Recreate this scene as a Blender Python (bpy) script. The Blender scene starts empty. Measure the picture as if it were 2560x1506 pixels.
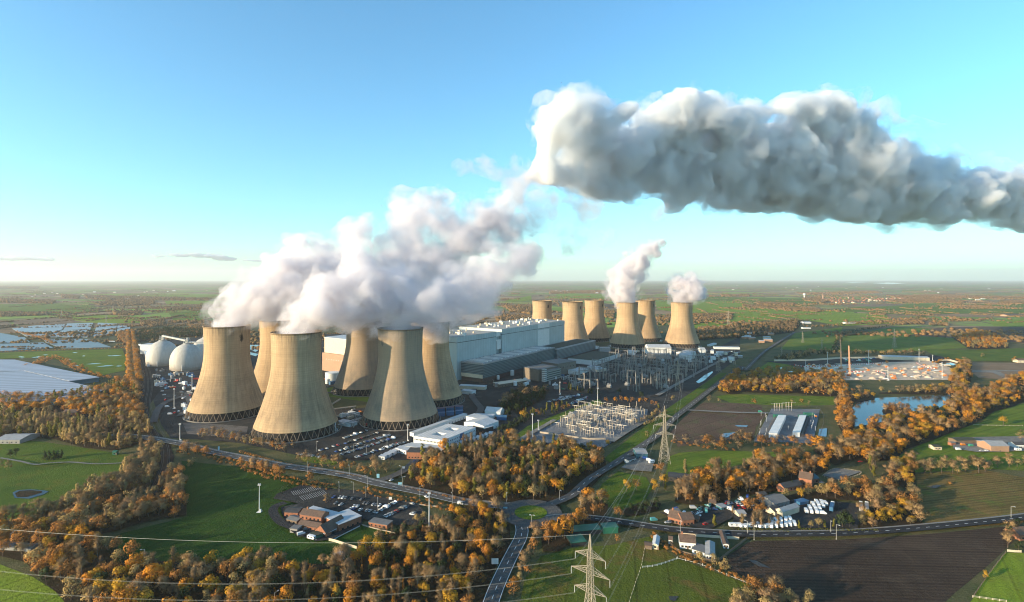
import bpy, bmesh, math, random
import numpy as np
from mathutils import Vector, Matrix, noise as mnoise

# ---------------------------------------------------------------- camera, sky, sun
SC = bpy.context.scene
COL = SC.collection
CAM_H = 175.0; FPX = 1320.0; HORIZ = 697.0        # height (m), focal length and horizon row in a 2560 px wide frame
cam_d = bpy.data.cameras.new("camera"); cam = bpy.data.objects.new("camera", cam_d); COL.objects.link(cam)
cam.location = (0, 0, CAM_H); cam.rotation_euler = (math.radians(90), 0, 0)
cam_d.sensor_width = 36.0; cam_d.lens = 36.0 * FPX / 2560.0
cam_d.shift_y = -(753.0 - HORIZ) / 2560.0
cam_d.clip_start = 1.0; cam_d.clip_end = 120000.0
SC.camera = cam

SUN_EL = math.radians(11.5)
SUN_TO = Vector((-0.90, -0.436, 0)).normalized()   # horizontal direction towards the sun
world = bpy.data.worlds.new("World"); SC.world = world; world.use_nodes = True
wn = world.node_tree.nodes; wl = world.node_tree.links
sky = wn.new("ShaderNodeTexSky"); sky.sky_type = 'NISHITA'; sky.sun_disc = False
sky.sun_elevation = SUN_EL
sky.sun_rotation = math.atan2(SUN_TO.x, SUN_TO.y)
sky.altitude = 100; sky.air_density = 1.0; sky.dust_density = 0.6; sky.ozone_density = 2.2
tint = wn.new("ShaderNodeMix"); tint.data_type = 'RGBA'; tint.blend_type = 'MULTIPLY'; tint.inputs[0].default_value = 1.0
tint.inputs[7].default_value = (0.58, 0.98, 1.07, 1)
hsv = wn.new("ShaderNodeHueSaturation"); hsv.inputs['Saturation'].default_value = 1.0
wl.new(sky.outputs[0], tint.inputs[6]); wl.new(tint.outputs[2], hsv.inputs['Color'])
wl.new(hsv.outputs[0], wn["Background"].inputs['Color'])
wn["Background"].inputs['Strength'].default_value = 0.15
sd = bpy.data.lights.new("sun", 'SUN'); so = bpy.data.objects.new("sun", sd); COL.objects.link(so)
sd.energy = 5.0; sd.angle = math.radians(0.5); sd.color = (1.0, 0.78, 0.50)
to = Vector((SUN_TO.x * math.cos(SUN_EL), SUN_TO.y * math.cos(SUN_EL), math.sin(SUN_EL)))
so.rotation_euler = to.to_track_quat('Z', 'Y').to_euler(); so.location = (-300, -200, 400)
SC.view_settings.view_transform = 'Standard'; SC.view_settings.look = 'None'
SC.view_settings.exposure = 1.15; SC.view_settings.gamma = 1.0
SC.cycles.use_denoising = True
SC.cycles.use_adaptive_sampling = True; SC.cycles.adaptive_threshold = 0.02
SC.cycles.max_bounces = 6; SC.cycles.diffuse_bounces = 2; SC.cycles.glossy_bounces = 2
SC.cycles.transmission_bounces = 3; SC.cycles.transparent_max_bounces = 8
SC.cycles.volume_bounces = 8; SC.cycles.volume_step_rate = 1.0; SC.cycles.volume_max_steps = 256
SC.cycles.pixel_filter_type = 'BLACKMAN_HARRIS'; SC.cycles.filter_width = 1.1
SC.cycles.sample_clamp_indirect = 6.0

# ---------------------------------------------------------------- helpers
RND = random.Random(11)
ZOOMS = {'A': (0, 650, 700/2520), 'B': (450, 700, 750/2470), 'C': (1050, 700, 800/2470), 'D': (1760, 680, 800/2470),
         'E': (0, 1020, 700/2135), 'F': (600, 1050, 750/2438), 'G': (1250, 1050, 700/2275), 'H': (1860, 1050, 700/2275),
         'U': (0, 0, 2560/2519), 'S': (0, 0, 1.0)}
def px(c, x, y):
    x0, y0, s = ZOOMS[c]; return x0 + x * s, y0 + y * s
def at(c, x, y, z=0.0):
    """survey reading -> point on the ground plane"""
    X, Y = px(c, x, y)
    d = FPX * (CAM_H - z) / max(Y - HORIZ, 0.5)
    return Vector(((X - 1280.0) * d / FPX, d, z))
def pts(s, z=0.0):
    """'E 10,20 30,40 F 1,2' -> list of ground points"""
    out = []; c = 'U'
    for tok in s.split():
        if ',' in tok:
            a, b = tok.split(','); out.append(at(c, float(a), float(b), z))
        else: c = tok
    return out
def tag(o, label=None, cat=None, group=None, kind=None):
    if label: o['label'] = label
    if cat: o['category'] = cat
    if group: o['group'] = group
    if kind: o['kind'] = kind
    return o
def thing(name, label, cat, loc=(0, 0, 0), group=None, rz=0.0):
    o = bpy.data.objects.new(name, None); COL.objects.link(o); o.location = loc; o.rotation_euler = (0, 0, rz)
    o.empty_display_size = 1.0
    return tag(o, label, cat, group)

class MB:
    """collects boxes, prisms and tubes and links them as one mesh object"""
    def __init__(s): s.v = []; s.f = []; s.m = []
    def face(s, vs, m=0):
        n = len(s.v); s.v += [tuple(p) for p in vs]; s.f.append(tuple(range(n, n + len(vs)))); s.m.append(m)
    def add(s, vs, fs, m=0):
        n = len(s.v); s.v += [tuple(p) for p in vs]
        for f in fs: s.f.append(tuple(i + n for i in f)); s.m.append(m)
    def prism(s, poly, z0, z1, m=0, mt=None):
        p = [(a[0], a[1]) for a in poly]; n = len(p)
        ar = sum(p[i][0] * p[(i+1) % n][1] - p[(i+1) % n][0] * p[i][1] for i in range(n))
        if ar < 0: p.reverse()
        vs = [(a, b, z0) for a, b in p] + [(a, b, z1) for a, b in p]
        s.add(vs, [(i, (i+1) % n, n + (i+1) % n, n + i) for i in range(n)] + [tuple(range(n-1, -1, -1))], m)
        s.add([(a, b, z1) for a, b in p], [tuple(range(n))], m if mt is None else mt)
    def box(s, c, d, rz=0.0, m=0, mt=None):
        """c = centre of the base, d = sizes"""
        ca, sa = math.cos(rz), math.sin(rz)
        q = [(c[0] + ca*x*d[0]/2 - sa*y*d[1]/2, c[1] + sa*x*d[0]/2 + ca*y*d[1]/2) for x, y in ((-1,-1),(1,-1),(1,1),(-1,1))]
        s.prism(q, c[2], c[2] + d[2], m, mt)
    def tube(s, a, b, r, r2=None, n=5, m=0, cap=True):
        a = Vector(a); b = Vector(b); r2 = r if r2 is None else r2
        d = (b - a).normalized(); u = d.orthogonal().normalized(); w = d.cross(u)
        vs = []
        for p, rr in ((a, r), (b, r2)):
            for i in range(n):
                t = 2*math.pi*i/n; vs.append(p + u*(math.cos(t)*rr) + w*(math.sin(t)*rr))
        fs = [(i, (i+1) % n, n + (i+1) % n, n + i) for i in range(n)]
        if cap: fs += [tuple(range(n-1, -1, -1)), tuple(range(n, 2*n))]
        s.add(vs, fs, m)
    def lathe(s, prof, c=(0, 0, 0), n=32, m=0, capt=False, capb=False):
        vs = []
        for r, z in prof:
            for i in range(n):
                t = 2*math.pi*i/n; vs.append((c[0] + r*math.cos(t), c[1] + r*math.sin(t), c[2] + z))
        fs = []
        for j in range(len(prof) - 1):
            for i in range(n):
                fs.append((j*n + i, j*n + (i+1) % n, (j+1)*n + (i+1) % n, (j+1)*n + i))
        if capt: fs.append(tuple((len(prof)-1)*n + i for i in range(n)))
        if capb: fs.append(tuple(range(n-1, -1, -1)))
        s.add(vs, fs, m)
    def mesh(s, name, mats, origin=(0, 0, 0), smooth=False):
        me = bpy.data.meshes.new(name)
        ox, oy, oz = origin
        me.from_pydata([(a-ox, b-oy, c-oz) for a, b, c in s.v], [], s.f)
        for m in (mats if isinstance(mats, (list, tuple)) else [mats]): me.materials.append(m)
        me.polygons.foreach_set('material_index', s.m)
        if smooth: me.polygons.foreach_set('use_smooth', [True]*len(s.f))
        me.update(); return me
    def build(s, name, mats, parent=None, origin=None, smooth=False):
        if origin is None: origin = parent.location if parent is not None else (0, 0, 0)
        o = bpy.data.objects.new(name, s.mesh(name, mats, origin, smooth)); COL.objects.link(o)
        if parent is not None: o.parent = parent
        else: o.location = origin
        return o
def link(name, me, parent=None, loc=(0, 0, 0), rz=0.0, sc=1.0):
    o = bpy.data.objects.new(name, me); COL.objects.link(o); o.location = loc; o.rotation_euler = (0, 0, rz)
    o.scale = (sc, sc, sc) if isinstance(sc, (int, float)) else sc
    if parent is not None: o.parent = parent
    return o
def copy_tree(o, parent=None):
    c = o.copy(); COL.objects.link(c)
    if parent is not None: c.parent = parent
    for ch in list(o.children): copy_tree(ch, c)
    return c

# ---------------------------------------------------------------- materials
MATS = {}
class NT:
    def __init__(s, name):
        s.mat = bpy.data.materials.new(name); s.mat.use_nodes = True
        s.t = s.mat.node_tree; s.b = s.t.nodes["Principled BSDF"]
    def n(s, typ, **kw):
        nd = s.t.nodes.new("ShaderNode" + typ)
        for k, v in kw.items():
            if hasattr(nd, k): setattr(nd, k, v)
            else: nd.inputs[k.replace('_', ' ')].default_value = v
        return nd
    def l(s, a, b): s.t.links.new(a, b)
    def ramp(s, fac, stops, interp='LINEAR'):
        r = s.t.nodes.new("ShaderNodeValToRGB"); r.color_ramp.interpolation = interp
        e = r.color_ramp.elements
        while len(e) < len(stops): e.new(0.5)
        for i, (p, c) in enumerate(stops): e[i].position = p; e[i].color = (*c, 1) if len(c) == 3 else c
        s.l(fac, r.inputs[0]); return r.outputs[0]
    def mix(s, fac, a, b, typ='MIX'):
        m = s.t.nodes.new("ShaderNodeMix"); m.data_type = 'RGBA'; m.blend_type = typ
        for sock, v in ((m.inputs[0], fac), (m.inputs[6], a), (m.inputs[7], b)):
            if isinstance(v, (int, float)): sock.default_value = v
            elif isinstance(v, tuple): sock.default_value = (*v, 1)
            else: s.l(v, sock)
        return m.outputs[2]
    def math(s, op, a, b=0.0, c=0.0):
        m = s.t.nodes.new("ShaderNodeMath"); m.operation = op
        for sock, v in zip(m.inputs, (a, b, c)):
            if isinstance(v, (int, float)): sock.default_value = v
            else: s.l(v, sock)
        return m.outputs[0]
    def pos(s): return s.n("NewGeometry").outputs['Position']
    def obj(s): return s.n("TexCoord").outputs['Object']
    def noise(s, vec, scale, detail=4, rough=0.55, dist=0.0):
        nd = s.n("TexNoise"); nd.inputs['Scale'].default_value = scale; nd.inputs['Detail'].default_value = detail
        nd.inputs['Roughness'].default_value = rough; nd.inputs['Distortion'].default_value = dist
        if vec is not None: s.l(vec, nd.inputs['Vector'])
        return nd.outputs[0]
    def mapping(s, vec, scale=(1, 1, 1), rot=(0, 0, 0), loc=(0, 0, 0)):
        m = s.n("Mapping"); m.inputs['Scale'].default_value = scale; m.inputs['Rotation'].default_value = rot; m.inputs['Location'].default_value = loc
        s.l(vec, m.inputs['Vector']); return m.outputs[0]
    def done(s, col, rough=0.8, spec=0.3, bump=None, bstr=0.3, bdist=0.3, metal=0.0):
        if isinstance(col, tuple): s.b.inputs['Base Color'].default_value = (*col, 1)
        else: s.l(col, s.b.inputs['Base Color'])
        if isinstance(rough, (int, float)): s.b.inputs['Roughness'].default_value = rough
        else: s.l(rough, s.b.inputs['Roughness'])
        s.b.inputs['Specular IOR Level'].default_value = spec; s.b.inputs['Metallic'].default_value = metal
        if bump is not None:
            bn = s.n("Bump"); bn.inputs['Strength'].default_value = bstr; bn.inputs['Distance'].default_value = bdist
            s.l(bump, bn.inputs['Height']); s.l(bn.outputs[0], s.b.inputs['Normal'])
        return s.mat
def plain(name, col, rough=0.6, var=0.15, scale=0.3, metal=0.0, spec=0.4):
    """base colour with soft weathering"""
    if name in MATS: return MATS[name]
    t = NT(name); f = t.noise(t.pos(), scale, 5, 0.6)
    a = tuple(c * (1 - var) for c in col); b = tuple(min(c * (1 + var), 0.95) for c in col)
    MATS[name] = t.done(t.ramp(f, [(0.3, a), (0.7, b)]), rough, spec, metal=metal)
    return MATS[name]
def grass(name, c1, c2, c3=None, scale=0.02, stripe=None, fine=0.35):
    """turf: broad patches, fine mottling, optional mowing/drill lines (angle, spacing m, strength)"""
    t = NT(name); p = t.pos()
    big = t.noise(p, scale, 5, 0.6); sm = t.noise(p, scale * 9, 6, 0.7)
    col = t.ramp(big, [(0.32, c1), (0.68, c2)])
    if c3: col = t.mix(t.ramp(t.noise(p, scale * 2.3, 5, 0.65, 0.8), [(0.52, (0, 0, 0)), (0.72, (1, 1, 1))]), col, c3)
    col = t.mix(fine, col, t.ramp(sm, [(0.25, (0.35, 0.35, 0.35)), (0.75, (1.0, 1.0, 1.0))]), 'MULTIPLY')
    if stripe:
        ang, spc, st = stripe
        w = t.n("TexWave"); w.wave_type = 'BANDS'; w.inputs['Scale'].default_value = 0.3; w.inputs['Distortion'].default_value = 1.2
        w.inputs['Detail'].default_value = 2; w.inputs['Detail Scale'].default_value = 0.6
        t.l(t.mapping(p, (1/spc, 1/spc, 1), (0, 0, ang)), w.inputs['Vector'])
        col = t.mix(st, col, t.ramp(w.outputs[1], [(0.2, (0.35, 0.35, 0.35)), (0.8, (1, 1, 1))]), 'MULTIPLY')
        tl = t.n("TexWave"); tl.inputs['Scale'].default_value = 0.314; tl.inputs['Distortion'].default_value = 0.15; tl.inputs['Detail Scale'].default_value = 0.1
        t.l(t.mapping(p, (1/19, 1/19, 1), (0, 0, ang)), tl.inputs['Vector'])          # wheel tramlines
        col = t.mix(0.45, col, t.ramp(tl.outputs[1], [(0.975, (1, 1, 1)), (0.995, (0.42, 0.38, 0.34))]), 'MULTIPLY')
    MATS[name] = t.done(col, 0.95, 0.1, t.noise(p, 0.6, 4, 0.7), 0.9, 1.1)
    return MATS[name]
# ---------------------------------------------------------------- open country
def make_ground():
    t = NT("open_country"); p = t.pos()
    warp = t.n("TexNoise"); warp.inputs['Scale'].default_value = 0.0012; warp.inputs['Detail'].default_value = 3; t.l(p, warp.inputs['Vector'])
    va = t.n("VectorMath", operation='MULTIPLY_ADD'); t.l(warp.outputs['Color'], va.inputs[0]); va.inputs[1].default_value = (260, 260, 0); t.l(p, va.inputs[2])
    def fields(rot, w, h):
        b = t.n("TexBrick"); b.offset = 0.37; b.squash = 0.7; b.squash_frequency = 3
        b.inputs['Color1'].default_value = (0, 0, 0, 1); b.inputs['Color2'].default_value = (1, 1, 1, 1); b.inputs['Mortar'].default_value = (0, 0, 0, 1)
        b.inputs['Scale'].default_value = 1.0; b.inputs['Mortar Size'].default_value = 7.0; b.inputs['Mortar Smooth'].default_value = 0.2
        b.inputs['Brick Width'].default_value = w; b.inputs['Row Height'].default_value = h
        t.l(t.mapping(va.outputs[0], (1, 1, 1), (0, 0, rot)), b.inputs['Vector']); return b
    b1 = fields(0.35, 420.0, 260.0)
    col = t.ramp(b1.outputs[0], [(0.0, (0.175, 0.201, 0.052)), (0.2, (0.213, 0.295, 0.052)), (0.36, (0.163, 0.236, 0.046)), (0.5, (0.288, 0.295, 0.081)),
                                 (0.62, (0.312, 0.206, 0.121)), (0.74, (0.200, 0.271, 0.057)), (0.86, (0.375, 0.260, 0.161))], 'CONSTANT')
    col = t.mix(0.5, col, t.ramp(t.noise(p, 0.012, 5, 0.65), [(0.25, (0.750, 0.750, 0.675)), (0.75, (1.0, 1.0, 1.0))]), 'MULTIPLY')
    wood = t.ramp(t.noise(t.mapping(p, (0.0011, 0.0018, 1)), 1.0, 6, 0.6), [(0.50, (0, 0, 0)), (0.54, (1, 1, 1))])
    wcol = t.ramp(t.noise(p, 0.02, 5, 0.7), [(0.3, (0.094, 0.071, 0.039)), (0.55, (0.237, 0.159, 0.092)), (0.75, (0.312, 0.189, 0.092))])
    col = t.mix(b1.outputs['Fac'], col, (0.066, 0.053, 0.028))
    col = t.mix(wood, col, wcol)
    mat = t.done(col, 0.95, 0.1, t.noise(p, 0.25, 4, 0.7), 0.9, 2.5)
    ax = [-46000, -25000, -12000, -6000, -3000, -1600, -800, -400, -200, 0, 200, 400, 800, 1600, 3000, 6000, 12000, 25000, 46000]
    ay = [-3000, -800, 0, 200, 400, 600, 900, 1300, 2000, 3500, 6000, 12000, 25000, 46000]
    vs = [(x, y, 0) for y in ay for x in ax]; nx = len(ax)
    fs = [(j*nx+i, j*nx+i+1, (j+1)*nx+i+1, (j+1)*nx+i) for j in range(len(ay)-1) for i in range(nx-1)]
    m = MB(); m.add(vs, fs); o = m.build("ground", mat); tag(o, kind='structure')
make_ground()

# haze: one closed box of pale air round everything
def make_haze():
    m = MB(); m.box((0, 20000, -1.0), (93000, 53000, 900.0))
    mat = bpy.data.materials.new("haze"); mat.use_nodes = True; nt = mat.node_tree; nt.nodes.clear()
    out = nt.nodes.new("ShaderNodeOutputMaterial"); pv = nt.nodes.new("ShaderNodeVolumePrincipled")
    pv.inputs['Color'].default_value = (0.93, 0.95, 0.98, 1); pv.inputs['Density'].default_value = HAZE_D; pv.inputs['Anisotropy'].default_value = 0.2
    nt.links.new(pv.outputs[0], out.inputs['Volume'])
    o = m.build("haze", mat); tag(o, kind='stuff')
HAZE_D = 3.4e-5
make_haze()

# ---------------------------------------------------------------- cooling towers
TOP_Z = 114.0
def tower_radius(z):
    zt = 84.0; rt = 26.6
    return rt * math.sqrt(1 + ((zt - z) / 54.0)**2) if z < zt else rt + 0.0011*(z - zt)**2
def tower_mat(name, seed, patch_ang, dark):
    t = NT(name); o = t.obj(); sep = t.n("SeparateXYZ"); t.l(o, sep.inputs[0])
    ang = t.math('ARCTAN2', sep.outputs[1], sep.outputs[0]); z = sep.outputs[2]
    cyl = t.n("CombineXYZ"); t.l(t.math('MULTIPLY', ang, 30.0), cyl.inputs[0]); t.l(z, cyl.inputs[1]); cyl.inputs[2].default_value = seed * 37.0
    c = cyl.outputs[0]
    base = t.ramp(t.noise(t.mapping(c, (0.02, 0.03, 1)), 1.0, 6, 0.62), [(0.3, (0.40, 0.285, 0.175)), (0.7, (0.52, 0.37, 0.225))])
    streak = t.noise(t.mapping(c, (0.30, 0.012, 1)), 1.0, 5, 0.7)
    base = t.mix(0.65, base, t.ramp(streak, [(0.3, (0.55, 0.53, 0.52)), (0.62, (1, 1, 1))]), 'MULTIPLY')
    lift = t.noise(t.mapping(c, (0.004, 0.55, 1)), 1.0, 3, 0.8)                     # shade of each poured lift
    base = t.mix(0.34, base, t.ramp(lift, [(0.3, (0.66, 0.65, 0.64)), (0.6, (1, 1, 1))]), 'MULTIPLY')
    br = t.n("TexBrick"); br.offset = 0.0; br.inputs['Color1'].default_value = (1, 1, 1, 1); br.inputs['Color2'].default_value = (0.86, 0.85, 0.84, 1)
    br.inputs['Mortar'].default_value = (0.42, 0.40, 0.38, 1); br.inputs['Scale'].default_value = 1.0; br.inputs['Mortar Size'].default_value = 0.11
    br.inputs['Mortar Smooth'].default_value = 0.4; br.inputs['Brick Width'].default_value = 2.617; br.inputs['Row Height'].default_value = 2.4
    t.l(c, br.inputs['Vector']); base = t.mix(0.42, base, br.outputs[0], 'MULTIPLY')
    # damp staining: soot band mid height, dark crown, one sooty patch below the rim
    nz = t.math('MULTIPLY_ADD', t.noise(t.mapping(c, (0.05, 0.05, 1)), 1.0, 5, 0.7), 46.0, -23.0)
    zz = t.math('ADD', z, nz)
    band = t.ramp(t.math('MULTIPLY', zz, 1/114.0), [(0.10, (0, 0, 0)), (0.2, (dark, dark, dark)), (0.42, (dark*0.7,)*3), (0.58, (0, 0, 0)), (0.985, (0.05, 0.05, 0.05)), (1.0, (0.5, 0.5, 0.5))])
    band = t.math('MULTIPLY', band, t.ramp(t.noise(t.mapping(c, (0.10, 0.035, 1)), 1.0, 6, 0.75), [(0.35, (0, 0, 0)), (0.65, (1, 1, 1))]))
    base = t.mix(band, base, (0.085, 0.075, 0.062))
    drip = t.math('MULTIPLY', t.ramp(t.math('MULTIPLY', z, 1/114.0), [(0.84, (0, 0, 0)), (1.0, (1, 1, 1))]), t.ramp(t.noise(t.mapping(c, (0.5, 0.02, 1)), 1.0, 5, 0.7), [(0.5, (0, 0, 0)), (0.6, (1, 1, 1))]))
    base = t.mix(t.math('MULTIPLY', drip, 0.8), base, (0.10, 0.085, 0.07))
    da = t.math('MULTIPLY', t.math('SUBTRACT', ang, patch_ang), 26.0); dz = t.math('MULTIPLY', t.math('SUBTRACT', z, 99.0), 0.52)
    rr = t.math('SQRT', t.math('ADD', t.math('MULTIPLY', da, da), t.math('MULTIPLY', dz, dz)))
    rr = t.math('ADD', rr, t.math('MULTIPLY_ADD', t.noise(t.mapping(c, (0.5, 0.16, 1)), 1.0, 5, 0.8), 9.0, -4.5))
    base = t.mix(t.ramp(t.math('MULTIPLY', rr, 0.25), [(0.35, (0.93,)*3), (0.8, (0, 0, 0))]), base, (0.025, 0.022, 0.02))
    if dark > .9: base = t.mix(0.55, base, (0.20, 0.175, 0.145))          # two shells greyed: shade painted into the colour over real staining
    return t.done(base, 0.9, 0.15, br.outputs[0], 0.35, 0.12)
M_FILL = plain("dark_fill_pack", (0.018, 0.018, 0.02), 0.9)
M_CONC = plain("pale_concrete", (0.34, 0.29, 0.23), 0.85)
M_CONC2 = plain("grey_concrete", (0.20, 0.185, 0.165), 0.9)
M_POND = plain("dark_pond_water", (0.015, 0.02, 0.022), 0.15)
M_LEG = plain("brown_concrete_leg", (0.20, 0.155, 0.115), 0.9)
NLEG = 40
def leg_mesh():
    m = MB(); h = 2*math.pi/NLEG/2
    r0, r1 = 47.3, tower_radius(9.8) - 0.25
    top = (r1, 0, 9.9)
    for s in (-1, 1): m.tube((r0*math.cos(s*h), r0*math.sin(s*h), 0.3), top, 0.33, 0.28, 6)
    return m.mesh("leg", M_LEG)
LEG_ME = leg_mesh()
prof = [(tower_radius(z), z) for z in np.linspace(9.8, TOP_Z, 44)]
inner = [(r - 0.55, z) for r, z in reversed(prof)]
def tower(x, y, label, mat, near, rz=0.0):
    t = thing("cooling_tower", label, "cooling tower", (x, y, 0), "cooling towers of the power station", rz)
    m = MB(); m.lathe(prof + [(prof[-1][0] + 0.5, TOP_Z - 0.9), (prof[-1][0] + 0.5, TOP_Z + 0.1), (prof[-1][0] - 0.55, TOP_Z + 0.1)][0:3] + inner + [prof[0]], n=96)
    link("shell", m.mesh("shell", mat, smooth=True), t)
    m = MB(); m.lathe([(41.5, 0.4), (42.0, 9.6)], n=64, capt=True, capb=True); link("fill_pack", m.mesh("fill_pack", M_FILL), t)
    m = MB(); m.lathe([(49.6, 0.05), (49.6, 1.3), (48.9, 1.3), (48.9, 0.45)], n=64); m.lathe([(48.9, 0.45), (0.1, 0.45)], n=64, m=1)
    link("basin", m.mesh("basin", [M_CONC2, M_POND]), t)
    if near:
        for i in range(NLEG): link("leg", LEG_ME, t, rz=2*math.pi*i/NLEG)
    else:
        m = MB()
        for i in range(NLEG):
            a = 2*math.pi*i/NLEG; h = math.pi/NLEG; r1 = tower_radius(9.8) - .25
            for s in (-1, 1): m.tube((47.3*math.cos(a+s*h), 47.3*math.sin(a+s*h), .3), (r1*math.cos(a), r1*math.sin(a), 9.9), .33, .28, 4)
        link("leg_ring", m.mesh("leg_ring", M_LEG), t)
    return t
TOWERS = {'T1': (-371, 688), 'T2': (-248, 608), 'T3': (-138, 654), 'T4': (-346, 786), 'T5': (-232, 828), 'T6': (-117, 757),
          'N1': (84, 1470), 'N2': (161, 1400), 'N3': (234, 1500), 'N4': (298, 1365), 'N5': (378, 1500), 'N6': (441, 1372)}
TLAB = {'T1': "leftmost steaming cooling tower with a black patch below its rim, beside the white domes",
        'T2': "nearest steaming cooling tower, golden, standing next to the staff car park",
        'T3': "grey steaming cooling tower in shadow, behind the white office block",
        'T4': "golden cooling tower half hidden between the two nearest sunlit towers",
        'T5': "dark grey cooling tower standing behind the oil tank, top lost in steam",
        'T6': "cooling tower with a sunlit streak, close beside the pale boiler house",
        'N1': "far cooling tower without steam, rising behind the boiler house roof",
        'N2': "far cooling tower without steam at the right end of the boiler house",
        'N3': "far dry cooling tower, second of the dry ones right of the boiler house",
        'N4': "far cooling tower with a tall white plume leaning right",
        'N5': "far cooling tower without steam, tucked between the two far steaming towers",
        'N6': "rightmost far cooling tower with a short round puff of steam"}
PATCH = {'T1': -0.43, 'T2': 1.6, 'T3': -2.3, 'T4': 0.8, 'T5': 0.5, 'T6': 0.9, 'N1': -0.95, 'N2': -0.8, 'N3': -0.75, 'N4': 1.0, 'N5': -0.7, 'N6': 1.2}
DARKS = {'T1': .5, 'T2': .55, 'T3': 1.0, 'T4': .4, 'T5': 1.0, 'T6': .65}  # T3 and T5 highest: their stain band also carries painted shade
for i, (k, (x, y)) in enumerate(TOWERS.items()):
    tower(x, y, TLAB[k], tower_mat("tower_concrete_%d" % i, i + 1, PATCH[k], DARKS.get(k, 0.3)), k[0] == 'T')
# ---------------------------------------------------------------- steam
def steam_mat(name, dens, scale, lo, hi, aniso=0.1, col=(0.972, 0.982, 0.996), det=5, step=1.0):
    mat = bpy.data.materials.new(name); mat.use_nodes = True; nt = mat.node_tree; nt.nodes.clear()
    out = nt.nodes.new("ShaderNodeOutputMaterial"); pv = nt.nodes.new("ShaderNodeVolumeScatter")
    pv.inputs['Color'].default_value = (*col, 1); pv.inputs['Anisotropy'].default_value = aniso
    if scale:
        g = nt.nodes.new("ShaderNodeNewGeometry"); nz = nt.nodes.new("ShaderNodeTexNoise")
        nz.inputs['Scale'].default_value = scale; nz.inputs['Detail'].default_value = det; nz.inputs['Roughness'].default_value = 0.62; nz.inputs['Distortion'].default_value = 0.35
        nt.links.new(g.outputs['Position'], nz.inputs['Vector'])
        mr = nt.nodes.new("ShaderNodeMapRange"); mr.inputs[1].default_value = lo; mr.inputs[2].default_value = hi
        mr.inputs[3].default_value = 0.0; mr.inputs[4].default_value = dens
        nt.links.new(nz.outputs[0], mr.inputs[0]); nt.links.new(mr.outputs[0], pv.inputs['Density'])
    else: pv.inputs['Density'].default_value = dens
    ab = nt.nodes.new("ShaderNodeVolumeAbsorption"); ab.inputs['Color'].default_value = (*col, 1); ad = nt.nodes.new("ShaderNodeAddShader")
    if scale: nt.links.new(mr.outputs[0], ab.inputs['Density'])
    else: ab.inputs['Density'].default_value = dens
    nt.links.new(pv.outputs[0], ad.inputs[0]); nt.links.new(ab.outputs[0], ad.inputs[1]); nt.links.new(ad.outputs[0], out.inputs['Volume']); mat.cycles.volume_step_rate = step
    return mat
ICO = None
def ico_data():
    global ICO
    if ICO is None:
        bm = bmesh.new(); bmesh.ops.create_icosphere(bm, subdivisions=2, radius=1.0)
        ICO = (np.array([v.co[:] for v in bm.verts]), [tuple(v.index for v in f.verts) for f in bm.faces]); bm.free()
    return ICO
def cloud_mesh(name, balls, mat, voxel, lumps=16, lump_r=(0.25, 0.62), seed=1, squash=0.85):
    """balls: (x, y, z, r) world; cauliflower lumps on each; united by voxel remesh"""
    rnd = random.Random(seed); V, Fc = ico_data(); vs = []; fs = []; n = 0
    def ball(c, r):
        nonlocal n
        vs.append(V * np.array([r, r, r*squash]) + np.array(c)); fs.extend([(a+n, b+n, d+n) for a, b, d in Fc]); n += len(V)
    for x, y, z, r in balls:
        ball((x, y, z), r)
        for k in range(lumps):
            t = rnd.uniform(0, 2*math.pi); u = rnd.uniform(-0.8, 1.0); q = math.sqrt(1-u*u)
            rr = r * rnd.uniform(*lump_r); d = r * rnd.uniform(0.78, 1.02)
            c = (x + d*q*math.cos(t), y + d*q*math.sin(t), z + d*u*squash); ball(c, rr)
            for j in range(3):
                t2 = rnd.uniform(0, 2*math.pi); u2 = rnd.uniform(-0.6, 1.0); q2 = math.sqrt(1-u2*u2)
                ball((c[0] + rr*q2*math.cos(t2), c[1] + rr*q2*math.sin(t2), c[2] + rr*u2*squash), rr * rnd.uniform(0.35, 0.5))
    me = bpy.data.meshes.new(name); me.from_pydata(np.concatenate(vs).tolist(), [], fs)
    o = bpy.data.objects.new(name, me); COL.objects.link(o)
    md = o.modifiers.new("union", 'REMESH'); md.mode = 'VOXEL'; md.voxel_size = voxel
    tx = bpy.data.textures.new("billow", 'CLOUDS'); tx.noise_scale = voxel * 5; tx.noise_depth = 3
    dm = o.modifiers.new("billow", 'DISPLACE'); dm.texture = tx; dm.texture_coords = 'GLOBAL'; dm.strength = voxel * 2.6; dm.mid_level = 0.62
    dg = bpy.context.evaluated_depsgraph_get(); new = bpy.data.meshes.new_from_object(o.evaluated_get(dg))
    o.modifiers.clear(); o.data = new; bpy.data.meshes.remove(me); new.name = name
    new.materials.clear(); new.materials.append(mat)
    return o
def sky_ball(u, v, r, d):
    """reading in the frame + distance -> centre and radius in metres"""
    X, Y = px('U', u, v); k = d / FPX
    return ((X - 1280) * k, d, CAM_H - (Y - HORIZ) * k, r * 1.016 * k)
MAUVE = (0.930, 0.908, 0.940); BLUISH = (0.952, 0.967, 0.992)
S_DENSE = steam_mat("steam_dense", 0.09, 0.030, 0.44, 0.60, step=.3, col=MAUVE)
S_SOFT = steam_mat("steam_soft", 0.055, 0.026, 0.45, 0.62, step=.3, col=MAUVE)
S_WISP = steam_mat("steam_wisp", 0.045, 0.020, 0.47, 0.68, 0.3, step=.3, col=MAUVE)
S_EDGE = steam_mat("steam_edge", 0.034, 0.030, 0.50, 0.66, 0.3, step=.3, col=MAUVE)
S_CORE = steam_mat("steam_core", 0.07, 0.030, 0.32, 0.55, step=.4, col=MAUVE)
S_SCORE = steam_mat("steam_soft_core", 0.028, 0.030, 0.34, 0.60, step=.4, col=MAUVE)
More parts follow.
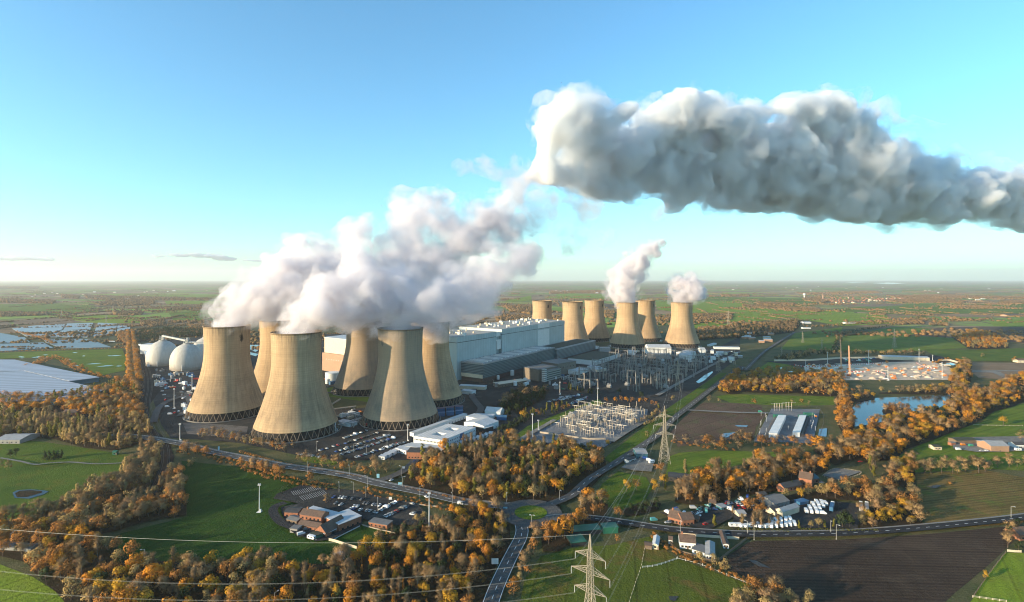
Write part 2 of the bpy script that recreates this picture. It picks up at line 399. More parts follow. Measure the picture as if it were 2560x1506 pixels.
S_CLOUD = steam_mat("steam_cloud", 0.085, 0.015, 0.44, 0.57, step=.08, col=BLUISH, det=6)
S_CCORE = steam_mat("steam_cloud_core", 0.055, 0.014, 0.34, 0.54, step=.10, col=BLUISH)
S_CEDGE = steam_mat("steam_cloud_edge", 0.030, 0.013, 0.50, 0.62, 0.3, step=.08, col=BLUISH)
def plume(name, label, balls, mat, voxel=5.0, seed=1, lumps=12, grp="steam rising from the cooling towers", edge=1.3, edge_mat=S_EDGE, core_mat=None):
    o = cloud_mesh(name, [sky_ball(*b) for b in balls], mat, voxel, lumps=lumps, seed=seed)
    tag(o, label, "steam", grp)
    if edge:
        w = cloud_mesh("wisps", [(x, y, z + 0.1*r, r*edge) for x, y, z, r in [sky_ball(*b) for b in balls]], edge_mat, voxel*1.6, lumps=8, seed=seed+50)
        w.parent = o
    if edge:
        core_mat = core_mat or (S_CORE if mat is S_DENSE else S_SCORE)
        w = cloud_mesh("core", [(x, y, z, r*.72) for x, y, z, r in [sky_ball(*b) for b in balls]], core_mat, voxel*1.2, lumps=8, seed=seed+90); w.parent = o
    return o
plume("steam_plume", "dense white steam pouring right from the leftmost cooling tower", [
    (530, 803, 20, 690), (590, 803, 22, 690), (559, 806, 30, 678), (560, 792, 34, 690), (585, 770, 48, 695), (620, 745, 58, 700), (665, 720, 66, 710), (712, 690, 66, 720), (742, 645, 56, 735), (738, 603, 34, 745), (690, 660, 34, 730), (640, 700, 30, 715), (770, 660, 60, 740)], S_DENSE, seed=2)
plume("steam_plume", "dense white steam billowing from the nearest cooling tower", [
    (690, 818, 22, 612), (772, 819, 24, 612), (730, 826, 32, 598), (732, 808, 40, 610), (760, 785, 54, 618), (800, 760, 66, 628), (845, 735, 72, 640), (880, 695, 66, 655), (885, 640, 50, 670), (915, 745, 60, 650), (850, 800, 34, 640), (960, 720, 66, 665)], S_DENSE, seed=3)
plume("steam_plume", "pale steam spreading right from the shaded tower behind the office block", [
    (952, 809, 24, 656), (1022, 809, 24, 656), (986, 812, 30, 646), (990, 795, 42, 656), (1025, 775, 56, 664), (1070, 755, 66, 675), (1120, 730, 66, 690), (1165, 700, 62, 705), (1215, 670, 58, 715), (1270, 645, 48, 725)], S_SOFT, seed=4)
plume("steam_plume", "steam drifting from the half hidden tower behind the nearest two", [
    (690, 780, 36, 788), (730, 760, 46, 795), (790, 720, 60, 805), (840, 650, 64, 820), (868, 580, 44, 830), (900, 545, 24, 835), (790, 610, 34, 820)], S_SOFT, seed=5)
plume("steam_plume", "steam boiling over the top of the dark tower behind the oil tank", [
    (895, 792, 40, 830), (940, 770, 52, 838), (1000, 730, 66, 848), (1040, 660, 78, 860), (1000, 600, 66, 870), (1100, 640, 74, 880), (1150, 590, 60, 885), (960, 660, 64, 860), (880, 805, 30, 800), (915, 815, 28, 798), (1050, 560, 58, 875), (1115, 545, 50, 880), (1190, 560, 54, 885), (1000, 545, 40, 870)], S_SOFT, seed=6)
plume("steam_plume", "thin steam trailing off the tower beside the boiler house", [(1045, 812, 26, 728), (1075, 822, 28, 728), 
    (1060, 800, 36, 758), (1090, 785, 42, 766), (1130, 770, 44, 776), (1170, 740, 52, 786), (1200, 700, 50, 795)], S_SOFT, seed=7)
plume("steam_puff", "round grey puff of steam floating above the front towers", [
    (1030, 505, 44, 900), (1070, 500, 36, 905), (990, 505, 30, 900), (1035, 480, 24, 900), (1010, 535, 26, 900)], S_SOFT, seed=8)
plume("steam_puff", "ragged lilac steam between the front plumes and the big cloud", [
    (1200, 540, 46, 900), (1260, 560, 48, 900), (1290, 625, 42, 890), (1230, 600, 48, 890), (1245, 500, 34, 905), (1180, 500, 22, 905)], S_SOFT, seed=9)
plume("steam_puff", "faint wisp of steam left of the big cloud", [(1140, 415, 26, 920), (1185, 412, 34, 920), (1225, 430, 24, 925), (1275, 405, 30, 930), (1300, 450, 34, 930), (1275, 480, 30, 930)], S_WISP, seed=10, edge=0)
plume("steam_puff", "faint torn wisps of steam hanging below the big cloud", [(1370, 560, 34, 930), (1430, 590, 36, 930), (1490, 590, 32, 930), (1340, 510, 36, 930), (1420, 530, 40, 930), (1640, 525, 30, 940), (1350, 600, 24, 930), (1310, 560, 36, 930), (1380, 480, 40, 930), (1330, 440, 38, 930), (1300, 500, 40, 920), (1270, 530, 36, 915), (1350, 540, 40, 925), (1400, 610, 28, 930), (1260, 470, 34, 925), (1450, 515, 34, 935)], S_WISP, seed=11, edge=0)
plume("steam_plume", "tall white plume leaning right from a far cooling tower", [
    (1540, 738, 24, 1365), (1538, 715, 34, 1368), (1540, 690, 36, 1372), (1548, 665, 34, 1376), (1572, 640, 32, 1382), (1600, 615, 24, 1388), (1625, 598, 15, 1392), (1520, 725, 20, 1368)], S_DENSE, 4.5, seed=12)
plume("steam_plume", "short round puff of white steam on the rightmost far tower", [
    (1680, 738, 24, 1372), (1685, 715, 34, 1376), (1695, 705, 34, 1380), (1665, 705, 22, 1376), (1715, 725, 22, 1380)], S_DENSE, 4.5, seed=13)
big = [(1400, 265, 44), (1385, 300, 52), (1440, 290, 50), (1362, 335, 38), (1420, 345, 60), (1485, 335, 50), (1545, 265, 24), (1522, 290, 28), (1690, 248, 36), (1640, 278, 42), (1660, 312, 58), (1608, 322, 48), (1730, 292, 48),
       (1790, 305, 42), (1850, 305, 42), (1930, 272, 32), (1985, 277, 40), (2060, 268, 40), (2108, 302, 40), (2020, 312, 56), (1470, 400, 76), (1560, 392, 74), (1650, 390, 80), (1750, 390, 84), (1840, 390, 84), (1930, 390, 84), (2020, 400, 84), (2110, 405, 74), (2185, 435, 66),
       (1400, 430, 46), (1480, 455, 40), (1600, 450, 46), (1700, 452, 50), (1800, 458, 58), (1900, 466, 64), (2000, 476, 64), (2090, 490, 60), (2180, 495, 62), (2270, 490, 62), (2350, 485, 58), (2430, 490, 54), (2500, 500, 50), (2290, 442, 40), (2360, 440, 34), (2440, 445, 32), (2490, 462, 36), (2345, 398, 14), (2325, 415, 20), (2150, 360, 30), (2170, 330, 18), (2260, 405, 30), (2450, 545, 20), (2500, 550, 18), (1560, 480, 28), (1350, 430, 34), (1340, 400, 30), (2600, 500, 64), (2600, 450, 40), (2180, 540, 24), (2100, 530, 26), (2230, 535, 24), (2300, 530, 26), (2400, 530, 22), (1660, 500, 26), (1760, 500, 26), (1520, 470, 30)]
plume("steam_cloud", "huge billowing steam cloud, white on top and blue grey below, drifting right", [(u, v, r, 930 + 0.45*(u-1380) + (r-60)*1.2 + (v-380)*0.45) for u, v, r in [(u, v, r*1.18) for u, v, r in big]], S_CLOUD, 8.0, seed=14, lumps=9, edge=1.32, edge_mat=S_CEDGE, core_mat=S_CCORE)
# thin flat clouds low over the horizon
S_FAR = steam_mat("far_cloud", 0.008, None, 0, 0, 0.2, (0.72, 0.78, 0.86))
for lab, bl in (("flat grey cloud low on the horizon at the left edge of the sky", [(20, 637, 34), (70, 636, 38), (110, 639, 24), (-30, 636, 40)]),
                ("long thin grey cloud low over the horizon left of the steam", [(400, 631, 22), (450, 629, 34), (510, 630, 40), (560, 637, 28), (640, 641, 30)])):
    o = cloud_mesh("low_cloud", [sky_ball(u, v, r, 24000) for u, v, r in bl], S_FAR, 90, lumps=5, seed=5, squash=0.16)
    tag(o, lab, "cloud", "low clouds on the horizon")
# ---------------------------------------------------------------- fields, yards, roads, water (sheets a little above one another)
G_DARK = grass("turf_dark_green", (0.020, 0.056, 0.006), (0.036, 0.086, 0.009), (0.051, 0.086, 0.011), 0.012, (0.4, 9.0, 0.15))
G_MID = grass("turf_mid_green", (0.085, 0.141, 0.015), (0.150, 0.207, 0.021), (0.192, 0.184, 0.031), 0.015, (1.1, 7.0, 0.15))
G_BRIGHT = grass("turf_bright_green", (0.165, 0.242, 0.019), (0.244, 0.303, 0.028), (0.197, 0.225, 0.033), 0.015, (0.6, 6.0, 0.18))
G_GOLF = grass("golf_turf", (0.048, 0.094, 0.009), (0.096, 0.145, 0.014), (0.128, 0.120, 0.015), 0.022)
G_PAST = grass("worn_pasture", (0.073, 0.097, 0.014), (0.114, 0.138, 0.018), (0.176, 0.097, 0.032), 0.016, (0.2, 5.0, 0.12))
G_STUB = grass("stubble_field", (0.146, 0.112, 0.035), (0.232, 0.151, 0.050), (0.122, 0.163, 0.027), 0.03, (1.35, 3.5, 0.36), 0.5)
G_PLOUGH = grass("ploughed_soil", (0.052, 0.035, 0.025), (0.081, 0.055, 0.039), (0.101, 0.072, 0.052), 0.012, (1.62, 3.0, 0.39), 0.4)
G_BARE = grass("bare_brown_soil", (0.100, 0.065, 0.048), (0.154, 0.100, 0.069), (0.109, 0.112, 0.051), 0.02, (0.9, 2.5, 0.21), 0.45)
G_TAN = grass("tan_soil", (0.200, 0.138, 0.088), (0.275, 0.194, 0.125), None, 0.01, (1.5, 6.0, 0.18))
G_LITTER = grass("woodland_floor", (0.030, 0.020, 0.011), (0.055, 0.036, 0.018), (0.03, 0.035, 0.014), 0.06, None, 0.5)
G_SCRUB = grass("rough_scrub", (0.073, 0.081, 0.033), (0.139, 0.122, 0.057), (0.065, 0.098, 0.029), 0.035, None, 0.5)
G_YARD = grass("works_asphalt", (0.030, 0.030, 0.031), (0.055, 0.053, 0.050), (0.085, 0.08, 0.072), 0.02, None, 0.4)
G_GRAVEL = grass("pale_gravel", (0.182, 0.175, 0.161), (0.280, 0.266, 0.245), (0.140, 0.133, 0.126), 0.03, None, 0.5)
G_BGRAV = grass("blue_grey_gravel", (0.156, 0.163, 0.176), (0.247, 0.254, 0.267), (0.130, 0.137, 0.143), 0.03, None, 0.4)
G_RAIL = grass("rail_ballast", (0.018, 0.015, 0.014), (0.035, 0.028, 0.025), (0.05, 0.042, 0.038), 0.02, (1.3, 2.2, 0.30), 0.5)
G_SITE = grass("construction_earth", (0.55, 0.42, 0.31), (0.72, 0.58, 0.45), (0.36, 0.27, 0.20), 0.03, None, 0.35)
G_TARM = grass("road_tarmac", (0.085, 0.083, 0.082), (0.115, 0.112, 0.108), None, 0.05, None, 0.25)
G_WETROAD = grass("dark_tarmac", (0.028, 0.029, 0.032), (0.042, 0.042, 0.045), None, 0.05, None, 0.25)
def water_mat():
    t = NT("lake_water"); p = t.pos()
    return t.done((0.010, 0.016, 0.020), 0.10, 0.13, t.noise(p, 0.35, 3, 0.6), 0.06, 0.2)
M_WATER = water_mat()
M_PUDDLE = NT("puddle_water").done((0.05, 0.055, 0.06), 0.06, 0.4)
M_LINE = plain("white_line_paint", (0.72, 0.72, 0.70), 0.7, 0.12, 0.8)
LAYER = [0]
def sheet(name, poly, mat, z):
    LAYER[0] += 1; z += 0.006 * LAYER[0]            # every sheet a little above the one laid before it
    m = MB(); p = [(a[0], a[1]) for a in (pts(poly) if isinstance(poly, str) else poly)]; n = len(p)
    if sum(p[i][0]*p[(i+1) % n][1] - p[(i+1) % n][0]*p[i][1] for i in range(n)) < 0: p.reverse()
    m.face([(a, b, z) for a, b in p]); o = m.build(name, mat); tag(o, kind='structure'); return o
def smooth_line(ps, n=8):
    """Catmull-Rom through ground points"""
    ps = [Vector(p) for p in ps]; out = []
    for i in range(len(ps) - 1):
        p0 = ps[max(i-1, 0)]; p1 = ps[i]; p2 = ps[i+1]; p3 = ps[min(i+2, len(ps)-1)]
        for k in range(n):
            t = k / n
            out.append(0.5*((2*p1) + (p2-p0)*t + (2*p0-5*p1+4*p2-p3)*t*t + (3*p1-p0-3*p2+p3)*t*t*t))
    out.append(ps[-1]); return out
def strip(m, line, w, z, off=0.0, mi=0):
    L = []; R = []
    for i, p in enumerate(line):
        d = (line[min(i+1, len(line)-1)] - line[max(i-1, 0)]); d.z = 0; d.normalize(); nrm = Vector((-d.y, d.x, 0))
        c = Vector((p.x, p.y, 0)) + nrm*off; L.append(c + nrm*w/2); R.append(c - nrm*w/2)
    for i in range(len(line)-1):
        m.face([(R[i].x, R[i].y, z), (R[i+1].x, R[i+1].y, z), (L[i+1].x, L[i+1].y, z), (L[i].x, L[i].y, z)], mi)
def walk(line, step, start=0.0):
    """points and directions every step metres along a line"""
    out = []; acc = start
    for a, b in zip(line[:-1], line[1:]):
        d = b - a; d.z = 0; L = d.length
        if L < 1e-6: continue
        while acc <= L: out.append((a + d*(acc/L), d/L)); acc += step
        acc -= L
    return out
def road(name, poly, w, mat, z=0.30, dash=None, edge=False, pave=None, n=8):
    LAYER[0] += 1; z += 0.80 + 0.006 * LAYER[0]
    line = smooth_line(pts(poly) if isinstance(poly, str) else poly, n); m = MB(); strip(m, line, w, z)
    mats = [mat, M_LINE, M_CONC2]
    if edge:
        for s in (-1, 1): strip(m, line, 0.28, z + 0.03, s*(w/2 - 0.35), 1)
    if dash:
        for p, d in walk(line, dash[0] + dash[1]): strip(m, [p, p + d*dash[0]], 0.3, z + 0.03, 0, 1)
    if pave:
        for s in pave:
            ln = line; off = s*(w/2 + 0.9); strip(m, ln, 1.6, z + 0.12, off, 2)
    o = m.build(name, mats); tag(o, kind='structure'); return line
# near ground
sheet("rough_ground", "S -900,1100 -400,860 0,835 400,815 900,800 1500,820 2000,800 2560,860 3100,900 3400,1500 2900,1800 1280,2100 -300,1800", G_SCRUB, 0.06)
sheet("sports_field", "E 1385,405 1900,460 F 325,430 F 520,505 700,560 1000,850 1060,1000 1000,1060 800,1175 0,1180 E 1000,1185 870,1090 920,960 1430,830 1400,560", G_DARK, 0.12)
sheet("bowling_green", "F 735,985 990,865 1290,930 1110,1070 960,1050", G_DARK, 0.22)
sheet("golf_course", "E -700,330 0,235 330,260 660,310 1050,370 1130,300 1100,420 900,560 730,640 560,720 350,800 0,860 -900,800", G_GOLF, 0.12)
sheet("grass_field", "E -900,1120 0,1195 250,1290 420,1400 560,1560 -500,1700", G_BRIGHT, 0.12)
sheet("pasture_field", "G 130,1640 200,1300 330,1110 600,1040 900,1020 1240,945 1380,1090 1440,1130 1750,1240 2080,1360 2000,1640", G_PAST, 0.12)
sheet("ploughed_field", "G 1750,1170 2010,1000 H 100,985 800,975 1500,930 2270,855 2180,1000 1990,1180 1700,1420 1400,1700 300,1660 150,1330 G 2240,1400", G_PLOUGH, 0.13)
sheet("grass_field", "H 2130,1080 2500,1090 2700,1700 1700,1650 1850,1470 1990,1250", G_BRIGHT, 0.14)
sheet("stubble_field", "H 1390,440 1950,408 2275,470 2700,560 2600,810 1900,870 1480,900 1440,700", G_STUB, 0.13)
sheet("paddock", "H 1250,300 1650,90 1760,40 2300,0 2800,60 2700,440 1990,400 1390,430", G_MID, 0.12)
sheet("paddock", "D 2100,1200 2300,1212 2470,1200 2700,1190 2700,1010 2470,1015 2250,1060", G_MID, 0.17)
sheet("bare_plot", "C 1930,1170 2110,990 2192,948 D 350,1020 440,1035 480,1110 400,1200 380,1300 200,1300 C 1990,1290", G_BARE, 0.13)
sheet("grass_strip", "G 1340,480 1380,300 1450,270 1700,250 2275,265 H 420,270 430,330 G 2050,350 1600,430", G_MID, 0.14)
sheet("grass_strip", "D 90,965 200,945 1000,965 1010,1030 600,1035 200,1010", G_MID, 0.14)
sheet("grass_strip", "G 760,640 830,520 960,420 1190,470 1240,560 1180,650 1000,730 860,710", G_GOLF, 0.14)
sheet("grass_strip", "C 690,1240 830,1130 1160,1000 1380,920 1420,960 1240,985 1030,1105 770,1255", G_MID, 0.16)
sheet("grass_strip", "C 1480,1420 1420,1380 1900,1000 2320,720 2370,720 1960,1040 1560,1400", G_GOLF, 0.14)
sheet("grass_strip", "F 480,305 620,300 800,345 760,370 520,345", G_MID, 0.2)
sheet("grass_bank", "D 420,750 520,680 600,690 780,780 640,800 430,790", G_MID, 0.16)
# power station ground
sheet("works_yard", "A 1240,840 1400,740 1700,700 C 0,400 1100,470 1500,540 2300,520 2470,440 2470,600 2300,720 2000,940 1740,1110 1420,1300 C 760,1260 F 2050,130 1680,260 1350,330 1040,330 700,340 470,290 0,190 E 1480,240 1300,230 1230,130", G_YARD, 0.10)
sheet("coal_line", "A 1215,830 1320,820 1420,1060 1440,1180 1350,1300 1330,1476 E 1290,260 1330,380 1290,520 1200,640 1130,640 1200,480 1210,300 1110,120 A 1280,1300 1250,1100", G_RAIL, 0.17)
sheet("rail_sidings", "B 20,1180 170,1180 560,1210 540,1320 420,1300 300,1290 60,1270", grass("worn_grey_yard", (0.15, 0.14, 0.135), (0.21, 0.195, 0.18), (0.06, 0.055, 0.052), 0.02, (0.9, 3.2, 0.6), 0.4), 0.17)
sheet("station_lawn", "B 1220,930 1530,985 1560,1050 1240,1075", G_SCRUB, 0.18)
sheet("station_lawn", "B 1180,900 1260,880 1580,975 1560,1010 1200,960", G_MID, 0.20)
sheet("gravel_compound", "C 760,1245 860,1190 1040,1100 1260,975 1760,1000 1745,1090 1480,1255 1420,1295 1100,1270", G_BGRAV, 0.20)
sheet("gravel_compound", "C 1130,850 1230,760 1330,690 1520,600 2160,575 2310,640 2080,760 1850,895 1400,880", G_YARD, 0.20)
sheet("battery_compound", "D 385,1312 520,1058 895,1062 842,1325", G_BGRAV, 0.20)
sheet("construction_site", "D 780,775 770,735 1060,715 1380,700 1750,690 1900,740 1960,800 1880,835 1090,838", G_SITE, 0.22)
sheet("site_yard", "D 460,690 1050,665 1375,650 1755,640 1990,690 2010,720 1780,700 1370,705 1050,720 760,740 700,725", G_YARD, 0.20)
sheet("gravel_track", "D 2070,760 2470,760 2470,770 2280,770 2330,800 2380,830 2350,835 2230,780 2070,775", G_GRAVEL, 0.2)
sheet("spoil_ground", "D 2070,700 2470,705 2560,740 2560,780 2300,830 2120,820 2060,770", G_TAN, 0.16)
sheet("lake", "D 1140,1060 1180,1010 1330,975 1600,965 1905,948 1895,1010 1800,1060 1640,1090 1480,1112 1380,1165 1160,1198", M_WATER, 0.24)
sheet("pond", "E 95,650 130,632 230,625 330,632 372,640 330,665 220,697 110,690", M_WATER, 0.2)
sheet("pond_island", "E 115,655 150,637 240,632 320,640 320,650 210,682 130,684", G_LITTER, 0.3)
for i, (p, z) in enumerate((("D 880,1270 890,1215 950,1210 945,1275", .2), ("D 130,1270 150,1250 245,1240 220,1260 170,1285", .2), ("D 235,1185 340,1188 330,1200 260,1197", .2),
        ("D 550,775 600,768 698,768 695,785 600,780", .25), ("D 570,745 600,740 625,745 600,750", .25), ("C 2130,790 2200,735 2255,708 2262,715 2205,770 2185,785 2150,800", .3),
        ("G 2030,1150 2070,1145 2190,1205 2100,1195", .2), ("H 35,1145 60,1140 220,1212 120,1195", .2), ("H 1480,550 1560,530 1610,540 1560,560", .2), ("G 1370,1440 1450,1440 1420,1480 1380,1470", .2),
        ("A 2230,760 2340,770 2335,810 2300,830 2235,800", .25), ("A 2230,830 2330,850 2300,870 2235,850", .25), ("D 1850,705 1900,700 1960,715 1920,725", .25))):
    sheet("puddle", p, M_PUDDLE, z)
# flooded crop rows
rr = random.Random(4)
for k in range(38):
    v = rr.uniform(835, 975); u0 = rr.uniform(520, 1010) + (v-835)*0.5; L = rr.uniform(25, 150)
    if u0 > 1105: continue
    L = min(L, 1115-u0); t = rr.uniform(2, 5); sl = -0.07
    sheet("puddle", [at('A', a, b) for a, b in ((u0, v), (u0 + L*.4, v - t + L*.4*sl), (u0+L, v + L*sl), (u0 + L*.55, v + t + L*.5*sl))], M_PUDDLE, 0.24)
for k in range(7):
    v = 848 + rr.uniform(0, 40); u0 = rr.uniform(150, 400)
    sheet("puddle", [at('A', a, b) for a, b in ((u0, v), (u0+25, v-3), (u0+55, v-2), (u0+30, v+3))], M_PUDDLE, 0.24)
# left country
sheet("flooded_meadow", "A -600,840 0,840 500,822 1100,805 1140,900 1120,1000 900,1045 700,950 440,880 0,893 -600,890", G_MID, 0.14)
# middle distance fields (right)
for nm, p, m in (("grass_field", "D 590,600 700,475 1070,428 1050,490 1000,605 800,610", G_MID), ("grass_field", "D 1030,612 1075,495 1480,425 1830,445 2010,512 2030,590 1650,612", G_MID),
        ("bare_field", "D 1590,492 1800,432 2130,425 2470,430 2800,440 2800,560 2470,552 1900,512", G_BARE), ("grass_field", "D 0,235 300,240 900,292 1200,320 1400,330 1480,400 1070,420 650,350 0,440", G_BRIGHT),
        ("grass_field", "D 920,295 1150,275 1500,250 2470,250 2900,260 2900,330 2200,320 1500,330", G_MID), ("tan_field", "D 1160,252 1300,245 1500,246 1550,258 1300,272", G_TAN),
        ("grass_field", "D 0,190 300,200 760,205 900,245 800,270 300,238 0,228", G_MID), ("grass_field", "D 2200,390 2800,320 2800,430 2240,422", G_BRIGHT),
        ("grass_field", "D 1700,600 2100,605 2470,590 2900,600 2900,700 2000,690 1760,640", G_GOLF),
        ("grass_field", "A 640,505 900,490 1330,525 1300,570 900,575 660,540", G_BRIGHT), ("tan_field", "A 110,540 500,527 750,560 500,585 130,582", G_TAN),
        ("grass_field", "A 1520,480 1940,445 1930,550 1560,545", G_MID), ("grass_field", "A 1480,370 1990,368 1980,398 1500,400", G_BRIGHT), ("grass_field", "A 820,312 1100,305 1950,318 1940,340 1200,342 830,325", G_BRIGHT),
        ("grass_field", "A 0,400 400,395 850,410 900,470 300,500 0,490", G_MID), ("grass_field", "A 80,300 380,300 360,312 100,312", G_BRIGHT),
        ("grass_field", "C 660,160 860,120 860,160 700,170", G_BRIGHT), ("grass_field", "C 1050,110 1430,110 1430,150 1060,150", G_BRIGHT), ("grass_field", "C 1820,170 2470,165 2470,260 2100,260 1830,230", G_BRIGHT),
        ("grass_field", "C 1830,330 2470,290 2470,360 2120,375", G_BRIGHT), ("tan_field", "C 1740,95 1870,92 1860,110 1740,112", G_TAN), ("tan_field", "C 1420,190 1500,185 1510,215 1430,215", G_BARE),
        ("tan_field", "A 0,555 60,555 105,580 60,610 0,620", G_TAN)):
    sheet(nm, p, m, 0.14)
sheet("estuary_water", "D 1300,88 1420,82 1560,88 1440,96", M_PUDDLE, 0.4)
sheet("estuary_water", "D 1080,80 1200,77 1260,80 1150,84", M_PUDDLE, 0.4)
# woodland floors under the tree belts are laid with the trees
# roads
R_MAIN = road("main_road", "E 850,215 1000,228 1180,250 1420,295 1600,345 1900,405 F 325,385 600,425 900,475 1100,530 1500,612 1800,680 2060,712 2200,722", 9.5, G_TARM, 0.34, (5, 8), True, (1,))
R_JUNC = road("station_drive", "F 1130,510 1220,480 1290,450 1340,420 1400,370 1425,335", 8.0, G_TARM, 0.40)
m = MB()
ctr = at('G', 250, 775)
def ring_pts(c, r, n=40, e=1.0): return [(c.x + r*math.cos(2*math.pi*i/n), c.y + r*e*math.sin(2*math.pi*i/n)) for i in range(n)]
sheet("roundabout_road", ring_pts(ctr, 23), G_TARM, 1.30)
sheet("roundabout_island", ring_pts(ctr, 12), G_MID, 1.45)
R_SOUTH = road("south_road", "F 2250,800 2290,900 2280,980 2230,1080 2170,1200 2080,1400 2010,1600", 9.0, G_TARM, 0.40, (4, 5), True)
R_NE = road("railway_road", "G 390,710 520,660 600,615 700,520 800,450 930,370 1110,250 1300,120 C 1960,1080 2200,890 2470,680 D 320,760 480,610 700,470", 8.0, G_TARM, 0.38, (5, 8), False)
R_LOW = road("village_road", "G 330,830 560,810 800,828 1000,855 1250,895 1500,925 H 0,952 400,952 800,945 1200,920 1600,885 2000,845 2275,812 2600,770", 7.0, G_WETROAD, 0.42, (3, 5), False, (1,))
road("service_road", "C 400,1060 450,1040 470,1000 440,960 400,900 420,850", 9, G_TARM, 0.26)
road("service_road", "C 560,960 640,1000 720,1050 735,1110 690,1170", 8, G_WETROAD, 0.27)
road("service_road", "A 1380,1476 1440,1330 1600,1250 1900,1180 2000,1150", 8, G_TARM, 0.26)
road("service_road", "B 0,1130 80,1040 200,900 C -300,900", 8, G_TARM, 0.25)
road("perimeter_track", "C 1830,900 2060,770 2300,640 2470,560", 7, G_GRAVEL, 0.28)
road("perimeter_track", "C 760,1250 900,1170 1040,1090", 6, G_GRAVEL, 0.28)
road("perimeter_track", "C 1480,1260 1600,1180 1760,1085", 6, G_GRAVEL, 0.29)
road("farm_track", "D -150,1075 0,1083 250,1095 500,1100", 6, G_GRAVEL, 0.26)
road("golf_path", "E 0,395 150,420 270,445 400,432 550,428 700,440 850,438 1000,428", 2.4, G_GRAVEL, 0.2)
road("club_lane", "F 370,690 290,720 270,770 330,850 420,890 520,960", 6.5, G_WETROAD, 0.22)
sheet("club_car_park", "F 300,610 520,530 680,560 1000,590 1200,650 1420,680 1480,730 1540,860 1300,870 1050,830 700,730 480,690 380,670 270,650", G_YARD, 0.26)
sheet("club_yard", "F 330,720 480,690 760,730 1000,820 990,860 760,980 620,1000 500,960 370,870", G_YARD, 0.28)
sheet("staff_car_park", "F 620,255 830,150 900,100 1040,75 1400,130 1390,190 1040,325 800,320 640,290", G_YARD, 0.28)
sheet("caravan_yard", "G 985,395 1060,340 1180,310 1260,330 1230,430 1090,420", G_GRAVEL, 0.22)
sheet("caravan_yard", "G 1880,890 1900,800 2275,700 H 440,640 980,700 920,900 370,925 0,915", G_YARD, 0.22)
sheet("riding_arena", "H 640,460 740,400 955,430 770,495", G_GRAVEL, 0.22)
sheet("farm_yard", "H 1690,150 2275,140 2275,260 1900,270 1700,240", G_GRAVEL, 0.2)
sheet("scrap_yard", "G 1290,760 1500,770 1750,700 2120,640 2200,700 1900,800 1700,900 1560,880", G_YARD, 0.2)
# car park bay lines
m = MB()
for a, b, n in ((('F', 430, 610), ('F', 640, 560), 14), (('F', 500, 650), ('F', 690, 600), 12)):
    A = at(*a); B = at(*b); d = (B - A)/n; nv = Vector((-d.y, d.x, 0)).normalized()
    for i in range(n+1): strip(m, [A + d*i - nv*4.8, A + d*i + nv*4.8], 0.16, 1.2)
tag(m.build("bay_markings", M_LINE), kind='structure')
# railway tracks on the black strip
M_RAIL = plain("rusty_rail", (0.10, 0.07, 0.055), 0.5, metal=0.5)
RL = smooth_line(pts("A 1270,840 1330,1000 1350,1150 1330,1300 E 1170,110 1240,250 1265,380 1240,500 1170,640 1000,790 700,960 E 300,1010 0,1075"), 6)
m = MB()
for off in (-7.5, -2.5, 2.5):
    for s in (-0.72, 0.72): strip(m, RL, 0.22, 1.3, off + s)
tag(m.build("railway_track", M_RAIL), kind='structure')
# ---------------------------------------------------------------- trees
def leaf_mat(name, cols, trans=0.32, rough=0.75):
    """cols: range of leaf colours inside one kind; each tree draws its own from the range"""
    t = NT(name); p = t.pos()
    oi = t.n("ObjectInfo").outputs['Random']
    base = t.ramp(oi, [(i / max(len(cols)-1, 1), c) for i, c in enumerate(cols)])
    patch = t.ramp(t.noise(p, 0.10, 3, 0.6), [(0.25, cols[0]), (0.5, cols[len(cols)//2]), (0.75, cols[-1])])
    base = t.mix(0.45, base, patch)
    fine = t.noise(p, 0.9, 4, 0.8)
    col = t.mix(0.7, base, t.ramp(fine, [(0.25, (0.62, 0.62, 0.62)), (0.75, (1.3, 1.3, 1.3))]), 'MULTIPLY')
    m = t.done(col, rough, 0.12)
    at_ = t.n("Attribute"); at_.attribute_name = "soft"                        # rounded crown normals kept with the leaves
    vt = t.n("VectorTransform"); vt.vector_type = 'NORMAL'; vt.convert_from = 'OBJECT'; vt.convert_to = 'WORLD'; t.l(at_.outputs['Vector'], vt.inputs[0])
    gm = t.n("NewGeometry"); mxn = t.n("Mix"); mxn.data_type = 'VECTOR'; mxn.inputs[0].default_value = 0.82; t.l(gm.outputs['Normal'], mxn.inputs[4]); t.l(vt.outputs[0], mxn.inputs[5])
    nn = t.n("VectorMath", operation='NORMALIZE'); t.l(mxn.outputs[1], nn.inputs[0]); t.l(nn.outputs[0], t.b.inputs['Normal'])
    tr = t.n("BsdfTranslucent"); t.l(col, tr.inputs['Color'])
    mx = t.n("MixShader"); mx.inputs[0].default_value = trans
    t.l(t.b.outputs[0], mx.inputs[1]); t.l(tr.outputs[0], mx.inputs[2])
    t.l(mx.outputs[0], t.t.nodes["Material Output"].inputs['Surface'])
    return m
BARK = plain("bark", (0.075, 0.055, 0.042), 0.9, 0.3, 0.8); BIRCH = plain("pale_bark", (0.26, 0.215, 0.18), 0.85, 0.3, 0.8)
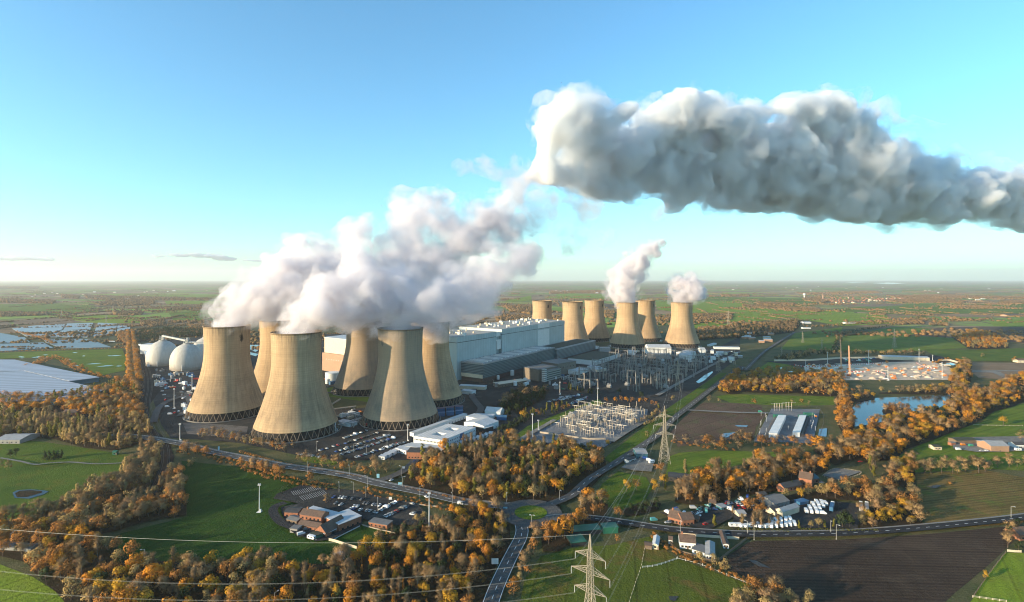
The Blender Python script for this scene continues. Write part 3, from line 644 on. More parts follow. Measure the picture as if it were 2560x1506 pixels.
LEAF = {
 'orange': leaf_mat("orange_leaves", [(0.50, 0.21, 0.03), (0.64, 0.29, 0.035), (0.57, 0.25, 0.04)]),
 'gold': leaf_mat("golden_leaves", [(0.48, 0.27, 0.035), (0.58, 0.34, 0.035), (0.48, 0.29, 0.05)]),
 'rust': leaf_mat("rust_leaves", [(0.36, 0.17, 0.055), (0.50, 0.235, 0.065), (0.43, 0.205, 0.06)]),
 'bare': leaf_mat("bare_twigs", [(0.38, 0.25, 0.13), (0.52, 0.34, 0.165), (0.45, 0.295, 0.135), (0.48, 0.28, 0.16)], 0.1),
 'olive': leaf_mat("olive_leaves", [(0.16, 0.15, 0.03), (0.24, 0.21, 0.035), (0.15, 0.15, 0.035)]),
 'straw': leaf_mat("straw_leaves", [(0.38, 0.28, 0.115), (0.47, 0.34, 0.145), (0.36, 0.275, 0.11)]),
 'green': leaf_mat("dark_green_leaves", [(0.026, 0.043, 0.016), (0.042, 0.062, 0.019), (0.034, 0.054, 0.022)], 0.1),
 'hedge': leaf_mat("hedge_leaves", [(0.065, 0.072, 0.023), (0.111, 0.091, 0.033), (0.091, 0.078, 0.031)], 0.1),
}
NRM = []
def quad_leaf(V, F, c, nrm, s, rnd):
    NRM.extend([Vector(nrm)]*4)
    n = Vector(nrm) + Vector((rnd.uniform(-.7, .7), rnd.uniform(-.7, .7), rnd.uniform(-.7, .7)))
    if n.length < 1e-3: n = Vector((0, 0, 1))
    n.normalize(); u = n.orthogonal().normalized(); w = n.cross(u); a = rnd.uniform(0, 6.28)
    u, w = u*math.cos(a) + w*math.sin(a), w*math.cos(a) - u*math.sin(a)
    k = len(V); c = Vector(c)
    V += [c - u*s - w*s*.5, c + u*s*.2 - w*s*.8, c + u*s + w*s*.2, c - u*s*.1 + w*s*.8]; F.append((k, k+1, k+2, k+3))
def sliver(V, F, a, b, w, rnd):
    q_ = (Vector(b) - Vector((0, 0, .45))); NRM.extend([q_.normalized() if q_.length > 1e-4 else Vector((0, 0, 1))]*4)
    a = Vector(a); b = Vector(b); d = (b-a).normalized(); u = d.orthogonal().normalized(); v = d.cross(u); t = rnd.uniform(0, 6.28)
    n = u*math.cos(t) + v*math.sin(t); k = len(V); V += [a - n*w, a + n*w, b + n*w*.3, b - n*w*.3]; F.append((k, k+1, k+2, k+3))
def crown_points(shape, rnd):
    """blob centres and radii of a crown, tree height 1"""
    B = []
    if shape == 'round':
        for k in range(rnd.randint(11, 14)):
            t = rnd.uniform(0, 6.28); z = rnd.uniform(0.30, 0.86); q = math.sqrt(max(0.0, 1 - ((z-0.55)/0.42)**2)) * rnd.uniform(0.55, 1.0) * 0.30
            B.append(((q*math.cos(t), q*math.sin(t), z), rnd.uniform(0.10, 0.17)))
        B.append(((0, 0, .6), .2)); B.append(((0, 0, .82), .13))
    elif shape == 'tall':
        for k in range(10):
            t = rnd.uniform(0, 6.28); z = 0.22 + 0.075*k; q = 0.10*rnd.uniform(.3, 1)*(1.1 - z*.7)
            B.append(((q*math.cos(t), q*math.sin(t), z), 0.115*(1.15 - z*.65)))
    elif shape == 'cone':
        for k in range(13):
            t = rnd.uniform(0, 6.28); z = 0.14 + 0.065*k; q = 0.20*(1.02 - z)
            B.append(((q*math.cos(t), q*math.sin(t), z), 0.05 + 0.15*(1.0 - z)))
    elif shape == 'low':
        for k in range(9):
            t = rnd.uniform(0, 6.28); q = rnd.uniform(0.1, .62); B.append(((q*math.cos(t), q*math.sin(t), rnd.uniform(.3, .62)), rnd.uniform(.25, .38)))
    return B
def make_crown(shape, n, size, rnd, fuzz=0.0):
    V = []; F = []; B = crown_points(shape, rnd); W = sum(r*r for _, r in B)
    for c, r in B:
        for k in range(max(4, int(n*r*r/W))):
            t = rnd.uniform(0, 6.28); u = rnd.uniform(-0.75, 1); q = math.sqrt(1-u*u); d = r*rnd.uniform(0.72, 1.10)
            nv = (q*math.cos(t), q*math.sin(t), u)
            quad_leaf(V, F, (c[0]+nv[0]*d, c[1]+nv[1]*d, c[2]+nv[2]*d*.9), nv, size*rnd.uniform(.6, 1.25), rnd)
    return V, F
def make_twigs(shape, n, rnd, wid=0.0042):
    """leafless crown: fans of fine twigs with a few dead leaves"""
    V = []; F = []; B = crown_points(shape, rnd)
    for c, r in B:
        root = Vector((c[0]*.25, c[1]*.25, max(.12, c[2] - .28))); sliver(V, F, root, c, .009, rnd)
    for k in range(n):
        c, r = B[k % len(B)]; c = Vector(c)
        u = rnd.uniform(-.4, 1); t = rnd.uniform(0, 6.28); q = math.sqrt(1-u*u); d = Vector((q*math.cos(t), q*math.sin(t), u))
        out = (d*0.8 + Vector((c.x, c.y, 0))*1.6 + Vector((0, 0, .55))).normalized()
        a = c + d*r*rnd.uniform(.1, .8); sliver(V, F, a, a + out*rnd.uniform(.07, .16), wid*rnd.uniform(.6, 1.4), rnd)
    for k in range(n//3):
        c, r = B[rnd.randrange(len(B))]; t = rnd.uniform(0, 6.28); u = rnd.uniform(-.4, 1); q = math.sqrt(1-u*u); d = r*rnd.uniform(.5, 1.1)
        quad_leaf(V, F, (c[0]+d*q*math.cos(t), c[1]+d*q*math.sin(t), c[2]+d*u), (q*math.cos(t), q*math.sin(t), u), rnd.uniform(.012, .024), rnd)
    return V, F
def soft_normals(V, top=.5, k=.5):
    """crown normals: half from the clump, half from the whole crown"""
    out = []
    for p, n in zip(V, NRM):
        q = Vector((p[0], p[1], (p[2] - top)*.8)); q = q.normalized() if q.length > 1e-4 else Vector((0, 0, 1)); w = n*(1-k) + q*k
        out.append(w.normalized() if w.length > 1e-4 else Vector((0, 0, 1)))
    NRM.clear(); return np.array([tuple(w) for w in out], dtype=np.float32)
def store_soft(me, S): a = me.attributes.new("soft", 'FLOAT_VECTOR', 'POINT'); a.data.foreach_set('vector', np.ascontiguousarray(S, dtype=np.float32).ravel())
def make_trunk(shape, rnd):
    m = MB(); lean = Vector((rnd.uniform(-.03, .03), rnd.uniform(-.03, .03), 0)); r = {'round': .020, 'tall': .013, 'cone': .016, 'low': .03}[shape]
    if shape == 'low':
        for k in range(4): m.tube((rnd.uniform(-.1, .1), rnd.uniform(-.1, .1), -.02), (rnd.uniform(-.4, .4), rnd.uniform(-.4, .4), .5), .022, .008, 4)
        return m
    m.tube((0, 0, -.03), lean + Vector((0, 0, .38)), r*1.25, r*.8, 6); m.tube(lean + Vector((0, 0, .38)), lean*1.6 + Vector((0, 0, .78)), r*.8, r*.2, 5)
    if shape == 'round':
        for k in range(6):
            t = k*1.05 + rnd.uniform(-.3, .3); z = rnd.uniform(.25, .5); m.tube(lean*z*2 + Vector((0, 0, z)), (math.cos(t)*.2, math.sin(t)*.2, z + rnd.uniform(.18, .32)), r*.5, r*.12, 4)
    return m
# kind -> (object name, category, shape, leaf size or None for twigs, face count, bark, base height m)
KINDS = {
 'orange': ("oak_tree", "round", .030, 820, BARK, 13), 'gold': ("golden_tree", "round", .029, 820, BARK, 12), 'rust': ("rust_tree", "round", .027, 640, BARK, 13),
 'bare': ("bare_tree", "round", None, 900, BARK, 14), 'barebirch': ("birch_tree", "tall", None, 620, BIRCH, 14), 'olive': ("olive_tree", "tall", .030, 560, BARK, 15),
 'straw': ("willow_tree", "round", .027, 700, BARK, 12), 'poplar': ("poplar_tree", "tall", .024, 620, BIRCH, 16), 'green': ("evergreen_tree", "cone", .034, 560, BARK, 10),
 'darktree': ("dark_tree", "round", .032, 640, BARK, 10), 'shrub': ("shrub", "low", .075, 300, BARK, 3.2), 'goldbirch': ("young_birch", "tall", .022, 300, BIRCH, 9)}
KLEAF = {'barebirch': 'bare', 'poplar': 'straw', 'darktree': 'green', 'shrub': 'rust', 'goldbirch': 'orange'}
WORD = {'orange': 'orange oak', 'gold': 'golden yellow', 'rust': 'rust brown', 'bare': 'leafless brown', 'barebirch': 'slender leafless birch', 'olive': 'tall olive green',
        'straw': 'straw coloured', 'poplar': 'narrow pale poplar', 'green': 'dark evergreen', 'darktree': 'round dark green', 'shrub': 'low rust brown', 'goldbirch': 'thin orange topped birch'}
TREE = {}
for k, (nm, shape, ls, n, bark, h) in KINDS.items():
    TREE[k] = []
    for v in range(4):
        rnd = random.Random(hash((len(k), v, n)) % 9973)
        NRM.clear(); V, F = make_crown(shape, n, ls, rnd) if ls else make_twigs(shape, n, rnd); S = soft_normals(V, .3 if shape == 'low' else .5)
        leaf = LEAF[KLEAF.get(k, k)]
        cm = bpy.data.meshes.new("crown"); cm.from_pydata([tuple(p) for p in V], [], F); cm.materials.append(leaf); store_soft(cm, S)
        tm = make_trunk(shape, rnd); trunk = tm.mesh("trunk", bark)
        # sparse version for the masses further off
        V2, F2 = make_crown(shape, max(60, n//5), (ls or .026)*1.9, rnd) if ls else make_twigs(shape, 170, rnd, .011)
        S2 = soft_normals(V2, .3 if shape == 'low' else .5)
        TREE[k].append((cm, trunk, np.array([tuple(p) for p in V2]), np.array(F2), S2))
PLANT = []          # (x, y, kind, height, rz, place)
def inside(p, poly):
    x, y = p; c = False; n = len(poly)
    for i in range(n):
        a = poly[i]; b = poly[i-1]
        if (a[1] > y) != (b[1] > y) and x < (b[0]-a[0])*(y-a[1])/(b[1]-a[1]) + a[0]: c = not c
    return c
def pick(mix, rnd):
    tot = sum(w for _, w in mix); r = rnd.uniform(0, tot)
    for k, w in mix:
        r -= w
        if r <= 0: return k
    return mix[-1][0]
def parse_mix(s): return [(a.split(':')[0], float(a.split(':')[1])) for a in s.split()]
TR = random.Random(77)
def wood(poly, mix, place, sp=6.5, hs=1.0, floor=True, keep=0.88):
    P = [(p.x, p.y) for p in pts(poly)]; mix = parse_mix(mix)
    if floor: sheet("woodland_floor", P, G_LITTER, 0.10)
    x0, x1 = min(p[0] for p in P), max(p[0] for p in P); y0, y1 = min(p[1] for p in P), max(p[1] for p in P)
    y = y0
    while y < y1:
        x = x0 + TR.uniform(0, sp)
        while x < x1:
            q = (x + TR.uniform(-.42, .42)*sp, y + TR.uniform(-.42, .42)*sp)
            if inside(q, P) and TR.random() < keep:
                # neighbours tend to be of one kind
                nz = mnoise.noise(Vector((q[0]*.018, q[1]*.018, 3.3))) * .5 + .5
                k = mix[min(int(nz*1.4*len(mix)), len(mix)-1) % len(mix)][0] if TR.random() < .3 else pick(mix, TR)
                h = KINDS[k][5]*hs*TR.choice((TR.uniform(.55, .85), TR.uniform(.8, 1.1), TR.uniform(.95, 1.28))); PLANT.append((q[0], q[1], k, h, TR.uniform(0, 6.28), place))
            x += sp
        y += sp * .9
def belt(poly, mix, place, step=5.0, width=3.0, hs=1.0, rows=1):
    line = smooth_line(pts(poly), 6); mix = parse_mix(mix)
    for r in range(rows):
        for p, d in walk(line, step*TR.uniform(.9, 1.1), TR.uniform(0, step)):
            nv = Vector((-d.y, d.x, 0)); o = (r - (rows-1)/2)*width/max(rows-1, 1)*1.0 + TR.uniform(-.5, .5)*width*.5; a = TR.uniform(-.3, .3)*step
            k = pick(mix, TR); h = KINDS[k][5]*hs*TR.uniform(.7, 1.2)
            q = p + nv*o + d*a; PLANT.append((q.x, q.y, k, h, TR.uniform(0, 6.28), place))
def single(c, x, y, k, h, place): q = at(c, x, y); PLANT.append((q.x, q.y, k, h, TR.uniform(0, 6.28), place))
# woods near the power station
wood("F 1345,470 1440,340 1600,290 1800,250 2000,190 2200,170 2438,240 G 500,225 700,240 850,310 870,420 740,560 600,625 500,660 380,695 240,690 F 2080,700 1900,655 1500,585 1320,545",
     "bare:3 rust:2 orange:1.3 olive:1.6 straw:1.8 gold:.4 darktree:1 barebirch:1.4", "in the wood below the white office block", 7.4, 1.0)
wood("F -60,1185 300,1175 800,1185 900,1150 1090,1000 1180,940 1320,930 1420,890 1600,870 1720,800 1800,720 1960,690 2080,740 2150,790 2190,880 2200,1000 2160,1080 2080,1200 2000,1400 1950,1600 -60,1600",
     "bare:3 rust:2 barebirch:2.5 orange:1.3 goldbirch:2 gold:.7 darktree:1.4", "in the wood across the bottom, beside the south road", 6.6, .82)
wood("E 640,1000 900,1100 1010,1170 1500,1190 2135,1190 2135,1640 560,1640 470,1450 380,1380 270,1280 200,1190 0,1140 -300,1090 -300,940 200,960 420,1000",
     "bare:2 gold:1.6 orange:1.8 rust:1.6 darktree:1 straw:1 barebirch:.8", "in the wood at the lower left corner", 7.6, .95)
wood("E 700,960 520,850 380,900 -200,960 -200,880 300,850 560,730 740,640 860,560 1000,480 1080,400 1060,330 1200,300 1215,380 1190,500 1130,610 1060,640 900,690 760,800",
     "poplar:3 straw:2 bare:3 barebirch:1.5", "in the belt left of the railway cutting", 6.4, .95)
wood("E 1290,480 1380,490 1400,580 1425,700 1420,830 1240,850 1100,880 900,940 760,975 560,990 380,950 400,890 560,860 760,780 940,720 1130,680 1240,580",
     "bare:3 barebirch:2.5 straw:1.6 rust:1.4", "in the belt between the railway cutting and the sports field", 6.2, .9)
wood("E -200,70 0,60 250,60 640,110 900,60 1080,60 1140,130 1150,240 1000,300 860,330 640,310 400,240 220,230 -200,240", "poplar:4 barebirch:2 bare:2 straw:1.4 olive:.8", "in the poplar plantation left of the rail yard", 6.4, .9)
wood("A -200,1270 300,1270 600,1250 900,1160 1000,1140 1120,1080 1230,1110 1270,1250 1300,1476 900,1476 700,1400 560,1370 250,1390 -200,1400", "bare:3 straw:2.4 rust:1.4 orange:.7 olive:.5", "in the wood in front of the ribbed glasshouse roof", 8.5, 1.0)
belt("A 1170,650 1180,740 1190,830 1195,930 1205,1030 1225,1120", "bare:2 rust:2 orange:1.6", "in the long belt beside the black rail strip", 5.5, 12, .9, 2)
wood("A 1240,650 1500,620 1870,640 1870,690 1500,700 1260,740", "darktree:5 green:3", "in the dark plantation behind the white domes", 9, .95)
wood("A 1060,690 1140,650 1150,780 1080,740", "bare:2 rust:2", "in the scrub left of the white domes", 9, .7)
belt("A 230,990 500,880 620,950 760,1010", "shrub:3 rust:1", "in the scrub beside the glasshouse", 7, 8, .9, 2)
belt("A 690,1010 880,1070 1000,1080 1130,1080", "rust:2 orange:1 shrub:3", "in the scrub beside the glasshouse", 7, 14, .6, 2)
belt("A 150,660 350,710 480,760", "rust:3 bare:1", "along the hedge between the plastic covered fields", 9, 6, .7)
belt("A 0,830 500,815 1140,795", "shrub:1", "along the dark hedge above the flooded meadow", 7, 3, .9)
belt("A 400,700 700,700 1000,690", "bare:3 straw:1", "along the hedge between the plastic covered fields", 9, 6, .55)
# right hand woods
wood("D 110,925 210,850 400,775 600,770 800,790 1000,795 1075,800 1080,900 1060,960 960,965 860,960 700,940 540,945 380,935 200,930", "straw:3 gold:1.4 rust:1.6 bare:1.8 orange:1.2", "in the golden wood below the construction site", 8.5, .95)
wood("D 1030,960 1110,920 1120,1010 1130,1080 1160,1150 1165,1260 1080,1275 1030,1180 1020,1060", "orange:2 rust:2 bare:1", "in the strip between the battery compound and the lake", 8, .95)
wood("D 1350,945 1600,950 1880,950 1890,905 1600,925 1370,935", "straw:3 bare:2 gold:.6", "along the far bank of the lake", 7.5, .9)
wood("D 1120,960 1220,930 1310,960 1320,985 1180,1010 1140,1020", "bare:2 rust:1 gold:.6", "at the far left corner of the lake", 9, .85)
wood("D 1375,1070 1450,1050 1600,1062 1590,1090 1480,1100 1380,1095", "bare:2 rust:1.6", "on the small island in the lake", 6.5, .8)
wood("D 1230,1240 1380,1175 1500,1120 1660,1100 1830,1060 1910,1010 1900,960 1900,850 1960,720 2050,700 2060,850 2000,930 2150,930 2280,880 2470,810 2800,760 2800,960 2470,1000 2400,1040 2250,1080 2080,1180 1900,1250 1700,1330 1480,1400 1300,1390 1150,1300",
     "rust:3 orange:2.6 gold:1.6 bare:1.8 darktree:.3", "in the broad autumn wood right of the lake", 9.2, 1.0)
wood("H 560,250 700,215 900,160 1180,160 1330,220 1240,330 1000,350 900,330 740,380 600,290", "rust:2 bare:2 orange:1.6 barebirch:1 gold:.5", "in the wood below the battery compound", 8.5, 1.0)
belt("D 0,1340 250,1320 400,1345 560,1340 850,1345", "shrub:2 rust:1.4 bare:1", "along the hedge below the battery compound", 6, 6, .8, 2)
belt("D 250,1320 300,1290 370,1330", "bare:1", "along the hedge below the battery compound", 6, 6, .7)
wood("H -20,420 100,330 300,310 560,330 690,370 680,420 560,470 430,500 330,560 200,600 60,620 -60,600", "rust:2.4 bare:2.6 barebirch:1 orange:.8", "in the wood left of the brick farmhouse", 8, .95)
wood("G 1420,680 1430,600 1560,500 1640,420 1760,400 1940,440 2080,500 2180,470 2250,400 2275,330 2275,560 2050,600 1900,640 1780,680 1560,700", "rust:2.4 orange:2.2 bare:1.6 barebirch:1", "in the wood above the scrap yard", 8.2, 1.0)
wood("H 300,640 460,600 620,590 800,570 1000,540 1180,560 1240,640 1200,690 980,670 760,660 560,650 380,660", "straw:2 bare:2 gold:1 rust:1.4", "in the row between the farmhouse and the caravan yard", 8, .9)
wood("H 1180,430 1240,350 1380,330 1390,480 1380,600 1420,740 1460,880 1300,910 1100,910 940,900 930,790 1020,720 1220,700 1380,720 1300,560 1190,520", "bare:2.4 straw:2 gold:.9 rust:1", "in the wood left of the stubble field", 7.5, .95)
belt("H 1390,420 1560,425 1700,420 1850,415 1980,400", "straw:2 bare:2 gold:.4", "in the row above the stubble field", 8, 8, .9, 2)
belt("H 1050,470 1040,400 1080,330", "olive:1 bare:1.6", "beside the riding arena", 7, 8, .95)
wood("H -60,1490 60,1430 170,1380 280,1440 330,1490 500,1480 620,1560 -60,1700", "bare:2 straw:1.5 rust:1", "at the bottom edge beside the ploughed field", 6.5, .9)
belt("H 2200,880 2160,960 2140,1050", "bare:2 darktree:1", "beside the cottage at the right edge", 7, 6, .7)
belt("H 1990,390 2150,385 2275,380", "bare:1 straw:1", "in the row at the right above the stubble field", 8, 8, .8)
belt("D 1760,720 1860,690 1950,690 2000,720", "rust:1 orange:1", "behind the pale construction site", 12, 8, .6)
wood("D 1925,520 2040,465 2150,470 2300,520 2360,590 2200,600 2050,600", "orange:2 straw:2 rust:1", "in the orange copse beyond the pylons", 12, .95)
belt("D 600,690 800,640 1000,630 1250,640 1500,640 1700,640", "green:2 darktree:2 bare:1.4 straw:1.5", "in the belt behind the construction site", 9, 24, .9, 3)
wood("D 100,440 400,410 700,370 760,390 690,470 420,500 0,530 -200,520 -200,470", "darktree:3 bare:3 green:1", "in the dark wood right of the far towers", 12, .85)
belt("D 760,430 900,430 1040,420 1180,400", "darktree:1 bare:1.6 rust:1", "along the hedge beyond the green fields", 12, 20, .8, 2)
belt("D 1010,610 1040,540 1075,480 1300,440 1480,410 1700,340", "darktree:2 bare:1", "along the curving hedge between green fields", 9, 10, .6, 2)
# around the offices and substations
belt("B 120,1300 300,1290 500,1330 700,1370 900,1410", "bare:3 straw:1.4 rust:1", "along the road verge below the nearest tower", 5.5, 9, .62, 2)
belt("F 480,330 640,370 800,390 960,430 1080,440", "bare:2 rust:1.6 shrub:1", "along the road verge below the staff car park", 6, 9, .7, 2)
belt("F 1080,440 1180,430 1300,400", "straw:1 bare:1", "at the entrance drive below the staff car park", 6, 10, .9, 2)
belt("F 20,385 200,450 400,500 640,545 760,560", "shrub:4 rust:.6", "along the road hedge above the sports field", 4.5, 7, .9, 2)
belt("E 1380,330 1600,370 1800,430 2100,490", "shrub:4 rust:.5 bare:.6", "along the road hedge above the sports field", 4.5, 8, .9, 2)
belt("F 980,575 1200,630 1400,660 1700,730", "shrub:4 rust:.3", "on the bank between the road and the club car park", 4, 7, .7, 2)
belt("F 1340,560 1600,620 1900,680", "shrub:1", "along the clipped hedge below the wood", 3.5, 3, .8)
belt("F 2300,870 2230,1040 2250,1180 2200,1300 2150,1480", "bare:2 rust:1 orange:.7", "along the right side of the south road", 6, 7, .75, 2)
belt("F 2438,900 2330,1000 2260,1160 2200,1320", "bare:2 rust:1.6 straw:.6", "along the right side of the south road", 6.5, 12, .8, 2)
wood("G 330,960 440,880 560,920 590,1000 480,1080 350,1080", "orange:3 rust:1", "in the big orange clump above the pasture", 7.5, 1.0)
wood("G 225,740 330,690 450,690 500,720 440,830 330,800 240,790", "bare:2 rust:1", "beside the roundabout", 6.5, .7)
wood("G 440,810 600,780 740,640 880,700 860,790 760,860 660,900 500,900", "orange:2.4 rust:2 bare:.8", "in the orange clump right of the roundabout", 8, .95)
belt("G 640,620 700,640", "orange:1", "beside the railway road", 8, 8, .95)
wood("G 1000,740 1200,680 1310,690 1290,740 1100,790 1020,790", "darktree:1", "in the dark thicket behind the green lorry", 6, .55)
wood("C 610,1010 700,890 830,860 1000,850 960,930 850,980 760,1040 660,1070", "darktree:4 green:1 bare:.5", "in the dark trees before the admin block", 8.5, 1.1)
belt("C 620,1200 700,1150 800,1090 820,1070", "darktree:3 hedge:0", "in the dark row right of the white sheds", 6, 8, .8, 2)
belt("C 770,1060 880,1050 1000,1030 1140,980", "olive:2 rust:1 gold:.5 darktree:1", "in the row left of the gravel substation", 7, 12, .75, 2)
belt("C 1120,850 1300,880 1380,890", "darktree:2 olive:1", "in the row behind the overflow car park", 8, 8, .8, 2)
belt("C 1400,950 1520,950 1700,960 1840,980", "rust:2 orange:2 green:1", "in the row above the gravel substation", 9, 8, .7)
belt("C 1520,880 1560,890", "darktree:1", "beside the large substation", 8, 4, 1.1); belt("C 1680,920 1740,920", "darktree:1", "beside the large substation", 8, 6, 1.1)
belt("C 1700,1130 1800,1090 1860,1040", "straw:2 bare:1", "in the scrub right of the gravel substation", 5, 10, .6, 2)
belt("C 1930,1250 2080,1280 2300,1310 2470,1320", "shrub:2 bare:.6 rust:.6", "along the hedge below the bare plot", 5.5, 4, .8, 2)
wood("C 2300,860 2380,770 2470,710 2470,880 2400,890", "rust:2 gold:1 orange:1", "in the golden wood below the construction site", 8, .9)
belt("G 2300,1480 2240,1420 2080,1340 1800,1240 1500,1120 1300,1000 1250,940", "shrub:3 straw:.4", "along the hedge between the pasture and the ploughed field", 3.6, 3, .72, 2)
belt("H 1600,520 1750,530", "shrub:1", "in the paddocks on the right", 9, 8, .8)
belt("G 1890,880 2050,885 2200,880 2270,880", "barebirch:3 bare:1", "among the parked caravans by the village road", 6, 8, .75)
belt("H 20,870 160,870 300,860", "barebirch:3 bare:1", "among the parked caravans by the village road", 7, 8, .75)
belt("H 470,900 600,880 720,890", "straw:1 olive:1 barebirch:1", "by the road right of the caravan yard gate", 6, 6, .6)
belt("G 1480,700 1700,660 1800,690 2000,650", "barebirch:1 rust:1 bare:1", "among the scrapped vehicles", 14, 10, .6)
wood("G 1780,800 1900,740 2050,690 2180,670 2150,720 1950,780 1850,820", "barebirch:2 bare:1 rust:1", "between the scrap yard and the caravans", 12, .7, floor=False)
wood("H 0,760 120,680 240,640 240,760 120,820 0,840", "barebirch:2 rust:1 olive:1", "left of the pale caravan workshop", 12, .65, floor=False)
# single trees
for a in (('G', 1505, 450, 'poplar', 15, "standing alone on the green strip beside the pylon"), ('G', 1300, 445, 'rust', 12, "beside the caravan yard under the pylon"), ('G', 845, 470, 'orange', 13, "beside the railway road bend"),
          ('G', 1030, 585, 'gold', 11, "on the lawn beside the railway road"), ('G', 1110, 575, 'rust', 10, "on the lawn beside the railway road"), ('G', 1260, 590, 'gold', 11, "beside the black sheds"), ('G', 1330, 540, 'gold', 11, "beside the black sheds"), ('G', 1345, 580, 'olive', 9, "beside the black sheds"),
          ('G', 955, 1000, 'rust', 6, "above the pasture, small and round"), ('G', 965, 800, 'rust', 9, "beside the village road bend"), ('G', 1840, 960, 'bare', 14, "standing by the road junction"), ('G', 1870, 960, 'bare', 13, "standing by the road junction"), ('G', 1740, 880, 'olive', 10, "beside the parked caravans"),
          ('F', 705, 690, 'bare', 9, "in the middle of the club car park"), ('F', 1440, 850, 'straw', 8, "on the lawn right of the club car park"), ('F', 1490, 840, 'straw', 9, "on the lawn right of the club car park"), ('F', 1340, 875, 'bare', 5, "beside the bowling pavilion"),
          ('E', 1450, 460, 'straw', 8, "alone at the top corner of the sports field"), ('E', 1470, 430, 'straw', 7, "alone at the top corner of the sports field"), ('E', 1880, 475, 'olive', 5, "on the road hedge above the sports field"),
          ('E', 60, 490, 'bare', 11, "on the golf course by the path"), ('E', 0, 470, 'bare', 9, "on the golf course by the path"), ('E', 340, 395, 'green', 9, "in the dark clump on the golf course"), ('E', 375, 400, 'green', 10, "in the dark clump on the golf course"), ('E', 410, 398, 'green', 10, "in the dark clump on the golf course"), ('E', 440, 392, 'green', 9, "in the dark clump on the golf course"), ('E', 470, 385, 'green', 9, "in the dark clump on the golf course"),
          ('E', 80, 375, 'darktree', 8, "at the left edge of the golf course"), ('E', 120, 370, 'darktree', 8, "at the left edge of the golf course"), ('E', 820, 105, 'olive', 9, "above the pale poplars, green and bushy"),
          ('H', 1930, 835, 'straw', 7, "alone beside the road under the stubble field"), ('H', 2190, 805, 'straw', 6, "alone beside the road at the right edge"), ('H', 1965, 1300, 'gold', 6, "alone on the corner of the ploughed field"), ('H', 800, 880, 'darktree', 13, "standing by the road, broad and dark"), ('H', 860, 885, 'darktree', 11, "standing by the road, broad and dark"),
          ('H', 390, 560, 'green', 7, "beside the brick farmhouse"), ('H', 1270, 270, 'orange', 16, "standing out at the edge of the paddock"), ('H', 2230, 1065, 'darktree', 6, "beside the cottage at the right edge"), ('D', 2310, 1185, 'gold', 12, "alone in the right hand paddock"), ('D', 2145, 665, 'straw', 12, "alone in the field beyond the site"), ('D', 2395, 700, 'rust', 14, "beside the far house at the right edge"),
          ('D', 390, 1030, 'rust', 11, "on the grass strip above the bare plot"), ('D', 40, 1010, 'bare', 11, "at the corner of the bare plot"), ('D', 120, 1010, 'straw', 7, "at the corner of the bare plot"), ('D', 680, 1020, 'bare', 8, "on the grass strip above the battery compound"), ('D', 750, 1025, 'rust', 9, "on the grass strip above the battery compound"), ('D', 810, 1030, 'bare', 7, "on the grass strip above the battery compound"), ('D', 1410, 715, 'orange', 9, "among the vehicles of the site yard"), ('D', 1215, 855, 'straw', 7, "on the bank below the construction site"), ('D', 1360, 858, 'straw', 8, "on the bank below the construction site"), ('D', 2440, 1310, 'bare', 13, "beside the farm at the right edge"),
          ('C', 1450, 1290, 'gold', 8, "beside the gravel substation corner"), ('C', 1750, 1220, 'straw', 8, "beside the railway road bend below the substation"), ('C', 1970, 1260, 'bare', 8, "in the hedge left of the bare plot"), ('C', 800, 1080, 'gold', 12, "left of the gravel substation"), ('C', 1950, 940, 'straw', 10, "beside the perimeter track"), ('C', 1840, 1000, 'olive', 9, "above the gravel substation")):
    single(*a)
SHOWN = {}
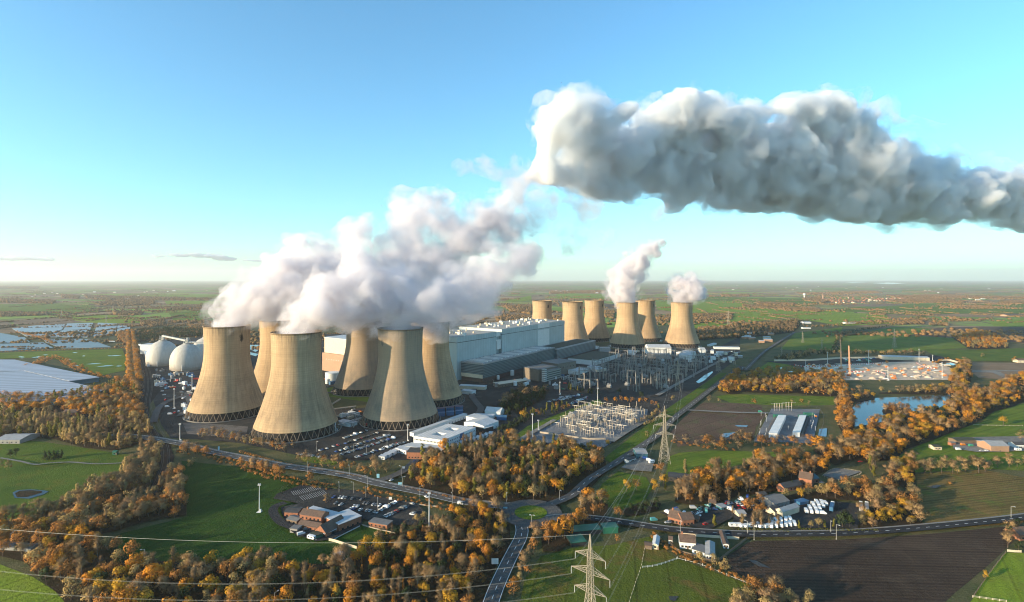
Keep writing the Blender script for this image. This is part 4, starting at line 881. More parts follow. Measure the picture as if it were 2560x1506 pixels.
def place_trees():
    def size(p): return p[3] / max(p[1], 1.0)
    def seen(p): return abs(p[0]) < p[1]*0.985 + 8 and p[1] > 262
    groups = {}
    RP = [(q.x, q.y, w) for ln, w in ((R_MAIN, 9), (R_SOUTH, 9.5), (R_NE, 7.5), (R_LOW, 6.5), (R_JUNC, 8)) for q, d in walk(ln, 5)] + [(ctr.x, ctr.y, 25)]
    def clear(p): return p[2] == 'shrub' or all((p[0]-a)**2 + (p[1]-b)**2 > w*w for a, b, w in RP)      # nothing grows on the roads
    for p in PLANT:
        if seen(p) and clear(p): groups.setdefault(p[2], []).append(p)
    masses = {}
    for k, L in groups.items():
        L.sort(key=size, reverse=True); nm = KINDS[k][0]; h0 = KINDS[k][5]
        for i, (x, y, kk, h, rz, place) in enumerate(L):
            if i < 296:
                cm, tm = TREE[k][(i*7 + int(abs(x))) % 4][:2]
                noun = "" if k in ('barebirch', 'poplar', 'goldbirch') else (" shrub" if k == 'shrub' else " tree")
                t = thing(nm, "%s%s %s" % (WORD[k], noun, place), "shrub" if k == 'shrub' else "tree", (x, y, 0.3), "%s trees %s" % (WORD[k], place), rz)
                wd = TR.uniform(.85, 1.2); t.scale = (h*wd, h*wd, h)
                link("trunk", tm, t); link("crown", cm, t)
            else: masses.setdefault(nm, []).append((x, y, k, h, rz))
    for nm, L in masses.items():
        vs = []; fs = []; n = 0; ns = []
        for i, (x, y, k, h, rz) in enumerate(L):
            V, F, S = TREE[k][i % 4][2:]; c, s = math.cos(rz)*h, math.sin(rz)*h
            W = np.empty_like(V); W[:, 0] = V[:, 0]*c - V[:, 1]*s + x; W[:, 1] = V[:, 0]*s + V[:, 1]*c + y; W[:, 2] = V[:, 2]*h + .3
            vs.append(W); fs.append(F + n); n += len(V); R = S.copy(); R[:, 0] = (S[:, 0]*c - S[:, 1]*s)/h; R[:, 1] = (S[:, 0]*s + S[:, 1]*c)/h; ns.append(R)
        V = np.concatenate(vs); F = np.concatenate(fs); me = bpy.data.meshes.new(nm + "_mass")
        me.vertices.add(len(V)); me.vertices.foreach_set('co', V.ravel()); me.loops.add(F.size); me.loops.foreach_set('vertex_index', F.ravel().astype(np.int32))
        me.polygons.add(len(F)); me.polygons.foreach_set('loop_start', np.arange(0, F.size, 4, dtype=np.int32)); me.update(calc_edges=True)
        store_soft(me, np.concatenate(ns)); k = L[0][2]; me.materials.append(LEAF[KLEAF.get(k, k)])
        o = bpy.data.objects.new(nm + "_mass", me); COL.objects.link(o)
        tag(o, "further %s trees standing in the woods" % WORD[k], "trees", kind='stuff')
    print("TREES", {k: len(v) for k, v in groups.items()})
place_trees()
# far woods and hedgerows that read as one mass
def far_woods():
    rnd = random.Random(9); V, Fc = ico_data(); sub = [f for f in Fc]
    bm = bmesh.new(); bmesh.ops.create_icosphere(bm, subdivisions=1, radius=1.0); V = np.array([v.co[:] for v in bm.verts]); sub = [tuple(v.index for v in f.verts) for f in bm.faces]; bm.free()
    vs = []; fs = []; n = 0
    def lump(x, y, r):
        nonlocal n
        j = np.array([[rnd.uniform(.7, 1.25)] for _ in V]); vs.append(V*j*np.array([r, r, r*rnd.uniform(.7, 1.0)]) + np.array([x, y, r*.4])); fs.extend([(a+n, b+n, c+n) for a, b, c in sub]); n += len(V)
    def visible(x, y): return abs(x) < y*1.02
    # hedgerows: random field boundaries
    for k in range(620):
        y = 1250*math.exp(rnd.uniform(0, 1.9)); x = rnd.uniform(-1, 1)*y
        if 60 < x < 560 and 1250 < y < 1620: continue
        if y < 1500 and -560 < x < 640: continue
        a = rnd.choice((0.1, 0.25, 1.5, 1.75)) + rnd.uniform(-.15, .15); L = rnd.uniform(90, 420)
        if y < 2000 and x > 350: continue
        q = 0.0
        while q < L:
            if rnd.random() < .82: lump(x + math.cos(a)*q + rnd.uniform(-2, 2), y + math.sin(a)*q + rnd.uniform(-2, 2), rnd.uniform(2.2, 5.5))
            q += rnd.uniform(5, 9)
    for k in range(120):
        y = 1500*math.exp(rnd.uniform(0, 1.9)); x = rnd.uniform(-1, 1)*y; w = rnd.uniform(50, 260); d = rnd.uniform(30, 110)
        if -560 < x < 900 and y < 2000: continue
        for j in range(int(w*d/170)):
            lump(x + rnd.gauss(0, w*.5), y + rnd.gauss(0, d*.5), rnd.uniform(4, 8))
    # the woods that can be made out
    for poly, sp in (("A 0,470 420,480 440,500 0,515", 11), ("A 830,390 1250,345 1400,380 1380,400 1100,420 900,410", 14), ("A 1020,470 1290,480 1270,500 1040,498", 12), ("A 1260,550 1480,560 1500,590 1380,600 1280,580", 10),
                     ("A 0,240 360,240 340,262 0,262", 22), ("A 560,310 720,330 700,350 560,345", 14), ("A 1480,440 1900,430 1900,445 1500,452", 12), ("A 1700,580 1860,600 1860,640 1720,630", 9), ("A 0,350 500,370 480,395 0,385", 14), ("A 760,320 1900,350 1900,362 1000,372 780,345", 16),
                     ("D 300,252 900,290 900,312 300,272", 10), ("D 130,175 350,180 350,190 140,190", 14), ("D 400,235 700,245 690,262 420,255", 12), ("D 0,330 220,325 210,370 0,380", 10), ("D 760,205 900,200 960,235 900,240 780,225", 13), ("D 1490,385 1680,370 1700,400 1500,410", 11), ("D 1740,405 1880,400 1880,415 1750,415", 10),
                     ("D 1280,322 1400,325 1390,338 1290,335", 9), ("D 1400,225 1700,205 2000,225 2000,245 1500,240", 13), ("D 2280,230 2470,225 2470,250 2290,250", 12), ("D 700,165 1300,150 1400,165 800,178", 22), ("D 1400,185 2200,190 2470,200 2470,212 1500,205", 18), ("C 1000,90 1430,80 1430,100 1000,110", 25), ("C 580,270 850,285 850,310 600,330", 12), ("C 650,205 860,200 860,270 700,240", 13), ("C 1030,275 1100,280 1100,320 1030,310", 11), ("C 1420,240 1500,240 1500,300 1430,290", 11), ("C 1820,290 2100,265 2410,265 2400,285 2130,325 1840,325", 10), ("C 2150,375 2470,350 2470,440 2160,455", 11)):
        P = [(p.x, p.y) for p in pts(poly)]; x0, x1 = min(p[0] for p in P), max(p[0] for p in P); y0, y1 = min(p[1] for p in P), max(p[1] for p in P); sy = sp
        A = max(1, int((x1-x0)*(y1-y0)/(sp*sp)))
        for j in range(min(A, 4500)):
            q = (rnd.uniform(x0, x1), rnd.uniform(y0, y1))
            if inside(q, P): lump(q[0], q[1], rnd.uniform(.42, .75)*min(sp, 14))
    M = np.concatenate(vs); F = np.array(fs, dtype=np.int32); me = bpy.data.meshes.new("far_woods")
    me.vertices.add(len(M)); me.vertices.foreach_set('co', M.ravel()); me.loops.add(F.size); me.loops.foreach_set('vertex_index', F.ravel())
    me.polygons.add(len(F)); me.polygons.foreach_set('loop_start', np.arange(0, F.size, 3, dtype=np.int32)); me.update(calc_edges=True)
    t = NT("far_foliage"); p = t.pos()
    c = t.ramp(t.noise(p, 0.012, 4, 0.6), [(0.3, (0.08, 0.07, 0.034)), (0.45, (0.17, 0.115, 0.06)), (0.58, (0.24, 0.135, 0.055)), (0.75, (0.085, 0.09, 0.036))])
    c = t.mix(.6, c, t.ramp(t.noise(p, 0.35, 3, 0.8), [(.25, (.4, .4, .4)), (.75, (1.2, 1.2, 1.2))]), 'MULTIPLY')
    me.materials.append(t.done(c, .95, .05, t.noise(p, .5, 4, .8), .8, 1.0)); o = bpy.data.objects.new("far_woods", me); COL.objects.link(o); tag(o, "hedgerows and woods fading over the far plain", "woods", kind='stuff')
    print("FAR", len(M))
far_woods()
# ---------------------------------------------------------------- buildings
W_WHITE = plain("white_cladding", (0.62, 0.63, 0.62), 0.55, 0.08); W_CREAM = plain("cream_cladding", (0.56, 0.48, 0.36), 0.6, 0.1)
W_BRICK = plain("red_brick", (0.27, 0.115, 0.065), 0.9, 0.2, 0.6); W_PINK = plain("pink_brown_cladding", (0.33, 0.20, 0.13), 0.7, 0.1)
W_GREY = plain("grey_render", (0.25, 0.245, 0.235), 0.8); W_TIMBER = plain("weathered_timber", (0.16, 0.115, 0.08), 0.9, 0.25, 0.8); W_DARK = plain("dark_timber", (0.035, 0.033, 0.032), 0.85)
W_GREEN = plain("green_sheeting", (0.02, 0.12, 0.075), 0.5); W_BLUE = plain("blue_steel", (0.03, 0.11, 0.22), 0.5); W_TEAL = plain("teal_glass_panel", (0.05, 0.14, 0.18), 0.25)
R_TILE = plain("brown_roof_tile", (0.115, 0.075, 0.055), 0.85, 0.25, 0.7); R_SLATE = plain("dark_roof", (0.05, 0.048, 0.048), 0.8, 0.2); R_FLAT = plain("pale_flat_roof", (0.42, 0.44, 0.46), 0.6, 0.12)
R_FELT = plain("grey_felt_roof", (0.15, 0.145, 0.14), 0.9); R_SHEET = plain("grey_sheet_roof", (0.27, 0.27, 0.27), 0.6); R_MOSS = plain("mossy_dark_roof", (0.045, 0.05, 0.032), 0.9)
GLASS = NT("window_glass").done((0.02, 0.025, 0.03), 0.1, 0.7); M_STEEL = plain("galvanised_steel", (0.40, 0.39, 0.37), 0.5, 0.15, 1.0, 0.2); M_FRAME = plain("white_steel_frame", (0.36, 0.36, 0.35), 0.5)
M_RED = plain("red_paint", (0.42, 0.03, 0.025), 0.5); M_ORANGE = plain("orange_paint", (0.5, 0.16, 0.03), 0.5); M_DARKST = plain("dark_steel", (0.06, 0.06, 0.065), 0.5)
def ribbed(name, col, spc, axis='Z', dark=0.5, rough=0.5, rot=0.0, duty=0.5, dirt=0.15):
    """profiled sheeting: regular ribs across one direction"""
    t = NT(name); p = t.pos() if axis != 'Z' else t.pos(); w = t.n("TexWave"); w.wave_type = 'BANDS'; w.bands_direction = 'Z' if axis == 'Z' else 'X'; w.inputs['Scale'].default_value = 0.314; w.inputs['Distortion'].default_value = 0.0
    t.l(t.mapping(p, (1/spc,)*3, (0, 0, rot)), w.inputs['Vector'])
    a = tuple(c*dark for c in col); c = t.ramp(w.outputs[1], [(max(duty-.15, 0.02), a), (min(duty+.15, .98), col)])
    c = t.mix(0.6, c, t.ramp(t.noise(p, .05, 5, .65), [(.3, (1-dirt*2,)*3), (.7, (1, 1, 1))]), 'MULTIPLY')
    return t.done(c, rough, 0.4, w.outputs[1], .4, .15)
def frame2(O, u):
    u = Vector((u[0], u[1], 0)).normalized(); v = Vector((-u.y, u.x, 0)); O = Vector((O[0], O[1], 0))
    return lambda s, t, z=0.0: O + u*s + v*t + Vector((0, 0, z))
def block(m, f, s0, s1, t0, t1, z0, z1, mi=0, mt=None): m.prism([f(s0, t0), f(s1, t0), f(s1, t1), f(s0, t1)], z0, z1, mi, mt)
def windows(t, f, s0, s1, tt, n, z, w, h, name="window", mat=None, side=False, gap=.05):
    """n panes let into one wall, each a part; on the t = tt wall, or the s = tt wall when side"""
    for i in range(n):
        c = s0 + (s1-s0)*(i+.5)/n; m = MB()
        if side: block(m, f, tt-gap, tt+gap, c-w/2, c+w/2, z, z+h)
        else: block(m, f, c-w/2, c+w/2, tt-gap, tt+gap, z, z+h)
        m.build(name, mat or GLASS, t)
def house(name, label, cat, c, a, b, depth, h, rh, wall, roof, nwin=3, group=None, chimney=0, across=False, door=True, wz=1.0, wh=1.2, side=0, over=.35):
    """front base edge a-b read off the ground, depth going away from the viewer"""
    A = at(c, *a); B = at(c, *b); u = B - A; L = u.length; f = frame2(A, u); ctr = f(L/2, depth/2)
    t = thing(name, label, cat, (ctr.x, ctr.y, 0.2), group)
    m = MB(); block(m, f, 0, L, 0, depth, .05, h)
    if rh > 0:
        if across: m.face([f(0, 0, h), f(L, 0, h), f(L/2, 0, h+rh)]); m.face([f(L, depth, h), f(0, depth, h), f(L/2, depth, h+rh)])
        else: m.face([f(0, depth, h), f(0, 0, h), f(0, depth/2, h+rh)]); m.face([f(L, 0, h), f(L, depth, h), f(L, depth/2, h+rh)])
    m.build("wall", wall, t)
    m = MB(); o = over; e = .22
    if rh <= 0: block(m, f, -o, L+o, -o, depth+o, h+.01, h+.32)
    else:
        dz = rh*o/((L if across else depth)/2)
        for k in (0, 1):
            if across:
                q = [f(-o, -o, h-dz), f(L/2, -o, h+rh), f(L/2, depth+o, h+rh), f(-o, depth+o, h-dz)] if k == 0 else [f(L/2, -o, h+rh), f(L+o, -o, h-dz), f(L+o, depth+o, h-dz), f(L/2, depth+o, h+rh)]
            else:
                q = [f(-o, -o, h-dz), f(L+o, -o, h-dz), f(L+o, depth/2, h+rh), f(-o, depth/2, h+rh)] if k == 0 else [f(-o, depth/2, h+rh), f(L+o, depth/2, h+rh), f(L+o, depth+o, h-dz), f(-o, depth+o, h-dz)]
            up = Vector((0, 0, e)); lo = [p + Vector((0, 0, .02)) for p in q]; hi = [p + up for p in q]
            m.add(lo + hi, [(3, 2, 1, 0), (4, 5, 6, 7)] + [(i, (i+1) % 4, 4+(i+1) % 4, 4+i) for i in range(4)])
    r = m.build("roof", roof, t)
    for k in range(chimney):
        m = MB(); s = L*(.18 + .64*k); q = f(s, depth/2); m.box((q.x, q.y, h+rh*.6), (.9, .9, rh*.4+1.3), math.atan2(u.y, u.x)); m.box((q.x, q.y, h+rh+1.3), (1.1, 1.1, .25), math.atan2(u.y, u.x)); m.build("chimney", W_BRICK, r, origin=t.location)
    if nwin: windows(t, f, L*.05, L*.95, 0, nwin, wz, min(1.4, L/nwin*.6), wh)
    if side: windows(t, f, depth*.1, depth*.9, 0 if side < 0 else L, max(1, int(depth/4)), wz, 1.2, wh, side=True)
    if door: m = MB(); s = L*.5 + (L/nwin*.5 if nwin and nwin % 2 else 0); block(m, f, s-.5, s+.5, -.09, .04, .1, 2.15); m.build("door", W_TIMBER, t)
    return t
# ---- main power station blocks
U = Vector((.55, .835, 0))
f = frame2((-94.7, 904), U)
CLAD = ribbed("pale_teal_cladding", (0.40, 0.48, 0.49), 3.0, 'X', .93, .5, math.atan2(U.y, U.x)); LOUV = ribbed("louvred_grey_cladding", (0.15, 0.20, 0.225), 2.6, 'Z', .35, .45, 0, .45); LOUVD = ribbed("dark_teal_louvres", (0.10, 0.16, 0.18), 2.6, 'Z', .45, .35)
P = f(197, 55); t = thing("boiler_house", "huge pale boiler house, longest and tallest block, roof covered with vents", "power station", P)
m = MB(); block(m, f, 0, 118, 0, 105, 0, 64.2); block(m, f, 118, 136, 6, 105, 0, 64.2); block(m, f, 136, 395, 0, 105, 0, 66.5); m.build("wall", CLAD, t)
m = MB(); block(m, f, .6, 117.6, .6, 104.4, 64.2, 65.3); block(m, f, 136.4, 394.4, .6, 104.4, 66.5, 67.6); m.build("shadow_gap", M_DARKST, t)
m = MB(); block(m, f, -.4, 118, -.4, 105.4, 65.3, 74); block(m, f, 136, 395.4, -.4, 105.4, 67.6, 77); m.build("parapet", CLAD, t)
m = MB(); block(m, f, 118.2, 135.8, 2.5, 60, 64.2, 72.6); block(m, f, 118.2, 135.8, 1.0, 6, 40, 58); m.build("stair_tower", W_WHITE, t)
m = MB(); block(m, f, 273, 322, -.5, 0, 14, 64); block(m, f, 273, 322, -.8, -.41, 67.8, 76.8); m.build("white_panel", W_WHITE, t)
m = MB(); block(m, f, 119, 135, -.25, .05, 27, 28); block(m, f, 119, 120, -.25, .05, 28, 56); block(m, f, 134, 135, -.25, .05, 28, 56); m.build("shutter_frame", M_DARKST, t)
m = MB(); block(m, f, 1, 117, 1, 104, 74, 74.4); block(m, f, 137, 394, 1, 104, 77, 77.4); rf = m.build("roof", plain("pale_plant_roof", (0.34, 0.32, 0.29), .8, .3, .05), t)
rr = random.Random(8)
for k in range(64):
    s = rr.uniform(6, 388); tt = rr.uniform(6, 96)
    if 112 < s < 142: continue
    z = 74.4 if s < 118 else 77.4; m = MB(); q = f(s, tt, z); kind = rr.random()
    if kind < .55: m.box(q, (rr.uniform(3, 9), rr.uniform(3, 7), rr.uniform(1.6, 4.5)), math.atan2(U.y, U.x)); m.box((q.x, q.y, q.z+4.4), (1.5, 1.5, .9))
    else: m.tube(q, q + Vector((0, 0, rr.uniform(3, 7))), rr.uniform(.7, 1.5), n=10); m.tube(q, q + Vector((0, 0, 1)), 2.0, n=10)
    m.build("vent", W_WHITE if rr.random() < .6 else W_CREAM, rf, origin=t.location)
g = frame2((-49, 887), U)
t = thing("turbine_hall", "long low louvred turbine hall in front of the boiler house", "power station", g(220, 23))
m = MB(); block(m, g, 0, 250, 0, 46.6, 7, 30); block(m, g, 250.2, 440, -6, 46.6, 7, 27); m.build("wall", LOUV, t)
m = MB(); block(m, g, .8, 249, .8, 46, 0, 7); block(m, g, 251, 439, -5.2, 46, 0, 7); m.build("plinth", plain("dark_red_plinth", (.10, .06, .05), .8), t)
m = MB(); block(m, g, -.2, 180, -.35, -.02, 7, 29.9); block(m, g, 180, 250, -.6, -.02, 12, 31); m.build("louvre_panel", LOUVD, t)
m = MB(); block(m, g, -1.2, -.05, .2, 46, 7, 13); m.build("cream_band", W_CREAM, t)
m = MB(); block(m, g, -.6, 250, -.6, 46.8, 30, 32.2); block(m, g, 250.2, 440.5, -6.6, 46.8, 27, 29); rf = m.build("roof", [R_SHEET], t)
m = MB(); block(m, g, 256, 434, 0, 40, 29, 29.5); m.build("green_roof_area", R_MOSS, t)
for k in range(22): m = MB(); block(m, g, 6 + k*11, 10 + k*11, 4, 42, 32.2, 33.4); m.build("roof_light", W_WHITE if k % 3 else R_FLAT, rf, origin=t.location)
b = frame2((-362, 1007), (.8177, -.5755))
t = thing("bunker_house", "sunlit cream and pink block seen between the front towers", "power station", b(55, 30))
m = MB(); block(m, b, 0, 120, 0, 70, 0, 34); m.build("lower_wall", W_PINK, t); m = MB(); block(m, b, 0, 120, 5, 70, 34, 62); m.build("upper_wall", W_CREAM, t)
m = MB(); block(m, b, -.5, 120.5, 4.5, 70.5, 62, 63.4); m.build("roof", R_FLAT, t); windows(t, b, 10, 112, 0, 14, 22, 2, 1.6, "vent_opening", M_STEEL)
def tank(name, label, x, y, r, h, mat, group=None, dome=1.5):
    t = thing(name, label, "tank", (x, y, .2), group); m = MB(); m.lathe([(r, 0), (r, h)], n=40); link("shell", m.mesh("shell", mat), t)
    m = MB(); m.lathe([(r+.25, h), (r+.25, h+.5), (r*.6, h+dome*.8), (.1, h+dome)], n=40); link("roof", m.mesh("roof", mat), t)
    m = MB()
    for k in range(24): a = 6.283*k/24; m.tube((r*math.cos(a), r*math.sin(a), h), (r*math.cos(a), r*math.sin(a), h+1.6), .08, n=4)
    for k in range(24): a = 6.283*k/24; a2 = a + .2618; m.tube((r*math.cos(a), r*math.sin(a), h+1.6), (r*math.cos(a2), r*math.sin(a2), h+1.6), .07, n=4)
    link("handrail", m.mesh("handrail", M_STEEL), t)
q = at('B', 1237, 843); tank("oil_tank", "round white oil tank between the front towers", q.x, q.y + 11, 11.8, 14, W_WHITE)
# biomass domes with head houses and conveyors
def dome_mat():
    t = NT("dome_shell"); o = t.obj(); z = t.n("SeparateXYZ"); t.l(o, z.inputs[0])
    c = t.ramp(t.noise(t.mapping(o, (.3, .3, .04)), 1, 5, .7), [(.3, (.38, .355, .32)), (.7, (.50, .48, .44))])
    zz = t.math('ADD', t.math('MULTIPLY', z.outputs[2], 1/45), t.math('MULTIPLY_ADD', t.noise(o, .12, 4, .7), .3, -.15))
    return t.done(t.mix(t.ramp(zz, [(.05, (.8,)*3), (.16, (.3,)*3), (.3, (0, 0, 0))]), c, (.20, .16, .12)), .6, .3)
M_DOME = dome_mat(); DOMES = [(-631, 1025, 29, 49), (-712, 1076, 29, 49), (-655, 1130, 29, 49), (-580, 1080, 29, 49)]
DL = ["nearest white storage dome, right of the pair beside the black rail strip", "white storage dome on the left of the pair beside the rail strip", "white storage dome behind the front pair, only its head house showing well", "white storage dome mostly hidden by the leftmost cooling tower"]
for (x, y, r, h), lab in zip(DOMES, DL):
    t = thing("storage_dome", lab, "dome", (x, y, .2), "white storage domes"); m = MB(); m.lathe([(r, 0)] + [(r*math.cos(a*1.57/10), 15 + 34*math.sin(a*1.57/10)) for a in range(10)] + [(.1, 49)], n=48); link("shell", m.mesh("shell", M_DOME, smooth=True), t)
    m = MB(); m.lathe([(7, 46), (7, 49.6)], n=16, capt=True)
    for k in range(3): m.box((0, 0, 50 + k*3.2), (10 - k*1.5, 8, .4)); [m.tube((sx*(4.6-k*.7), sy*3.7, 50 + k*3.2), (sx*(4.6-k*.7), sy*3.7, 53.4 + k*3.2), .3, n=4) for sx in (-1, 1) for sy in (-1, 1)]
    m.box((0, 0, 50.4), (5, 5, 6)); m.box((1, 0, 56), (3, 3, 4)); link("head_house", m.mesh("head_house", M_FRAME), t)
    m = MB()
    for k in range(14): a0 = 1.55*k/14; m.tube((math.sin(1.55-a0)*r*1.02*math.cos(-1.3), math.sin(1.55-a0)*r*1.02*math.sin(-1.3), 49*math.sin(a0)), (math.sin(1.55-a0-.11)*r*1.02*math.cos(-1.3), math.sin(1.55-a0-.11)*r*1.02*math.sin(-1.3), 49*math.sin(a0+.11)), .5, n=4)
    link("ladder_rail", m.mesh("ladder_rail", W_WHITE), t)
def conveyor(label, a, b, w=3.4, mat=None, legs=4, zmin=0):
    a = Vector(a); b = Vector(b); t = thing("conveyor", label, "conveyor", ((a+b)/2).to_tuple()[:2] + (0,), "conveyors at the storage domes"); d = b - a; nv = Vector((-d.y, d.x, 0)).normalized()*w/2; up = Vector((0, 0, 3.0)); m = MB()
    q = [a-nv, a+nv, b+nv, b-nv]; m.add([p for p in q] + [p+up for p in q], [(3, 2, 1, 0), (4, 5, 6, 7)] + [(i, (i+1) % 4, 4+(i+1) % 4, 4+i) for i in range(4)]); m.build("gallery", mat or M_FRAME, t)
    m = MB()
    for k in range(legs):
        p = a + d*((k+.5)/legs)
        if p.z > zmin + 3: [m.tube((p.x+s*nv.x, p.y+s*nv.y, zmin), p + nv*s, .35, n=4) for s in (-1, 1)]
    if m.v: m.build("trestle", M_STEEL, t)
conveyor("pale conveyor sloping between the tops of the two front domes", (-712, 1076, 57), (-631, 1025, 53), legs=0)
conveyor("pale conveyor running right from the nearest dome behind the leftmost tower", (-631, 1025, 51), (-520, 1030, 40), legs=3)
conveyor("pale conveyor linking the two rear domes", (-655, 1130, 56), (-580, 1080, 53), legs=0)
qa = at('A', 1255, 800); qb = at('A', 1370, 850); conveyor("white curved-looking gallery at the left of the domes", (qa.x, qa.y, 9), (qb.x, qb.y, 8), 5, W_WHITE)
qa = at('A', 1312, 870); qb = at('A', 1338, 965); conveyor("white gallery sloping down onto the black rail strip", (qa.x, qa.y, 10), (qb.x, qb.y, 1), 5, W_WHITE)
house("store_shed", "white cuboid shed behind the left storage dome", "shed", 'A', (1372, 850), (1450, 835), 30, 22, 0, W_WHITE, R_FLAT, 0, door=False)
# glasshouses and plastic covered crops on the left
GLAZ = ribbed("ribbed_glasshouse_roof", (0.40, 0.43, 0.49), 16.0, 'X', .70, .6, 1.38, .5, .12)
for lab, p in (("vast ribbed glasshouse roof at the left edge, nearer of the two", "A -500,1010 0,1012 210,1000 608,1093 950,1168 580,1258 0,1275 -600,1290"), ("vast ribbed glasshouse roof at the left edge, further of the two", "A -400,896 0,897 130,898 893,1056 622,1090 215,996 0,1005 -450,1002")):
    P = [(at('A', v.x, v.y)) for v in []] or pts(p); P = [Vector((q.x*.955, q.y*.955, 0)) for q in P]; c = sum(P, Vector())/len(P); t = thing("glasshouse", lab, "glasshouse", (c.x, c.y, 0), "ribbed glasshouses")
    m = MB(); m.prism(P, 0, 7.2); m.build("wall", W_TEAL, t); m = MB(); m.prism([c + (q-c)*1.004 for q in P], 7.2, 7.9); m.build("roof", GLAZ, t)
COVER = [ribbed("plastic_crop_sheet", (0.34, 0.40, 0.42), 22.0, 'X', .5, .4, .9, .35, .25), ribbed("plastic_crop_sheet_dull", (0.20, 0.25, 0.27), 18.0, 'X', .5, .4, 1.2, .35, .3)]
for i, (lab, p) in enumerate((("plastic covered field, far left corner of the pale group", "A 110,622 300,596 590,580 555,632 355,692 235,690"), ("plastic covered field in the middle of the far pale row", "A 602,577 838,570 812,628 570,634"), ("plastic covered field nearer side of the middle pale block", "A 560,638 812,632 785,700 372,697"), ("bright plastic covered field left of the long tree belt", "A 882,569 1052,578 1046,625 860,625"),
        ("plastic covered field below the brightest pale block", "A 858,630 1044,630 1044,672 840,692"), ("small plastic covered plot at the right end of the pale row", "A 1060,582 1172,602 1168,640 1050,672"), ("plastic covered field at the left edge, above the hedge", "A -300,650 0,662 222,702 268,742 0,755 -300,750"), ("plastic covered field at the left edge, lowest of the group", "A -300,765 0,762 390,748 480,797 0,828 -300,835"), ("dark wet plastic covered field in the middle left", "A 392,716 800,716 1000,790 560,800 410,745"))):
    m = MB(); m.prism(pts(p), .2, 1.6); o = m.build("crop_cover", COVER[i in (6, 7, 8)]); tag(o, lab, "crop cover", "plastic covered fields")
# ---- offices and sheds of the station
A0 = at('F', 1410, 205); e1 = at('F', 1650, 242) - A0; e2 = at('F', 1915, 130) - at('F', 1650, 242)
t = thing("office_block", "white two storey office block with two roof courtyards", "office", A0 + e1/2 + e2/2)
def ob(m, s0, s1, t0, t1, z0, z1, mi=0): m.prism([A0+e1*s0+e2*t0, A0+e1*s1+e2*t0, A0+e1*s1+e2*t1, A0+e1*s0+e2*t1], z0, z1, mi)
cells = [(0, 1, 0, .22), (0, .32, .22, .4), (.66, 1, .22, .4), (0, 1, .4, .6), (0, .32, .6, .78), (.66, 1, .6, .78), (0, 1, .78, 1)]
m = MB(); [ob(m, *c, 0, 9) for c in cells]; m.build("wall", W_WHITE, t)
RIB = ribbed("white_ribbed_roof", (0.66, 0.66, 0.66), 3.2, 'X', .8, .5, math.atan2(e2.y, e2.x)+1.571); m = MB(); [ob(m, *c, 9, 9.5) for c in cells]; m.build("roof", RIB, t)
m = MB(); ob(m, .32, .66, .22, .4, .05, .6); ob(m, .32, .66, .6, .78, .05, .6); m.build("courtyard", R_FELT, t)
fr = frame2(A0, e1); L = e1.length; windows(t, fr, 1, L-1, 0, 20, 5.6, 1.0, 1.5); fr2 = frame2(A0+e1, e2); L2 = e2.length; windows(t, fr2, 2, L2*.5, 0, 9, 5.4, 1.2, 1.4); windows(t, fr2, L2*.64, L2-1, 0, 8, 5.4, 1.2, 1.4); windows(t, fr2, 2, L2*.5, 0, 9, 1.5, 1.2, 1.6)
m = MB(); block(m, fr2, L2*.5, L2*.62, -.4, .02, .1, 9.2); m.build("entrance_panel", W_BLUE, t)
G_ST = "white sheds around the office block"
house("long_cabin", "long narrow white building along the back of the office block", "building", 'B', (1925, 1300), (2365, 1138), 6, 5, 0, W_WHITE, R_FLAT, 16, door=False)
house("site_shed", "white flat roofed shed behind the office block, left of the big gable", "shed", 'C', (355, 1105), (470, 1128), 16, 8, 0, W_WHITE, R_FLAT, 3, G_ST)
house("site_shed", "big white gabled shed at the right end of the office block", "shed", 'C', (495, 1182), (606, 1140), 30, 7.5, 2.2, W_WHITE, R_FLAT, 4, G_ST)
house("site_shed", "dark fronted shed between office block and big gable", "shed", 'C', (410, 1165), (500, 1190), 14, 6, 0, W_DARK, R_FLAT, 2, G_ST)
house("site_shed", "pale tent shaped shed furthest behind the office block", "shed", 'C', (500, 1050), (620, 1060), 16, 6, 4, W_WHITE, R_FLAT, 0, G_ST)
house("site_shed", "low white shed beside the tent shaped shed", "shed", 'C', (420, 1078), (560, 1085), 12, 4.5, 0, W_WHITE, R_FLAT, 4, G_ST)
house("container", "bright blue container right of the white sheds", "container", 'C', (592, 1086), (668, 1086), 8, 4.5, 0, W_BLUE, W_BLUE, 0, door=False)
for i in range(6):
    x = 135 + (i % 3)*70; y = 1022 + (i//3)*36 - (i % 3)*8
    house("container", ["dull blue container, left one of the back row under the shaded tower", "dull blue container in the middle of the back row under the shaded tower", "dull blue container at the right of the back row under the shaded tower", "blue container, left one of the front row under the shaded tower", "blue container in the middle of the front row under the shaded tower", "blue container at the right of the front row under the shaded tower"][i], "container", 'C', (x, y), (x+58, y-3), 6, 4.5, 0, W_BLUE, plain("dull_purple_steel", (.10, .07, .11), .6) if i < 3 else W_BLUE, 0, "blue containers under the shaded tower", door=False)
for i in range(11):
    x = 1672 + i*34; y = 245 - i*11.2; house("portable_cabin", "white portable cabin in the row along the wood edge below the office block", "cabin", 'F', (x, y), (x+27, y+2), 8, 3, 0, W_WHITE, R_FLAT, 1, "white cabins along the wood edge", door=False)
house("gatehouse", "brick reception building with white canopy below the office block", "building", 'F', (1355, 318), (1520, 322), 14, 6.5, 0, W_BRICK, R_SLATE, 6)
house("gatehouse_annex", "pale flat roofed building left of the brick reception", "building", 'F', (1265, 262), (1350, 285), 18, 4, 0, W_WHITE, R_FLAT, 4)
house("gatehouse_annex", "wide white flat roof in front of the office block", "building", 'F', (1345, 250), (1640, 285), 12, 4.5, 0, W_TIMBER, R_FLAT, 8)
